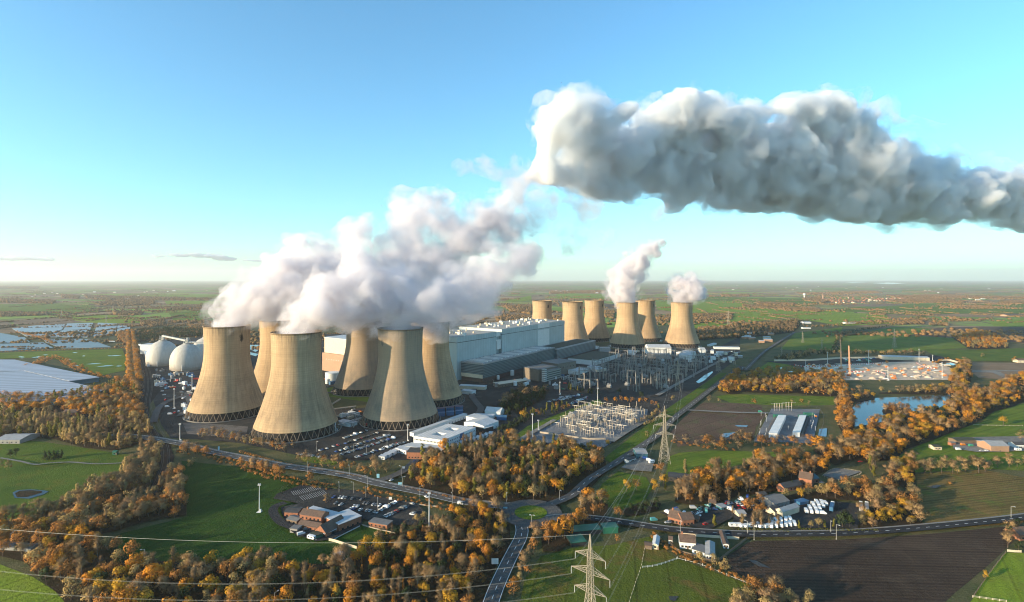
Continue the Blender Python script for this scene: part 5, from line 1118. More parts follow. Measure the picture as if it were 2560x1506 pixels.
for i in range(5): house("portable_cabin", "small white cabin among trees left of the brick reception", "cabin", 'F', (1125 + i*38, 322 - i*18), (1175 + i*38, 327 - i*18), 6, 3, 0, W_WHITE, R_FLAT, 2, "white cabins left of the brick reception", door=False)
house("admin_block", "brown concrete office block in front of the turbine hall", "office", 'C', (915, 785), (1060, 755), 36, 20, 0, plain("brown_concrete", (.17, .14, .11), .8), R_FELT, 0, door=False)
q = frame2(at('C', 945, 782), at('C', 1060, 752) - at('C', 945, 782)); t = thing("glazed_office", "green glazed office wing with a white ladder-like stair end", "office", q(20, -3))
m = MB(); block(m, q, 0, 44, -9, -.2, 0, 17); m.build("wall", ribbed("banded_glazing", (.34, .36, .33), 3.6, 'Z', .22, .3), t); m = MB(); block(m, q, -5, -.1, -9, -2, 0, 22); m.build("stair_end", ribbed("white_banded_stair", (.6, .6, .58), 3.2, 'Z', .3, .5), t); m = MB(); block(m, q, -.3, 44.4, -9.3, 0, 17, 17.6); m.build("roof", R_FELT, t)
house("plant_block", "dark brown plant building at the left of the admin block", "building", 'C', (805, 745), (910, 770), 40, 17, 0, plain("brown_concrete", (.17, .14, .11), .8), R_FELT, 6, door=False, wz=9)
house("plant_block", "brown plant building at the right of the admin block", "building", 'C', (1062, 740), (1205, 712), 40, 21, 0, plain("brown_concrete", (.17, .14, .11), .8), R_FELT, 5, door=False, wz=12, wh=2.5)
house("warehouse", "white walled warehouse with a flat blackish roof", "warehouse", 'C', (1352, 662), (1540, 602), 62, 10, 0, W_WHITE, R_MOSS, 0, door=False)
for i, (a, b, dp, h, rh, w, lab) in enumerate((((1215, 735), (1300, 712), 20, 7, 0, W_WHITE, "low white building below the black roofed warehouse"), ((1290, 690), (1355, 700), 16, 6, 0, W_WHITE, "small white building beside the black roofed warehouse"), ((1365, 715), (1440, 705), 14, 5, 0, W_CREAM, "pale flat building at the edge of the large substation"), ((1760, 583), (1940, 585), 40, 18, 5, W_WHITE, "big white gabled hall below the far towers"), ((1756, 606), (1930, 610), 20, 9, 0, R_SHEET, "grey flat shed in front of the big white hall"), ((2000, 612), (2085, 620), 30, 10, 3, W_WHITE, "white gabled shed right of the big white hall"), ((2075, 602), (2130, 590), 30, 10, 3, W_WHITE, "second white gabled shed right of the big white hall"), ((1612, 578), (1650, 578), 16, 8, 2, W_WHITE, "small white hut below the far steaming tower"), ((1388, 572), (1470, 572), 18, 14, 0, R_SHEET, "grey silo block at the end of the turbine hall"), ((2165, 566), (2205, 566), 18, 8, 4, W_WHITE, "small round topped white hut right of the last far tower"), ((2275, 535), (2470, 538), 14, 5, 0, W_WHITE, "long white roof at the far right of the station"), ((2240, 515), (2290, 500), 8, 4, 0, W_WHITE, "thin white roof angled beside the last far tower"), ((1310, 530), (1360, 535), 14, 6, 0, W_WHITE, "white hut at the right end of the turbine hall"))):
    house("plant_shed", lab, "shed", 'C', a, b, dp, h, rh, w, R_FLAT if w is not R_SHEET else R_SHEET, 0, "plant sheds beside the large substation", door=False)
house("long_shed", "long pale sunlit shed beside the tower near the boiler house", "shed", 'C', (300, 842), (500, 852), 12, 5, 0, W_CREAM, R_FLAT, 0, door=False)
house("long_shed", "white lorry-like shed below the long pale shed", "shed", 'C', (312, 880), (400, 890), 12, 5, 0, W_WHITE, R_FLAT, 0, door=False)
house("low_wall_building", "low brown building with a pale parapet before the turbine hall", "building", 'C', (612, 832), (830, 800), 18, 5, 0, W_TIMBER, W_CREAM, 8, door=False)
house("laydown_shed", "pale blue sheeted stack beside the nearest tower", "shed", 'B', (1285, 1195), (1400, 1215), 12, 4, 0, W_WHITE, R_FLAT, 0, door=False)
for x0, y0, x1, y1, lab in ((1240, 1078, 1450, 1052, "long pale pipe bridge on the grass between the front towers"), (1255, 1150, 1440, 1075, "pale duct running up from the nearest tower"), (1255, 1030, 1320, 990, "short pale pipe on the grass between the front towers")):
    a = at('B', x0, y0); b2 = at('B', x1, y1); m = MB(); m.tube((a.x, a.y, 1.4), (b2.x, b2.y, 1.4), 1.3, n=8)
    for k in range(6): p = a + (b2-a)*(k+.5)/6; m.box((p.x, p.y, .1), (1.2, 3.2, 1.0))
    tag(m.build("pipe_run", M_CONC), lab, "pipe", "pale pipe runs between the towers")
# yard clutter right of the far towers
rr = random.Random(31)
for i in range(16):
    x = rr.uniform(2240, 2470); y = rr.uniform(560, 640); house("plant_hut", "small pale hut in the crowded yard right of the large substation", "hut", 'C', (x, y), (x + rr.uniform(15, 40), y + 1), 10, rr.uniform(4, 8), 0, rr.choice((W_WHITE, W_CREAM, W_GREY)), R_FLAT, 0, "huts in the yard right of the large substation", door=False)
for i in range(10):
    x = rr.uniform(250, 500); y = rr.uniform(480, 560); house("plant_hut", "small pale hut in the works yard along the straight road right of the station", "hut", 'D', (x, y), (x + rr.uniform(20, 60), y + 1), 12, rr.uniform(4, 8), 0, rr.choice((W_WHITE, W_CREAM, W_PINK)), R_FLAT, 0, "huts beside the straight road", door=False)
# ---- battery compound
for lab, q4, side in (("long white battery hall, left of the two in the gravel compound", ((500, 1282), (566, 1283), (575, 1138)), -1), ("long white battery hall, right of the two in the gravel compound", ((683, 1276), (740, 1277), (738, 1140)), 1)):
    a = at('D', *q4[0]); b2 = at('D', *q4[1]); c = at('D', *q4[2]); w = (b2-a).length; fr = frame2(a, b2-a); Lg = (c-a).length; dv = (c-a).normalized()
    def pp(s, l, z=0): return a + (b2-a)*s + dv*l + Vector((0, 0, z))
    t = thing("battery_hall", lab, "battery hall", pp(.5, Lg/2), "white battery halls"); m = MB(); m.prism([pp(0, 0), pp(1, 0), pp(1, Lg), pp(0, Lg)], .3, 5.0); m.build("wall", W_WHITE, t)
    m = MB()
    for k in range(14): m.prism([pp(-.03, Lg*k/14+.3), pp(1.03, Lg*k/14+.3), pp(1.03, Lg*(k+1)/14-.3), pp(-.03, Lg*(k+1)/14-.3)], 5.0, 5.5)
    m.build("roof", W_WHITE, t)
    for k in range(16): m = MB(); s = -.26 if side < 0 else 1.26; p = pp(s, Lg*(k+.5)/16); m.box((p.x, p.y, .2), (w*.3, Lg/16*.75, 3.0)); m.box((p.x, p.y, 3.2), (w*.2, Lg/16*.5, .4)); m.build("cooling_unit", M_DARKST, t)
for a, b2, lab in (((548, 1132), (615, 1132), "dark green container at the far end of the left battery hall"), ((745, 1136), (810, 1136), "dark green container at the far end of the right battery hall"), ((778, 1116), (850, 1118), "dark green container furthest back in the battery compound")): house("green_container", lab, "container", 'D', a, b2, 5, 4, 0, W_GREEN, W_GREEN, 0, "green containers in the battery compound", door=False)
rr = random.Random(5)
for i in range(22):
    x = rr.choice((430, 470, 655, 830, 850)) + rr.uniform(-12, 12); y = rr.uniform(1110, 1300); q = at('D', x, y); m = MB(); m.tube((q.x, q.y, 0), (q.x, q.y, 5), .12, n=5); m.box((q.x, q.y, 5), (.5, .5, .35)); tag(m.build("bollard_light", W_WHITE), "thin white post standing on the battery compound gravel", "post", "white posts in the battery compound")
# ---- construction site
house("site_hall", "long low white roofed hall behind the construction site", "shed", 'D', (1378, 678), (1742, 690), 22, 7, 1.5, W_CREAM, R_FLAT, 0, door=False)
qa = [at('D', *p) for p in ((540, 692), (800, 690), (1050, 672), (1375, 668))]
m = MB()
for a, b2 in zip(qa[:-1], qa[1:]):
    nv = Vector((-(b2-a).y, (b2-a).x, 0)).normalized()*.3; m.prism([a-nv, b2-nv, b2+nv, a+nv], 0, 4)
tag(m.build("site_wall", W_CREAM), "long pale screen wall behind the construction site", "wall")
qa = [at('D', *p) for p in ((1820, 690), (1900, 690), (1985, 712), (1990, 730))]; m = MB()
for a, b2 in zip(qa[:-1], qa[1:]):
    nv = Vector((-(b2-a).y, (b2-a).x, 0)).normalized()*.3; m.prism([a-nv, b2-nv, b2+nv, a+nv], 0, 4)
tag(m.build("site_wall", W_CREAM), "short pale screen wall at the right of the construction site", "wall")
for x, ybase, ytop, lab in ((1060, 752, 523, "taller orange piling rig on the construction site"), (1126, 806, 570, "shorter pale and red piling rig on the construction site")):
    q = at('D', x, ybase); hgt = (ybase-ytop)*ZOOMS['D'][2]*q.y/FPX; t = thing("piling_rig", lab, "piling rig", q, "piling rigs"); m = MB()
    for sx in (-.9, .9):
        for sy in (-.9, .9): m.tube((q.x+sx, q.y+sy, 1), (q.x-2+sx*.6, q.y+sy*.6, hgt), .32, .25, 4)
    for k in range(20):
        z0 = 2 + (hgt-2)*k/20; z1 = 2 + (hgt-2)*(k+1)/20; s = -1 if k % 2 else 1; x0 = q.x - 2*z0/hgt; x1 = q.x - 2*z1/hgt; m.tube((x0-s*.8, q.y-.8, z0), (x1+s*.8, q.y-.8, z1), .2, n=4)
    m.build("mast", plain("pale_orange_mast", (.62, .36, .22), .5), t); m = MB(); m.box((q.x, q.y+2, .2), (4, 6, 2.8)); m.box((q.x+1, q.y+1, 3.0), (2, 3, 1.8)); m.build("body", M_ORANGE if x < 1100 else M_RED, t); m = MB(); [m.box((q.x+s*2, q.y+2, 0), (1, 6.4, 1.1)) for s in (-1, 1)]; m.build("crawler_track", M_DARKST, t)
rr = random.Random(12)
for k in range(170):
    x = rr.uniform(790, 1890); y = rr.uniform(712, 830); q = at('D', x, y); t = rr.random()
    if t < .45: m = MB(); r0 = rr.uniform(2, 7); n = 9; m.lathe([(r0, 0), (r0*.7, r0*.3), (r0*.3, r0*.52), (.05, r0*.6)], (q.x, q.y, .1), n=n); tag(m.build("spoil_heap", G_SITE), "pale heap of earth on the construction site", "heap", "earth heaps on the construction site")
    elif t < .8: m = MB(); [m.box((q.x, q.y, .1 + j*.8), (rr.uniform(6, 16), rr.uniform(2, 4), .7), rr.uniform(-.2, .2)) for j in range(2)]; tag(m.build("material_stack", rr.choice((W_WHITE, W_CREAM, M_CONC))), "pale stack of building material on the construction site", "stack", "material stacks on the construction site")
    else: m = MB(); m.box((q.x, q.y, .1), (3.4, 5, 1.2)); m.box((q.x, q.y, 1.3), (2.2, 2.6, 1.8)); m.tube((q.x, q.y-2, 2), (q.x-1, q.y-5, 4.5), .35, n=5); m.tube((q.x-1, q.y-5, 4.5), (q.x-1, q.y-7, 1.2), .3, n=5); tag(m.build("excavator", M_ORANGE), "small orange excavator on the construction site", "excavator", "excavators on the construction site")
# red and white barriers
rr = random.Random(3); BAR = [M_RED, W_WHITE]
for lab, line in (("red and white barrier line across the front of the construction site", "D 700,722 800,735 1000,728 1200,716 1380,706"), ("red and white barrier line along the left of the construction site", "D 900,780 1000,776 1100,772 1240,776"), ("red and white barrier line in the middle of the construction site", "D 1330,770 1400,790 1395,815"), ("pink white kerb line curving up the construction site", "D 1640,705 1700,735 1780,750"), ("pale kerb line along the lower left of the construction site", "D 800,745 860,785 830,778")):
    m = MB(); ln = smooth_line(pts(line), 4)
    for i, (p, d) in enumerate(walk(ln, 3.0)): m.box((p.x, p.y, .25), (2.8, .6, 1.3), math.atan2(d.y, d.x), i % 2)
    tag(m.build("barrier_line", BAR), lab, "barrier", "barriers on the construction site")
# ---- club by the sports field
CL = "brick club buildings beside the sports field"
house("club_hall", "flat roofed club hall with a large pale roof at the right end", "club", 'F', (805, 918), (985, 845), 17, 5.5, 0, W_BRICK, R_FLAT, 4, CL)
house("club_wing", "low club wing with a long pale flat roof behind the brick gables", "club", 'F', (500, 800), (720, 860), 11, 4.5, 0, W_BRICK, R_FLAT, 4, CL)
house("club_wing", "small brick club wing with dark roof at the left end", "club", 'F', (360, 795), (470, 800), 9, 4, 1.0, W_BRICK, R_SLATE, 3, CL)
house("club_house", "two storey brick club house with a brown ridge roof", "club", 'F', (485, 840), (660, 868), 9, 6.5, 2.2, W_BRICK, R_TILE, 5, CL, wz=3.8, chimney=1)
house("club_wing", "low brown roofed kitchen wing in front of the club house", "club", 'F', (470, 885), (640, 915), 7, 3, 1.8, W_BRICK, R_TILE, 4, CL)
house("club_house", "brick club house with a steep dark brown gable at the front", "club", 'F', (610, 935), (700, 965), 18, 3.6, 4.2, W_BRICK, R_TILE, 2, CL, across=True)
house("club_wing", "tiny timber outhouse at the left of the club kitchen", "club", 'F', (378, 840), (460, 860), 7, 3, .8, W_TIMBER, R_FELT, 2, CL)
house("club_porch", "small white flat canopy at the front of the steep club gable", "canopy", 'F', (690, 965), (780, 925), 4, 3, 0, W_DARK, R_FLAT, 2, CL)
house("store_hut", "grey flat hut beside the club yard fence", "hut", 'F', (405, 918), (465, 925), 5, 3, 0, W_GREY, R_FELT, 0, door=False)
house("store_hut", "dark green flat hut beside the white caravan", "hut", 'F', (600, 985), (675, 960), 6, 3, 0, W_GREEN, R_MOSS, 0, door=False)
house("pavilion", "low brick bowling pavilion behind the bowling green", "pavilion", 'F', (1045, 868), (1195, 895), 7, 3.2, 0, W_BRICK, R_FELT, 4)
# ---- houses and farms on the right
house("bungalow", "white bungalow with a brown roof beside the ploughed field", "house", 'G', (1462, 1045), (1590, 1058), 9, 4.5, 3.0, W_WHITE, R_TILE, 4, chimney=1)
house("outbuilding", "long grey roofed white outbuilding at the corner of the ploughed field", "outbuilding", 'G', (1670, 1135), (1745, 1148), 18, 3, .8, W_WHITE, R_SHEET, 3, across=True)
house("outbuilding", "low pale outbuilding beside the bungalow fence", "outbuilding", 'G', (1560, 1085), (1660, 1118), 9, 2.8, 0, W_WHITE, R_FELT, 2)
house("outbuilding", "narrow brown roofed kennel row at the right of the bungalow", "outbuilding", 'G', (1815, 1045), (1860, 1050), 18, 2.8, .6, W_WHITE, R_TILE, 2, across=True)
house("outbuilding", "small white hut at the left of the bungalow", "outbuilding", 'G', (1370, 1010), (1400, 1015), 5, 3, 1.2, W_WHITE, R_TILE, 1)
house("brick_house", "brick house with a wide brown roof by the village road", "house", 'G', (1365, 830), (1480, 862), 10, 4, 3.4, W_BRICK, R_TILE, 4, chimney=1)
house("brick_house", "brick house with its gable facing the village road", "house", 'G', (1482, 868), (1578, 858), 9, 4.5, 3.2, W_BRICK, R_TILE, 3)
house("stable", "small pale stable block in the pasture corner", "stable", 'G', (1238, 1050), (1285, 1058), 12, 3, 1, W_CREAM, R_FLAT, 1, across=True)
house("field_shelter", "brown field shelter at the top of the worn pasture", "shelter", 'G', (1178, 1052), (1235, 1058), 5, 2.6, .6, W_TIMBER, R_TILE, 0, door=False)
house("green_store", "long low green roofed store above the pasture, left", "store", 'G', (580, 1035), (700, 1020), 10, 2.6, 0, W_DARK, W_GREEN, 0, door=False)
house("green_store", "low green roofed store above the pasture, beside the lane", "store", 'G', (600, 945), (820, 925), 8, 3, 0, W_DARK, W_GREEN, 0, door=False)
house("green_store", "green lorry-like store by the village road bend", "store", 'G', (840, 928), (960, 922), 7, 4, 0, W_GREEN, W_GREEN, 0, door=False)
house("black_shed", "long black timber shed above the wrecked vehicles", "shed", 'G', (1365, 495), (1500, 512), 12, 3.5, .6, W_DARK, R_SLATE, 3)
house("black_shed", "small black shed at the right of the long black shed", "shed", 'G', (1505, 515), (1580, 500), 10, 3.2, .6, W_DARK, R_SLATE, 1)
house("workshop", "blue grey workshop in the gravel yard under the pylon", "workshop", 'G', (1112, 318), (1200, 318), 16, 5, 1.2, W_TEAL, R_SHEET, 2)
house("static_caravan", "white static caravan in the gravel yard under the pylon", "caravan", 'G', (1046, 357), (1106, 335), 5, 3, .6, W_WHITE, R_SLATE, 4)
for i, (c, a, b, dp, h, rh, w, r, lab) in enumerate((('G', (1700, 700), (1755, 705), 6, 2.8, 1.4, W_TIMBER, R_TILE, "brown roofed shed beside the orange trees of the scrap yard"), ('G', (1940, 800), (2000, 795), 7, 3, 1.2, W_CREAM, R_SHEET, "pale shed between scrap yard and caravans"), ('G', (2235, 790), (2290, 770), 8, 3.5, 2, W_CREAM, R_SLATE, "pale gabled shed left of the caravan workshop"), ('G', (1420, 780), (1465, 770), 5, 2.6, 1, W_TIMBER, R_FELT, "dark garden shed behind the brick house"), ('G', (1560, 830), (1610, 842), 6, 2.8, 1.6, W_BRICK, R_TILE, "small brick garage behind the gabled brick house"), ('H', (40, 720), (95, 705), 7, 3, 1.6, W_BRICK, R_TILE, "small brick outbuilding above the birch screened caravans"), ('H', (140, 640), (190, 632), 6, 2.6, 1.2, W_TIMBER, R_SLATE, "dark timber shed under the autumn wood left of the farmhouse"), ('G', (1800, 745), (1850, 735), 6, 2.8, 0, W_TEAL, R_SHEET, "teal flat hut among the scrapped vehicles"))):
    house("garden_shed", lab, "shed", c, a, b, dp, h, rh, w, r, 1, "sheds of the hamlet")
house("farmhouse", "tall brick farmhouse with two chimneys among the autumn trees", "house", 'H', (445, 530), (550, 552), 11, 6.5, 4, W_BRICK, R_TILE, 4, chimney=2, wz=1.2)
house("farm_wing", "lower brick wing with slate roof left of the farmhouse", "house", 'H', (328, 590), (470, 560), 8, 3.5, 2.6, W_BRICK, R_SLATE, 4)
house("farm_wing", "teal roofed extension right of the farmhouse", "house", 'H', (545, 520), (610, 510), 9, 3.8, 2.2, W_BRICK, plain("teal_roof", (.05, .10, .11), .6), 2)
house("farm_wing", "little orange brick outhouse at the left end of the farmhouse", "outhouse", 'H', (278, 585), (320, 588), 5, 2.6, 1, W_BRICK, R_TILE, 1)
house("caravan_workshop", "pale sheeted workshop beside the parked caravans", "workshop", 'H', (258, 780), (315, 805), 19, 5, 1.8, W_CREAM, R_SHEET, 2, across=True)
house("caravan_workshop", "grey brown shed behind the pale caravan workshop", "workshop", 'H', (250, 735), (370, 705), 14, 4.5, 2.4, W_GREY, R_FELT, 2)
house("container", "dark blue container at the back of the caravan yard", "container", 'H', (455, 705), (525, 690), 5, 3, 0, W_BLUE, W_BLUE, 0, door=False)
BR = "barns of the farm at the right edge"
house("barn", "long low open barn with a mossy roof, left of the farm barns", "barn", 'H', (1728, 200), (1890, 195), 10, 4, 1, W_TIMBER, R_MOSS, 0, BR)
house("barn", "big barn with a brown front and grey roof, beside white vans", "barn", 'H', (2008, 262), (2155, 262), 16, 6, 3, W_PINK, R_SHEET, 0, BR)
house("barn", "lean-to barn with a grey roof at the back of the big barn", "barn", 'H', (1980, 235), (2070, 232), 12, 5, 1, W_TIMBER, R_SHEET, 0, BR)
house("field_shelter", "small timber stable alone in the green paddock", "shelter", 'H', (1545, 246), (1608, 247), 8, 3.2, 1, W_CREAM, R_MOSS, 2)
house("field_shelter", "tiny red shed beside the long farm barn", "shed", 'H', (1685, 212), (1720, 210), 4, 3, .5, W_BRICK, R_FELT, 0, door=False)
house("farm_cottage", "white farm cottage at the right edge beside the barns", "house", 'H', (2205, 235), (2290, 235), 8, 4, 2, W_WHITE, R_SLATE, 4)
house("cottage", "red brick cottage at the right edge of the ploughed field", "house", 'H', (2240, 985), (2340, 975), 9, 4, 3, W_BRICK, R_TILE, 2)
house("far_house", "pale house with red roof beside the spoil ground, right edge", "house", 'D', (2425, 702), (2520, 702), 12, 5, 3, W_CREAM, R_TILE, 3)
house("far_barn", "red roofed barn far off at the right edge of the fields", "barn", 'D', (2340, 345), (2430, 340), 25, 6, 3, W_PINK, R_TILE, 0, door=False)
house("far_barn", "white shed beyond the straight road, by dark trees", "barn", 'D', (772, 400), (828, 400), 25, 5, 2, W_WHITE, R_FLAT, 0, door=False)
house("far_barn", "small bright shed below the white shed by dark trees", "barn", 'D', (766, 440), (826, 440), 14, 4, 0, W_WHITE, R_FLAT, 0, door=False)
house("far_barn", "long white shed with a pale roof beyond the green fields", "barn", 'D', (1095, 403), (1172, 402), 20, 5, 2, W_WHITE, R_FLAT, 0, door=False)
house("golf_clubhouse", "grey roofed shed at the left edge of the golf course", "building", 'E', (-40, 275), (150, 275), 24, 4, 2.4, W_GREY, R_SHEET, 5)
house("golf_hut", "small bright green hut on the golf course", "hut", 'E', (857, 362), (886, 361), 4, 3.4, .6, W_GREEN, W_GREEN, 1)
house("golf_hut", "small orange brick hut at the end of the golf path", "hut", 'E', (970, 420), (992, 421), 3, 2.2, .6, W_BRICK, R_TILE, 0)
house("brick_house", "red brick house behind the pale poplar plantation", "house", 'E', (470, 66), (580, 68), 12, 5, 2.5, W_BRICK, R_TILE, 5)
house("white_cabin", "small white cabin at the corner of the sports field", "cabin", 'F', (808, 1150), (850, 1130), 6, 3, .5, W_WHITE, R_FLAT, 1)
house("rail_shed", "long grey roofed shed hidden in trees at the left edge", "shed", 'E', (-60, 1090), (232, 1110), 6, 3, .6, W_GREY, R_FELT, 0, door=False)
# village with its church beyond the fields
rr = random.Random(21)
for i in range(110):
    x = rr.uniform(880, 1560); y = 212 + rr.uniform(-16, 30)*(1.0 if x < 1250 else .55); q = at('D', x, y)
    w = rr.uniform(9, 15); r = rr.uniform(0, 3); m = MB(); hh = rr.uniform(5, 7); fr = frame2(q, (math.cos(r), math.sin(r))); block(m, fr, -w/2, w/2, -5, 5, 0, hh)
    m.add([fr(-w/2, -5.3, hh), fr(w/2, -5.3, hh), fr(w/2, 5.3, hh), fr(-w/2, 5.3, hh), fr(-w/2, 0, hh+4), fr(w/2, 0, hh+4)], [(0, 1, 5, 4), (2, 3, 4, 5), (1, 2, 5), (3, 0, 4)], 1)
    tag(m.build("village_house", [rr.choice((W_BRICK, W_CREAM, W_BRICK)), rr.choice((plain("orange_pantile", (.30, .13, .07), .85), R_TILE))]), "small brick house with a pantiled roof in the far village", "house", "houses of the far village")
q = at('D', 918, 218); t = thing("church", "church with a tall pointed spire in the far village", "church", q); m = MB(); m.box((q.x+16, q.y, 0), (26, 12, 10)); m.box((q.x, q.y, 0), (9, 9, 24)); m.build("wall", W_PINK, t); m = MB(); m.lathe([(6, 24), (.1, 62)], (q.x, q.y, 0), n=8); m.build("spire", W_PINK, t); m = MB(); m.add([(q.x+3, q.y-6.5, 10), (q.x+29, q.y-6.5, 10), (q.x+29, q.y+6.5, 10), (q.x+3, q.y+6.5, 10), (q.x+3, q.y, 17), (q.x+29, q.y, 17)], [(0, 1, 5, 4), (2, 3, 4, 5), (1, 2, 5), (3, 0, 4)]); m.build("roof", R_TILE, t)
q = at('D', 774, 205); t = thing("water_tower", "small white water tower left of the far village", "water tower", q); m = MB(); m.lathe([(5, 0), (4, 26)], (q.x, q.y, 0), n=12); m.build("column", W_WHITE, t); m = MB(); m.lathe([(5, 26), (11, 32), (11, 42), (.1, 45)], (q.x, q.y, 0), n=16); m.build("bowl", W_WHITE, t)
for i in range(46):
    c, x, y = rr.choice((('A', rr.uniform(1300, 2000), rr.uniform(272, 300)), ('A', rr.uniform(0, 1300), rr.uniform(250, 380)), ('C', rr.uniform(1000, 1430), rr.uniform(60, 105)), ('D', rr.uniform(100, 1500), rr.uniform(85, 150)), ('D', rr.uniform(1500, 2470), rr.uniform(120, 230))))
    q = at(c, x, y); w = rr.uniform(14, 40); m = MB(); m.box((q.x, q.y, 0), (w, 12, 6)); m.add([(q.x-w/2, q.y-6.4, 6), (q.x+w/2, q.y-6.4, 6), (q.x+w/2, q.y+6.4, 6), (q.x-w/2, q.y+6.4, 6), (q.x-w/2, q.y, 10), (q.x+w/2, q.y, 10)], [(0, 1, 5, 4), (2, 3, 4, 5), (1, 2, 5), (3, 0, 4)], 1)
    tag(m.build("distant_farm", [rr.choice((W_WHITE, W_CREAM, W_PINK)), rr.choice((R_FLAT, R_TILE, W_WHITE))]), "tiny pale farm building scattered over the far plain", "farm", "farm buildings of the far plain")

# clutter of the works yard: tanks, skips, cabins and ducts between rail strip, towers and halls
rr = random.Random(41)
for c, x0, x1, y0, y1, n, pl in (('A', 1400, 1760, 1000, 1180, 26, "in the yard below the white domes"), ('B', 20, 190, 900, 1120, 16, "left of the leftmost cooling tower"), ('C', 560, 900, 700, 830, 20, "before the turbine hall"), ('C', 1000, 1230, 700, 850, 18, "between the admin block and the large substation"), ('B', 1180, 1290, 820, 900, 10, "beside the oil tank"), ('C', 1850, 2250, 560, 640, 20, "behind the large substation"), ('B', 1290, 1560, 1090, 1230, 12, "between the two right front towers"), ('C', 1450, 1900, 540, 600, 14, "under the far towers")):
    for i in range(n):
        q = at(c, rr.uniform(x0, x1), rr.uniform(y0, y1)); k = rr.random(); m = MB(); a = rr.choice((.99, 2.56)) + rr.uniform(-.1, .1)
        if k < .45:
            w = rr.uniform(5, 13); m.box((q.x, q.y, .3), (w, rr.uniform(2.5, 6), rr.uniform(2.4, 5)), a); m.box((q.x, q.y, 5.02), (1.5, 1.2, .9), a); tag(m.build("site_cabin", rr.choice((W_WHITE, W_WHITE, W_GREY, W_CREAM, W_BLUE))), "small site cabin %s" % pl, "cabin", "site cabins %s" % pl)
        elif k < .65: r = rr.uniform(1.5, 4); h = rr.uniform(4, 9); m.lathe([(r, .2), (r, h), (r*.5, h+r*.3), (.1, h+r*.4)], (q.x, q.y, 0), n=18); tag(m.build("storage_tank", rr.choice((W_WHITE, R_SHEET, W_GREY))), "small round tank %s" % pl, "tank", "small tanks %s" % pl)
        elif k < .85:
            L = rr.uniform(12, 34); d = Vector((math.cos(a), math.sin(a), 0)); b2 = q + d*L
            for o in (-.6, .6): m.tube((q.x, q.y+o, 5), (b2.x, b2.y+o, 5), .35, n=6)
            for j in range(4): p = q + d*L*(j+.5)/4; m.box((p.x, p.y, .1), (.4, 1.8, 4.7), a)
            tag(m.build("pipe_rack", M_STEEL), "raised pipe rack %s" % pl, "pipe rack", "pipe racks %s" % pl)
        else: m.box((q.x, q.y, .3), (6, 2.5, 1.6), a); m.box((q.x, q.y, 1.9), (5.4, 2.0, .3), a); tag(m.build("skip", rr.choice((M_RED, W_BLUE, M_ORANGE, W_GREEN))), "coloured waste skip %s" % pl, "skip", "skips %s" % pl)
# ---------------------------------------------------------------- pylons, lines, posts, vehicles, switchgear
ARM_Z = (43.5, 35.6, 27.0); ARM_L = (8.0, 10.2, 8.4)
def lerp(a, b, t): return a + (b-a)*t
def pyl_w(z): return lerp(4.6, 1.35, min(z/27.0, 1)) if z < 27 else lerp(1.35, .95, min((z-27)/16.5, 1)) if z < 43.5 else lerp(.95, .06, (z-43.5)/10.5)
def make_pylon(r=.15):
    body = MB(); zs = [0, 5.2, 10, 14.2, 18, 21.4, 24.4, 27, 30, 33, 35.6, 38.3, 41, 43.5, 47, 50.5, 54]
    cs = ((-1, -1), (1, -1), (1, 1), (-1, 1))
    for z0, z1 in zip(zs[:-1], zs[1:]):
        w0, w1 = pyl_w(z0), pyl_w(z1)
        for i in range(4):
            a, b = cs[i], cs[(i+1) % 4]
            body.tube((a[0]*w0, a[1]*w0, z0), (a[0]*w1, a[1]*w1, z1), r*1.35, n=4, cap=False)
            body.tube((a[0]*w0, a[1]*w0, z0), (b[0]*w1, b[1]*w1, z1), r*.75, n=3, cap=False); body.tube((b[0]*w0, b[1]*w0, z0), (a[0]*w1, a[1]*w1, z1), r*.75, n=3, cap=False)
            body.tube((a[0]*w1, a[1]*w1, z1), (b[0]*w1, b[1]*w1, z1), r*.7, n=3, cap=False)
    arms = []
    for z, L in zip(ARM_Z, ARM_L):
        m = MB(); w = pyl_w(z)
        for s in (-1, 1):
            tip = Vector((s*L, 0, z))
            for y in (-1, 1):
                m.tube((s*w, y*w, z), tip, r, n=4, cap=False); m.tube((s*w, y*w, z+2.6), tip, r*.9, n=4, cap=False)
                for k in range(1, 5):
                    t = k/5; p = Vector((s*w, y*w, z)).lerp(tip, t); q = Vector((s*w, y*w, z+2.6)).lerp(tip, t); q2 = Vector((s*w, y*w, z+2.6)).lerp(tip, t-.2); m.tube(p, q, r*.55, n=3, cap=False); m.tube(p, q2, r*.55, n=3, cap=False)
            for k in range(1, 5):
                t = k/5; m.tube(Vector((s*w, -w, z)).lerp(tip, t), Vector((s*w, w, z)).lerp(tip, max(0, t-.2)), r*.55, n=3, cap=False)
        arms.append(m)
    return body.mesh("tower_body", M_STEELW), [a.mesh("cross_arm", M_STEELW) for a in arms]
M_STEELW = plain("weathered_lattice_steel", (0.30, 0.26, 0.20), .6, .15, .5)
M_INS = plain("pale_insulator", (.55, .56, .55), .3)
PB, PA = make_pylon(.13)
INS = {}
for z, L in zip(ARM_Z, ARM_L):
    m = MB()
    for s in (-1, 1):
        m.tube((s*L, 0, z), (s*L, 0, z-3.6), .07, n=5)
        for k in range(6): m.tube((s*L, 0, z-.5-k*.5), (s*L, 0, z-.75-k*.5), .15, n=6)
    INS[z] = m.mesh("insulator", M_INS)
def pylon(x, y, rz, label, s=1.0, full=True):
    t = thing("pylon", label, "pylon", (x, y, .1), "lattice electricity pylons", rz); t.scale = (s, s, s)
    link("tower_body", PB, t)
    for a, z in zip(PA, ARM_Z):
        ar = link("cross_arm", a, t)
        if full: link("insulator", INS[z], ar)
    return t
PY = [(37, 250, math.radians(-36)), (145, 502, math.radians(-3)), (258, 822, math.radians(-12)), (-318, 268, math.radians(62))]
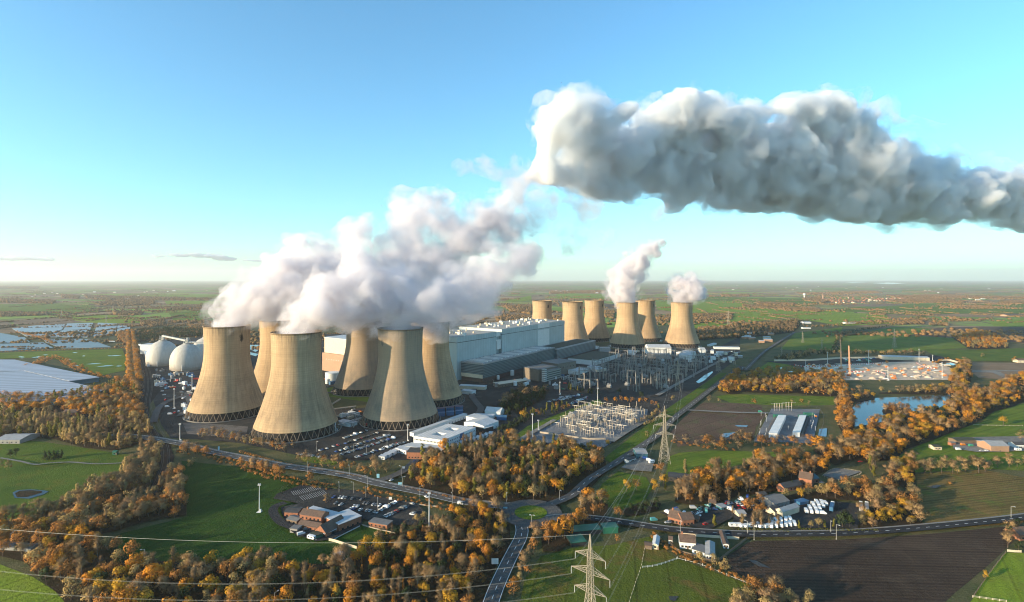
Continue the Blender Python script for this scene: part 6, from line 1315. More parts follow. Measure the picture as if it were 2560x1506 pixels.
pylon(*PY[0], "nearest lattice pylon, cut by the bottom edge, in the worn pasture"); pylon(*PY[1], "tall lattice pylon beside the gravel yard with white caravans", 1.0); pylon(*PY[2], "lattice pylon at the right side of the large substation", .92)
for c, x, y, top, lab in (('D', 1470, 592, 440, "lattice pylon in the green field beyond the construction site"), ('D', 1890, 515, 380, "lattice pylon at the edge of the brown field near the orange copse"), ('D', 910, 602, 515, "faint lattice pylon before the dark trees left of the construction site"), ('D', 600, 650, 575, "small dark pylon beside the straight road end"), ('D', 762, 550, 460, "faint thin pylon in the green field left of the curving hedge"),
                          ('D', 235, 722, 600, "broad dark pylon at the right end of the works yard"), ('D', 115, 770, 620, "dark pylon beside the large substation's far corner"), ('D', 185, 418, 345, "thin distant pylon in the pale green field"), ('C', 2290, 705, 630, "dark pylon at the far corner of the large substation"), ('C', 1100+1010, 640, 540, "slim pylon among the gantries of the large substation"), ('A', 955, 575, 480, "thin distant pylon beyond the plastic covered fields"), ('A', 552, 520, 440, "very thin pylon in the far left fields"), ('C', 2380, 345, 230, "very thin pylon in the fields right of the far towers")):
    q = at(c, x, y); h = (y-top)*ZOOMS[c][2]*q.y/FPX; pylon(q.x, q.y, random.Random(x).uniform(-.6, .3), lab, min(h/54, 1.25), False)
def arm_pts(i, s=1.0):
    x, y, rz = PY[i]; return [(Vector((x + math.cos(rz)*L*sd*s, y + math.sin(rz)*L*sd*s, (z-3.6)*s))) for z, L in zip(ARM_Z, ARM_L) for sd in (-1, 1)]
M_WIRE = plain("aluminium_wire", (.42, .41, .39), .45, .1, .2, .3)
def wire(a, b, sag, label, grp, r=.07, n=26):
    m = MB(); prev = None
    for k in range(n+1):
        t = k/n; p = a.lerp(b, t); p.z -= sag*4*t*(1-t)
        if prev is not None: m.tube(prev, p, r, n=3, cap=False)
        prev = p
    tag(m.build("power_line", M_WIRE), label, "power line", grp)
for a, b in zip(arm_pts(0), arm_pts(1)):
    for o in (-.25, .25): wire(a + Vector((o, 0, 0)), b + Vector((o, 0, 0)), 9, "pale overhead wire climbing from the nearest pylon to the tall pylon", "wires between the two near pylons", .022)
for a, b in list(zip(arm_pts(0), arm_pts(3)))[::2]:
    for o in (-.25, .25): wire(a + Vector((0, o, 0)), b + Vector((0, o, 0)), 14, "pale overhead wire sagging across the bottom woods to the left edge", "wires from the nearest pylon to the left edge", .022)
for a, b in zip(arm_pts(1), arm_pts(2, .92)): wire(a, b, 10, "thin overhead wire from the tall pylon back towards the large substation", "wires from the tall pylon to the substation", .035)
for i, j, lab in ((0, 1, "thin earth wire between the tops of the two near pylons"), (0, 3, "thin earth wire from the nearest pylon top to the left edge")):
    wire(Vector((PY[i][0], PY[i][1], 54)), Vector((PY[j][0], PY[j][1], 54)), 8, lab, None, .05)
# ---- lamps and masts
def lamp_mesh(h, arm=1.6, r=.12):
    p = MB(); p.tube((0, 0, 0), (0, 0, h), r*1.3, r*.8, 6); p.box((0, 0, 0), (.5, .5, .5)); p.tube((0, 0, h-.1), (arm, 0, h+.25), r*.7, n=5)
    l = MB(); l.box((arm+.3, 0, h+.12), (1.0, .4, .22)); return p.mesh("pole", M_STEEL), l.mesh("lamp_head", R_FLAT)
LP, LH = lamp_mesh(10); LP2, LH2 = lamp_mesh(5.5, .9, .09)
def lamp(c, x, y, rz, label, grp, small=False):
    t = thing("street_lamp", label, "street lamp", at(c, x, y), grp, rz); link("pole", LP2 if small else LP, t); link("lamp_head", LH2 if small else LH, t)
for c, x, y, lab in (('F', 547, 440, "tall street lamp where the road passes the sports field hedge"), ('F', 888, 467, "street lamp on the far verge before the entrance drive"), ('F', 1035, 551, "street lamp on the near verge opposite the entrance drive"), ('F', 925, 607, "street lamp beside the path into the club car park"), ('F', 1310, 470, "street lamp at the mouth of the entrance drive"), ('F', 1462, 642, "street lamp on the bank above the club car park"), ('F', 1725, 706, "street lamp on the road verge before the roundabout"), ('F', 2165, 692, "street lamp at the wood edge by the roundabout"), ('F', 2095, 745, "street lamp at the left mouth of the roundabout"), ('F', 2370, 890, "white topped lamp on the right edge of the roundabout"), ('F', 1320, 560, "wooden looking pole beside the blue sign at the drive"), ('G', 485, 672, "street lamp between roundabout and railway road"), ('G', 652, 690, "lamp at the foot of the railway road"), ('G', 1465, 935, "pole in front of the brick house on the village road"), ('G', 2012, 945, "pole by the village road near the ploughed field"), ('H', 82, 975, "short white pole at the corner of the ploughed field"), ('H', 705, 935, "pole before the dark round trees"), ('H', 750, 972, "pole on the edge of the ploughed field"), ('H', 2170, 815, "pole by the lone tree at the right end of the village road"),
                     ('E', 78, 1078, "street lamp at the left edge above the lower left wood"), ('E', 613, 1112, "street lamp rising from the lower left wood"), ('E', 1103, 1203, "street lamp leaning at the bottom of the sports field"), ('F', 280, 1560, "pole in the bottom wood"), ('F', 805, 600, "small lamp at the back of the club car park"), ('F', 1023, 640, "small lamp in the club car park"), ('F', 1120, 735, "small lamp between the club car rows"), ('F', 620, 258, "lamp at the left end of the staff car park"), ('F', 925, 275, "lamp between the staff car rows, left"), ('F', 1027, 285, "lamp between the staff car rows, middle"), ('F', 1195, 215, "lamp between the staff car rows, right"), ('C', 1295, 735, "lamp at the left of the large substation"), ('C', 568, 820, "lamp at the end of the turbine hall")):
    lamp(c, x, y, random.Random(int(x*7+y)).uniform(0, 6), lab, "street lamps and poles")
def mast(c, x, y, h, lab):
    q = at(c, x, y); t = thing("light_mast", lab, "floodlight mast", q, "tall floodlight masts"); m = MB(); m.tube((0, 0, 0), (0, 0, h), .42, .22, 8); link("pole", m.mesh("pole", W_WHITE), t)
    m = MB(); m.box((0, 0, h), (2.2, 1.0, .5)); m.box((.6, 0, h+.5), (.7, .9, .8)); m.box((-.6, 0, h+.5), (.7, .9, .8)); link("lamp_head", m.mesh("lamp_head", R_FLAT), t)
    m = MB(); m.box((0, 0, -.1), (3.2, 3.2, .4)); m.box((.9, 0, .3), (.9, 1.2, 1.9)); link("base", m.mesh("base", W_WHITE), t)
for a in (('E', 1978, 795, 20, "white floodlight mast alone on the sports field"), ('F', 1537, 880, 24, "tall white mast right of the club car park"), ('E', 1372, 255, 18, "mast at the corner of the empty striped yard"), ('B', 98, 915, 22, "mast left of the leftmost cooling tower"), ('B', 1875, 1335, 18, "mast beside the office block and staff car park"), ('C', 868, 1215, 25, "tall mast at the left corner of the gravel substation"), ('C', 1372, 975, 24, "tall mast between the two substations"), ('C', 1080, 885, 18, "mast in front of the admin block trees"), ('C', 913, 1170, 12, "short pale mast at the left side of the gravel substation"),
          ('D', 785, 780, 24, "mast at the left front of the construction site"), ('D', 953, 715, 24, "mast at the back left of the construction site"), ('D', 1270, 705, 26, "mast among the vehicles behind the construction site"), ('D', 1660, 695, 26, "mast before the long white roofed hall"), ('D', 1765, 690, 12, "short mast at the right end of the long white hall"), ('D', 1838, 820, 26, "mast at the right front of the construction site"), ('D', 1420, 838, 22, "mast at the front centre of the construction site"), ('D', 893, 780, 14, "short mast on the construction site left side"), ('C', 1495, 612, 14, "red topped mast behind the black roofed warehouse"), ('A', 1730, 1178, 25, "mast by the rail yard left of the leftmost tower"), ('A', 1567, 1340, 26, "mast among the parked vans left of the leftmost tower")): mast(*a)
# ---- vehicles
def car_mesh(paint, kind):
    m = MB()
    def hull(secs, mi):                                      # cross sections along x: (x, half width bottom, half width top, z0, z1)
        vs = []
        for x, wb, wt, z0, z1 in secs: vs += [(x, -wb, z0), (x, wb, z0), (x, wt, z1), (x, -wt, z1)]
        fs = [(3, 2, 1, 0)] + [(4*i + a, 4*i + (a+1) % 4, 4*i+4 + (a+1) % 4, 4*i+4 + a) for i in range(len(secs)-1) for a in range(4)] + [tuple(4*(len(secs)-1) + a for a in range(4))]
        m.add(vs, fs, mi)
    if kind == 'car':
        hull([(-2.15, .8, .75, .35, .8), (-1.9, .88, .84, .25, .98), (1.0, .88, .84, .25, .95), (1.9, .86, .8, .25, .78), (2.15, .75, .7, .35, .68)], 0)
        hull([(-1.85, .80, .62, .96, 1.0), (-1.2, .8, .64, .96, 1.38), (.2, .8, .64, .94, 1.40), (1.0, .8, .66, .93, .97)], 1); m.box((-.5, 0, 1.38), (1.5, 1.22, .06))
    elif kind == 'van':
        hull([(-2.6, .95, .9, .35, 2.1), (-2.5, .98, .92, .3, 2.2), (1.0, .98, .9, .3, 2.2), (1.8, .96, .86, .3, 1.35), (2.6, .9, .8, .35, 1.05)], 0); hull([(1.02, .90, .86, 1.32, 2.05), (1.72, .88, .84, 1.32, 1.42)], 1)
    else:
        hull([(-2.9, 1.05, 1.0, .6, 2.3), (-2.7, 1.1, 1.05, .45, 2.55), (2.5, 1.1, 1.05, .45, 2.55), (3.0, 1.05, 1.0, .8, 2.1)], 0); [m.box((s, sy*1.075, 1.4), (1.2, .06, .6), 0, 1) for s in (-1.4, .8) for sy in (-1, 1)]; m.box((3.0, 0, 1.3), (.12, 1.5, .7), 0, 1); m.tube((3, 0, .5), (4.3, 0, .45), .08, n=4)
    for x in ((-1.3, 1.35) if kind != 'caravan' else (-.2, .6)):
        for y in (-1, 1): m.tube((x, y*.62, .32), (x, y*.9, .32), .32, n=10, m=2)
    return m.mesh("car", [paint, GLASS, M_DARKST])
PAINT = {k: NT("paint_" + k).done(c, .22, .6) for k, c in {'white': (.74, .74, .73), 'silver': (.40, .41, .42), 'grey': (.13, .135, .14), 'black': (.015, .015, .017), 'red': (.34, .02, .018), 'blue': (.02, .06, .22), 'green': (.03, .22, .13), 'teal': (.08, .28, .28), 'orange': (.5, .16, .02)}.items()}
CARS = {(k, c): car_mesh(PAINT[c], k) for k in ('car', 'van', 'caravan') for c in PAINT if not (k == 'caravan' and c != 'white')}
CR = random.Random(99)
CMIX = ['white']*9 + ['silver']*7 + ['grey']*6 + ['black']*7 + ['red']*3 + ['blue']*4
def vehicle(q, rz, color, kind, label, grp):
    name = {'car': "parked_car", 'van': "parked_van", 'caravan': "caravan"}[kind]
    o = link(name, CARS[(kind, color)], None, (q.x, q.y, 1.02), rz); return tag(o, label, kind, grp)
def row(c, a, b, place, grp, occ=.85, step=2.65, kinds=('car',)*9 + ('van',), cols=CMIX, n=99, nose=1.57):
    line = [at(c, *a), at(c, *b)]
    for p, d in walk(line, step, 1.2):
        if CR.random() > occ: continue
        k = CR.choice(kinds); col = 'white' if k == 'caravan' else CR.choice(cols)
        vehicle(p, math.atan2(d.y, d.x) + nose + CR.uniform(-.05, .05) + (3.14 if CR.random() < .4 else 0), col, k, "%s %s parked %s" % (col, k, place) if k != 'caravan' else "white touring caravan parked %s" % place, grp)
SG = "cars in the staff car park"
for a, b, pl, oc in (((640, 262), (810, 212), "in the sparse left row of the staff car park", .6), ((838, 160), (1045, 92), "in the row nearest the tower in the staff car park", .6), ((848, 205), (1125, 112), "in the second row back of the staff car park", .82), ((770, 272), (960, 218), "in the left half of the middle row of the staff car park", .8), ((955, 208), (1215, 132), "in the right half of the middle row of the staff car park", .95), ((800, 300), (1275, 150), "in the busy long row of the staff car park", .92), ((935, 318), (1350, 188), "in the front row of the staff car park", .9), ((1080, 262), (1300, 196), "in the double row by the staff car park lamps", .5)): row('F', a, b, pl, SG, oc)
row('F', (478, 288), (650, 312), "in the short row on the verge left of the staff car park", "cars on the verge", .7)
CG = "cars in the club car park"
for a, b, pl, oc in (((750, 640), (990, 660), "at the back of the club car park", .6), ((770, 690), (860, 715), "beside the bare tree in the club car park", .8), ((890, 735), (1070, 755), "in the tight group in the middle of the club car park", .85), ((890, 712), (1020, 722), "in the second middle row of the club car park", .7), ((1000, 690), (1150, 712), "in the dark centre of the club car park", .7), ((1070, 785), (1270, 678), "in the slanting row of the club car park", .9), ((1150, 815), (1400, 695), "in the long slanting row on the right of the club car park", .85), ((1380, 800), (1420, 760), "at the right end of the club car park", .6)): row('F', a, b, pl, CG, oc)
OG = "cars in the shaded overflow car park"
for i in range(4): row('C', (985 + i*30, 950 - i*12), (1150 + i*34, 925 - i*10), "in the shaded overflow car park behind the trees", OG, .8)
for i in range(3): row('C', (1150 + i*24, 968 - i*12), (1290, 930 - i*10), "in the right end of the shaded overflow car park", OG, .7)
for i in range(4): row('C', (2130 + i*50, 620 - i*14), (2290 + i*40, 600 - i*14), "in the packed yard beyond the large substation", "cars beyond the large substation", .6, 3.4)
for i, (x, y) in enumerate([(505, 762), (532, 735), (560, 708), (590, 690), (545, 765), (575, 738), (602, 712), (630, 692), (588, 765), (612, 742), (638, 718), (660, 700)]): vehicle(at('H', x, y), 1.3 + CR.uniform(-.1, .1), 'white', 'caravan', "white touring caravan in the tight block beside the blue lorry", "block of white caravans")
for i in range(11): vehicle(at('H', 230 + (i % 6)*36 + CR.uniform(-6, 6), 885 - (i//6)*38 - (i % 6)*4), 1.2 + CR.uniform(-.15, .15), 'white', 'caravan', "white touring caravan by the village road hedge", "caravans by the road hedge")
for i in range(8): vehicle(at('G', 1900 + (i % 10)*38 + CR.uniform(-10, 10), 885 - (i//10)*45 + CR.uniform(-8, 8)), CR.uniform(-.4, .4) + .4, 'white', 'caravan', "white touring caravan behind the bare birches", "caravans behind the birches")
SV = "old vehicles in the scrap yard"
for i in range(44):
    t = CR.random(); x = 1310 + t*870 + CR.uniform(-40, 40); y = 815 - t*150 + CR.uniform(-45, 55); k = CR.choice(('car', 'car', 'van', 'car')); c = CR.choice(('white', 'white', 'silver', 'teal', 'grey', 'black', 'red', 'blue', 'teal', 'silver')); vehicle(at('G', x, y), CR.uniform(0, 6.28), c, k, "old %s %s standing among the wrecks of the scrap yard" % (c, k), SV)
for i in range(34):
    x = 1440 + CR.uniform(0, 330); y = CR.uniform(1065, 1460) ; x += 0; k = CR.choice(('car', 'van', 'van')); c = CR.choice(('white', 'white', 'white', 'silver', 'red', 'grey')); vehicle(at('A', min(x, 1720 - (y-1065)*.05), y), CR.choice((.3, 1.8)) + CR.uniform(-.1, .1), c, k, "%s %s in the rail side yard left of the leftmost tower" % (c, k), "vehicles of the rail side yard")
for i in range(26): c = CR.choice(('white', 'white', 'green', 'grey', 'blue')); k = CR.choice(('car', 'van', 'van')); vehicle(at('D', CR.uniform(1080, 1330), CR.uniform(672, 702)), CR.choice((0, 1.57)), c, k, "%s %s in the site yard behind the construction site" % (c, k), "vehicles of the site yard")
for c, x, y, rz, col, k, lab in (('F', 1230, 503, 1.0, 'white', 'car', "white car turning out of the entrance drive"), ('F', 1515, 640, -.75, 'white', 'car', "white car driving on the main road above the club car park"), ('F', 1793, 697, -.3, 'white', 'van', "white van driving on the main road near the roundabout"), ('E', 1500, 320, -.6, 'white', 'car', "white car on the main road near the railway bridge"), ('F', 497, 948, .6, 'white', 'van', "white van parked beside the club yard fence"), ('F', 580, 980, -.4, 'white', 'caravan', "white caravan at the end of the club yard"), ('F', 1420, 350, .8, 'blue', 'car', "blue car at the top of the entrance drive"), ('F', 540, 905, .4, 'grey', 'car', "grey car beside the club kitchen"), ('G', 1180, 325, -.4, 'blue', 'van', "blue van outside the workshop under the pylon"), ('G', 1210, 340, -.2, 'white', 'van', "white van outside the workshop under the pylon"), ('G', 1232, 360, .5, 'white', 'caravan', "white caravan in the gravel yard under the pylon"), ('G', 1250, 830, .2, 'teal', 'van', "teal covered van on the lawn by the brick house"), ('G', 1670, 862, .4, 'red', 'car', "red car beside the brick house on the village road"), ('H', 640, 775, -.2, 'white', 'van', "white van in front of the caravan block"), ('H', 632, 522, .2, 'silver', 'car', "silver car on the farmhouse drive"), ('H', 1845, 222, .1, 'green', 'van', "bright green machine before the long farm barn"), ('H', 1780, 215, .1, 'orange', 'van', "orange machine under the long farm barn"), ('H', 1930, 262, .1, 'silver', 'car', "silver vehicle beside the big barn"), ('H', 1970, 260, .1, 'white', 'car', "white vehicle beside the big barn"), ('H', 1742, 252, .1, 'white', 'van', "white trailer in front of the long farm barn"), ('H', 2225, 258, 0, 'white', 'caravan', "white caravan before the farm cottage"), ('D', 435, 1090, 0, 'green', 'van', "lime green machine on the farm track by the battery compound"), ('D', 860, 1126, 1.4, 'orange', 'van', "small yellow orange machine in the battery compound"), ('H', 945, 352, .2, 'red', 'car', "red vehicle half hidden among the autumn trees")): vehicle(at(c, x, y), rz, col, k, lab, None)
def lorry(c, x, y, rz, col, lab):
    q = at(c, x, y); t = thing("lorry", lab, "lorry", (q.x, q.y, 1.0), None, rz); m = MB(); m.box((-1.5, 0, .9), (11, 2.5, 2.9)); link("trailer", m.mesh("trailer", col), t); m = MB(); m.box((5.4, 0, .6), (2.2, 2.4, 2.6)); m.box((5.9, 0, 3.2), (1.2, 2.2, .5)); link("cab", m.mesh("cab", W_WHITE), t)
    for xx in (-5, -3.6, 3.0, 5.6): m = MB(); m.tube((xx, -1.2, .5), (xx, 1.2, .5), .5, n=10); link("wheel", m.mesh("wheel", M_DARKST), t)
lorry('H', 715, 735, .95, W_BLUE, "blue sided lorry parked beside the block of white caravans"); lorry('H', 950, 735, 1.0, R_SHEET, "grey lorry trailer by the wood, left of a pair"); lorry('H', 998, 738, 1.0, R_SHEET, "grey lorry trailer by the wood, right of a pair"); lorry('B', 150, 830, .3, M_RED, "red lorry in the yard left of the leftmost tower"); lorry('A', 1010, 745, .1, W_WHITE, "white lorry with red trim in the scrub beside the domes")
# ---- fences, signs, hedges
def fence(name, lab, line, h=1.1, step=3.0, rails=2, mat=None, solid=False, r=.07):
    ln = smooth_line(pts(line), 4) if isinstance(line, str) else line; mat = mat or W_CREAM; c = ln[len(ln)//2]; t = thing(name, lab, "fence", (c.x, c.y, .2))
    P = [p for p, d in walk(ln, step)]; m = MB()
    for a, b in zip(P[:-1], P[1:]):
        if solid:
            nv = Vector((-(b-a).y, (b-a).x, 0)).normalized()*.05; m.prism([a-nv, b-nv, b+nv, a+nv], .1, h)
        else:
            for k in range(rails): z = h*(.5 + .45*k); m.tube((a.x, a.y, z), (b.x, b.y, z), r*.7, n=4, cap=False)
    m.build("panel" if solid else "rail", mat, t)
    m = MB(); [m.tube((p.x, p.y, 0), (p.x, p.y, h+.15), r*1.5, n=4) for p in P]; o = m.build("posts", mat, t)
fence("wooden_fence", "pale wooden fence below the bowling green", "F 722,985 770,995 860,1025 955,1052", 1.9, 2.4, solid=True)
fence("wooden_fence", "cream boarded fence along the village road before the bungalow", "G 1470,938 1600,950 1950,975", 1.9, 2.5, solid=True, mat=W_CREAM)
fence("wooden_fence", "grey boarded fence round the front of the bungalow yard", "G 1372,1005 1450,1075 1600,1120 1740,1162 1860,1085 2010,970", 1.8, 2.5, solid=True, mat=W_TIMBER)
fence("post_fence", "white post fence along the curved hedge of the worn pasture", "G 1440,1132 1640,1185 1900,1290 2080,1362", 1.4, 5, 1, W_WHITE, r=.1)
fence("post_fence", "short white rail fence inside the worn pasture", "G 1160,1205 1250,1195 1340,1170 1440,1135", 1.2, 3.2, 2, W_WHITE, r=.1)
fence("post_fence", "pale wire fence line crossing the worn pasture", "G 1050,1485 1100,1330 1150,1180 1184,990", .8, 4, 1, W_CREAM, r=.09)
fence("wooden_fence", "pale rail fence at the bottom right green field", "H 1860,1445 2000,1465 2140,1485", 1.2, 3, 2, W_CREAM, r=.12)
fence("wooden_fence", "dark rail fence between ploughed field and green field", "H 1860,1445 1990,1260 2125,1085", 1.2, 3.2, 2, W_TIMBER, r=.09)
fence("garden_wall", "cream wall of the garden at the right edge", "H 2140,1072 2210,1078 2300,1080", 1.5, 4, solid=True, mat=W_CREAM)
fence("compound_fence", "dark mesh fence round the battery compound", "D 388,1312 520,1060 892,1064 842,1322 388,1316", 2.4, 4, 3, M_DARKST, r=.05)
fence("compound_fence", "pale fence along the front of the gravel substation", "C 1420,1298 1100,1272 860,1240 760,1243", 2.6, 3, 3, M_STEEL, r=.09)
fence("compound_wall", "low pale wall inside the gravel substation", "C 925,1185 1120,1212 1290,1235 1450,1235", 2.2, 4, solid=True, mat=M_CONC)
fence("arena_fence", "pale rail fence round the riding arena", "H 640,460 740,402 955,432 772,494 640,462", 1.2, 3, 2, W_CREAM, r=.07)
fence("club_wall", "low white wall at the left edge of the bowling green", "F 750,985 850,930 995,858", .9, 3, solid=True, mat=W_WHITE)
fence("club_wall", "pale retaining wall along the bank above the club car park", "F 1215,655 1420,690 1560,705 1650,720", 1.1, 3, solid=True, mat=M_CONC)
fence("club_wall", "low pale wall right of the bowling pavilion", "F 990,858 1100,890 1285,932", 1.0, 3, solid=True, mat=M_CONC)
fence("paddock_fence", "thin rail fence across the right hand paddocks", "D 2080,1185 2250,1190 2470,1192", 1.2, 5, 2, W_CREAM, r=.09)
fence("bridge_parapet", "low pale parapet of the road bridge over the rail strip", "E 1120,240 1200,243 1300,262 1430,288", 1.3, 4, solid=True, mat=M_CONC)
def hedge(lab, line, w, h, kind='green', n=5.5):
    ln = smooth_line(pts(line), 6); rnd = random.Random(len(lab)); V = []; F = []; NRM.clear()
    for p, d in walk(ln, .55):
        nv = Vector((-d.y, d.x, 0))
        for k in range(int(n)):
            s = rnd.uniform(-.5, .5); z = rnd.uniform(.1, 1); top = rnd.random() < .45
            c = p + nv*w*(s if top else math.copysign(.5, s)) + Vector((0, 0, h*(1 if top else z)*rnd.uniform(.9, 1.08))); quad_leaf(V, F, c, (nv*math.copysign(1, s)) if not top else (0, 0, 1), rnd.uniform(.3, .6), rnd)
    me = bpy.data.meshes.new("clipped_hedge"); me.from_pydata([tuple(v) for v in V], [], F); me.materials.append(LEAF[kind]); store_soft(me, np.array([tuple(q) for q in NRM])); o = bpy.data.objects.new("clipped_hedge", me); COL.objects.link(o); tag(o, lab, "hedge", "clipped hedges")
hedge("tall dark clipped hedge round the empty bays of the club car park", "F 322,612 400,560 520,508", 3.0, 4.2); hedge("long dark clipped hedge along the back of the club car park", "F 520,508 560,545 680,562 810,578", 3.0, 3.6)
hedge("clipped green hedge along the village road before the caravans", "G 1905,905 2100,912 2275,920 H 365,928", 2.5, 2.4, 'olive'); hedge("clipped hedge before the brick house on the village road", "G 1205,855 1350,875 1545,895", 2.4, 2.2, 'hedge'); hedge("clipped brown hedge along the wood beside the main road", "F 1330,555 1500,600 1700,640 1920,668", 2.2, 1.8, 'rust'); hedge("clipped brown hedge on the far verge of the main road", "F 0,262 300,350 600,410 860,458 1000,478", 2.2, 1.8, 'rust'); hedge("green hedge along the road right of the caravan yard", "H 455,908 700,915 900,920 1080,915", 2.2, 2.2, 'olive')
def sign(c, x, y, w, h, z, col, lab):
    q = at(c, x, y); t = thing("road_sign", lab, "sign", q, "road signs"); m = MB(); m.box((0, 0, z), (w, .12, h)); link("board", m.mesh("board", col), t); m = MB(); [m.tube((s*w*.35, .12, 0), (s*w*.35, .12, z+h*.8), .08, n=5) for s in (-1, 1)]; link("post", m.mesh("post", M_STEEL), t)
SB = plain("pale_blue_sign", (.20, .42, .55), .4)
for a in (('F', 1122, 478, 2.4, 3.6, .6, SB, "tall pale blue sign at the entrance drive verge"), ('F', 1300, 545, 3.2, 3.0, .8, SB, "wide blue green sign at the entrance drive corner"), ('F', 2072, 1192, 4.2, 3.4, 1.5, W_WHITE, "white direction sign beside the south road"), ('F', 2155, 742, 3.2, 2.0, 1.2, SB, "blue green direction sign before the roundabout"), ('F', 1330, 412, 2.4, 2.4, 1.4, W_WHITE, "white sign board up the entrance drive"), ('F', 1222, 660, 2.4, 2.4, .8, W_WHITE, "white sign board at the edge of the club car park"), ('E', 1668, 335, 1.6, 4.5, .8, SB, "tall thin blue sign beside the main road near the bridge"), ('G', 210, 790, 2.4, 1.0, 1.2, W_WHITE, "white chevron board on the roundabout island"), ('G', 245, 800, 1.4, 1.4, 1.4, W_WHITE, "small white arrow sign on the roundabout island")): sign(*a)
# ---- substations
M_GAN = plain("pale_gantry_steel", (.25, .24, .225), .5, .15, 1.0); M_BUS = plain("bright_busbar", (.36, .35, .32), .4, .1, .5, .3); M_PORC = plain("cream_insulator", (.34, .28, .21), .4)
def post_lat(m, x, y, h, r=.55):
    for sx in (-1, 1):
        for sy in (-1, 1): m.tube((x+sx*r, y+sy*r, 0), (x+sx*r*.5, y+sy*r*.5, h), .16, n=4)
    for k in range(int(h/1.8)):
        z0 = k*1.8; s = -1 if k % 2 else 1; a = r*(1-.5*z0/h); m.tube((x-s*a, y-a, z0), (x+s*a, y-a, z0+1.8), .1, n=3); m.tube((x-s*a, y+a, z0), (x+s*a, y+a, z0+1.8), .1, n=3)
    m.tube((x, y, h), (x, y, h+3.5), .12, .04, 4)
GAN = []
for h, w, n in ((15, 22, 2), (19, 18, 2), (13, 26, 3), (22, 14, 2)):
    ps = []
    for i in range(n): m = MB(); post_lat(m, -w/2 + w*i/(n-1), 0, h); ps.append(m.mesh("gantry_post", M_GAN))
    b = MB()
    for s in (-.45, .45):
        for zz in (0, .9): b.tube((-w/2, s, h-1+zz), (w/2, s, h-1+zz), .12, n=4)
    for k in range(int(w/1.6)): x = -w/2 + k*1.6; b.tube((x, -.45, h-1), (x+1.6, .45, h-.1), .08, n=3)
    for k in range(6): x = -w/2 + w*(k+.5)/6; b.tube((x, 0, h-1), (x, 0, h-3.4), .2, n=5)
    GAN.append((ps, b.mesh("gantry_beam", M_GAN)))
def ins_mesh(h, n, gap, bus):
    m = MB()
    for i in range(n):
        x = (i-(n-1)/2)*gap; m.tube((x, 0, 0), (x, 0, h*.5), .2, n=5); m.tube((x, 0, h*.5), (x, 0, h), .34, .26, 7, m=1); m.tube((x, 0, h), (x, 0, h+.3), .42, n=7, m=2)
    m.box((0, 0, h*.5), ((n-1)*gap+.8, .5, .3))
    if bus: m.tube((-(n-1)*gap/2-bus, 0, h+.4), ((n-1)*gap/2+bus, 0, h+.4), .13, n=6, m=2)
    return m.mesh("insulator_stand", [M_GAN, M_PORC, M_BUS])
IST = [ins_mesh(5.5, 3, 3, 0), ins_mesh(7.5, 3, 2.6, 4), ins_mesh(4.2, 2, 2.2, 3), ins_mesh(9.5, 1, 0, 0), ins_mesh(6.5, 4, 2.4, 3)]
def trans_mesh():
    m = MB(); m.box((0, 0, .3), (7, 4, 4)); [m.box((x, 0, .5), (.5, 6.4, 3.2)) for x in (-2.6, -1.6, -.6, .4, 1.4, 2.4)]; m.tube((-2, 0, 5.6), (3, 0, 5.6), .7, n=8); [m.tube((x, .6, 4.3), (x*1.3, 1.4, 7.2), .3, .15, 6) for x in (-2, 0, 2)]; return m.mesh("transformer", R_SHEET)
TRM = trans_mesh()
SR = random.Random(17)
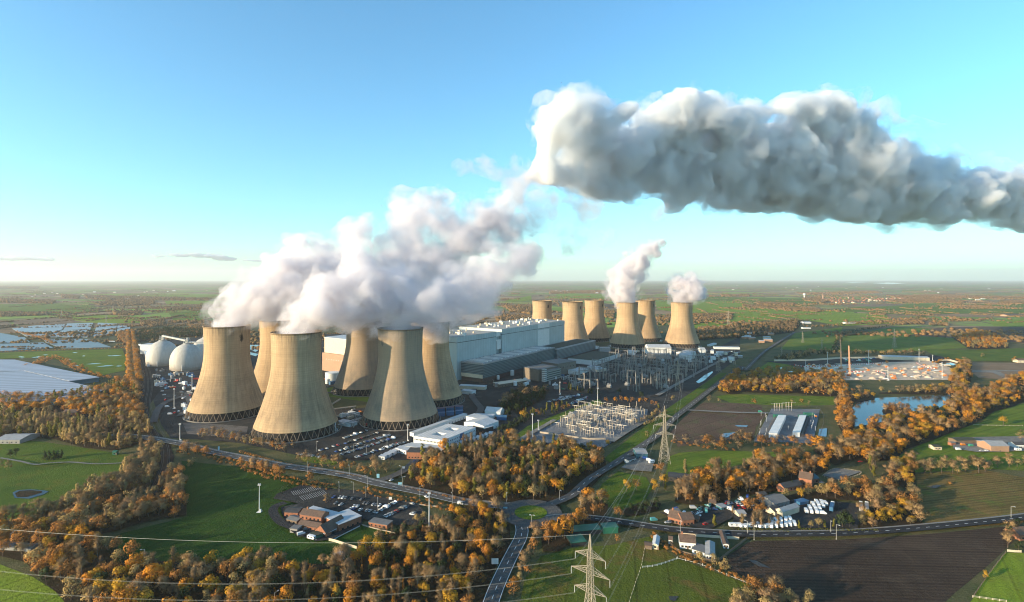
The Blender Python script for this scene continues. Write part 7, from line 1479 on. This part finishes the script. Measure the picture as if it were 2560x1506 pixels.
def yard(poly, u, place, ngan, nins, ntr, sp, gz=1.0, tall=.5):
    P = [(p.x, p.y) for p in pts(poly)]; u = Vector((u.x, u.y, 0)).normalized(); v = Vector((-u.y, u.x, 0)); rz = math.atan2(v.y, v.x); O = Vector((P[0][0], P[0][1], 0))
    S = []
    for i in range(-60, 60):
        for j in range(-60, 60):
            q = O + u*(i*sp) + v*(j*sp)
            if inside((q.x, q.y), P): S.append((q, i, j))
    SR.shuffle(S); gu = set(); cnt = 0
    for q, i, j in S:
        if cnt >= ngan: break
        if (i//2, j//3) in gu: continue
        gu.add((i//2, j//3)); ps, b = SR.choice(GAN); sc = gz*SR.uniform(.85, 1.15)
        t = thing("gantry", "pale steel gantry with a lattice crossbeam %s" % place, "gantry", (q.x, q.y, 1.0), "steel gantries %s" % place, rz + (1.571 if SR.random() < .25 else 0)); t.scale = (sc, sc, sc)
        for p in ps: link("gantry_post", p, t)
        link("gantry_beam", b, t); cnt += 1
    for q, i, j in (S*3)[:nins]:
        k = SR.choice((0, 0, 0, 1, 2, 3, 3, 3)); o = link("insulator_stand", IST[k], None, (q.x + SR.uniform(-.4, .4)*sp, q.y + SR.uniform(-.4, .4)*sp, 1.0), rz + (1.571 if SR.random() < .2 else 0), SR.uniform(.8, 1.25))
        tag(o, "pale switchgear stand with cream insulators %s" % place, "switchgear", "switchgear stands %s" % place)
    for q, i, j in S[-ntr:]: tag(link("transformer", TRM, None, (q.x, q.y, 1.0), rz), "grey finned transformer %s" % place, "transformer", "transformers %s" % place)
    # strained conductors between the gantries
    for k in range(26):
        q, i, j = SR.choice(S); L = SR.uniform(25, 60); a = q + Vector((0, 0, 12)); b = q + u*L + Vector((0, 0, 12))
        if not inside((b.x, b.y), P): continue
        wire(a, b, 1.2, "thin slack conductor strung between gantries %s" % place, "conductors strung %s" % place, .06, 8)
u1 = at('C', 1745, 1090) - at('C', 1480, 1255)
yard("C 1000,1140 1110,1090 1270,985 1740,1010 1730,1085 1475,1240 1200,1215", u1, "in the gravel substation", 6, 175, 8, 6.0, .62)
yard("C 1150,850 1240,765 1340,700 1530,610 2140,585 2270,640 2060,755 1840,870 1400,865", U, "in the large substation", 86, 150, 16, 9.5, 1.05)
# battery compound switchgear
q = at('D', 620, 1078); t = link("insulator_stand", IST[4], None, (q.x-8, q.y, 1.0), 0, 1.4); tag(t, "steel switchgear frame at the back left of the battery compound", "switchgear"); t = link("insulator_stand", IST[1], None, (q.x+6, q.y, 1.0), 0, 1.4); tag(t, "taller steel switchgear frame behind the left battery hall", "switchgear")
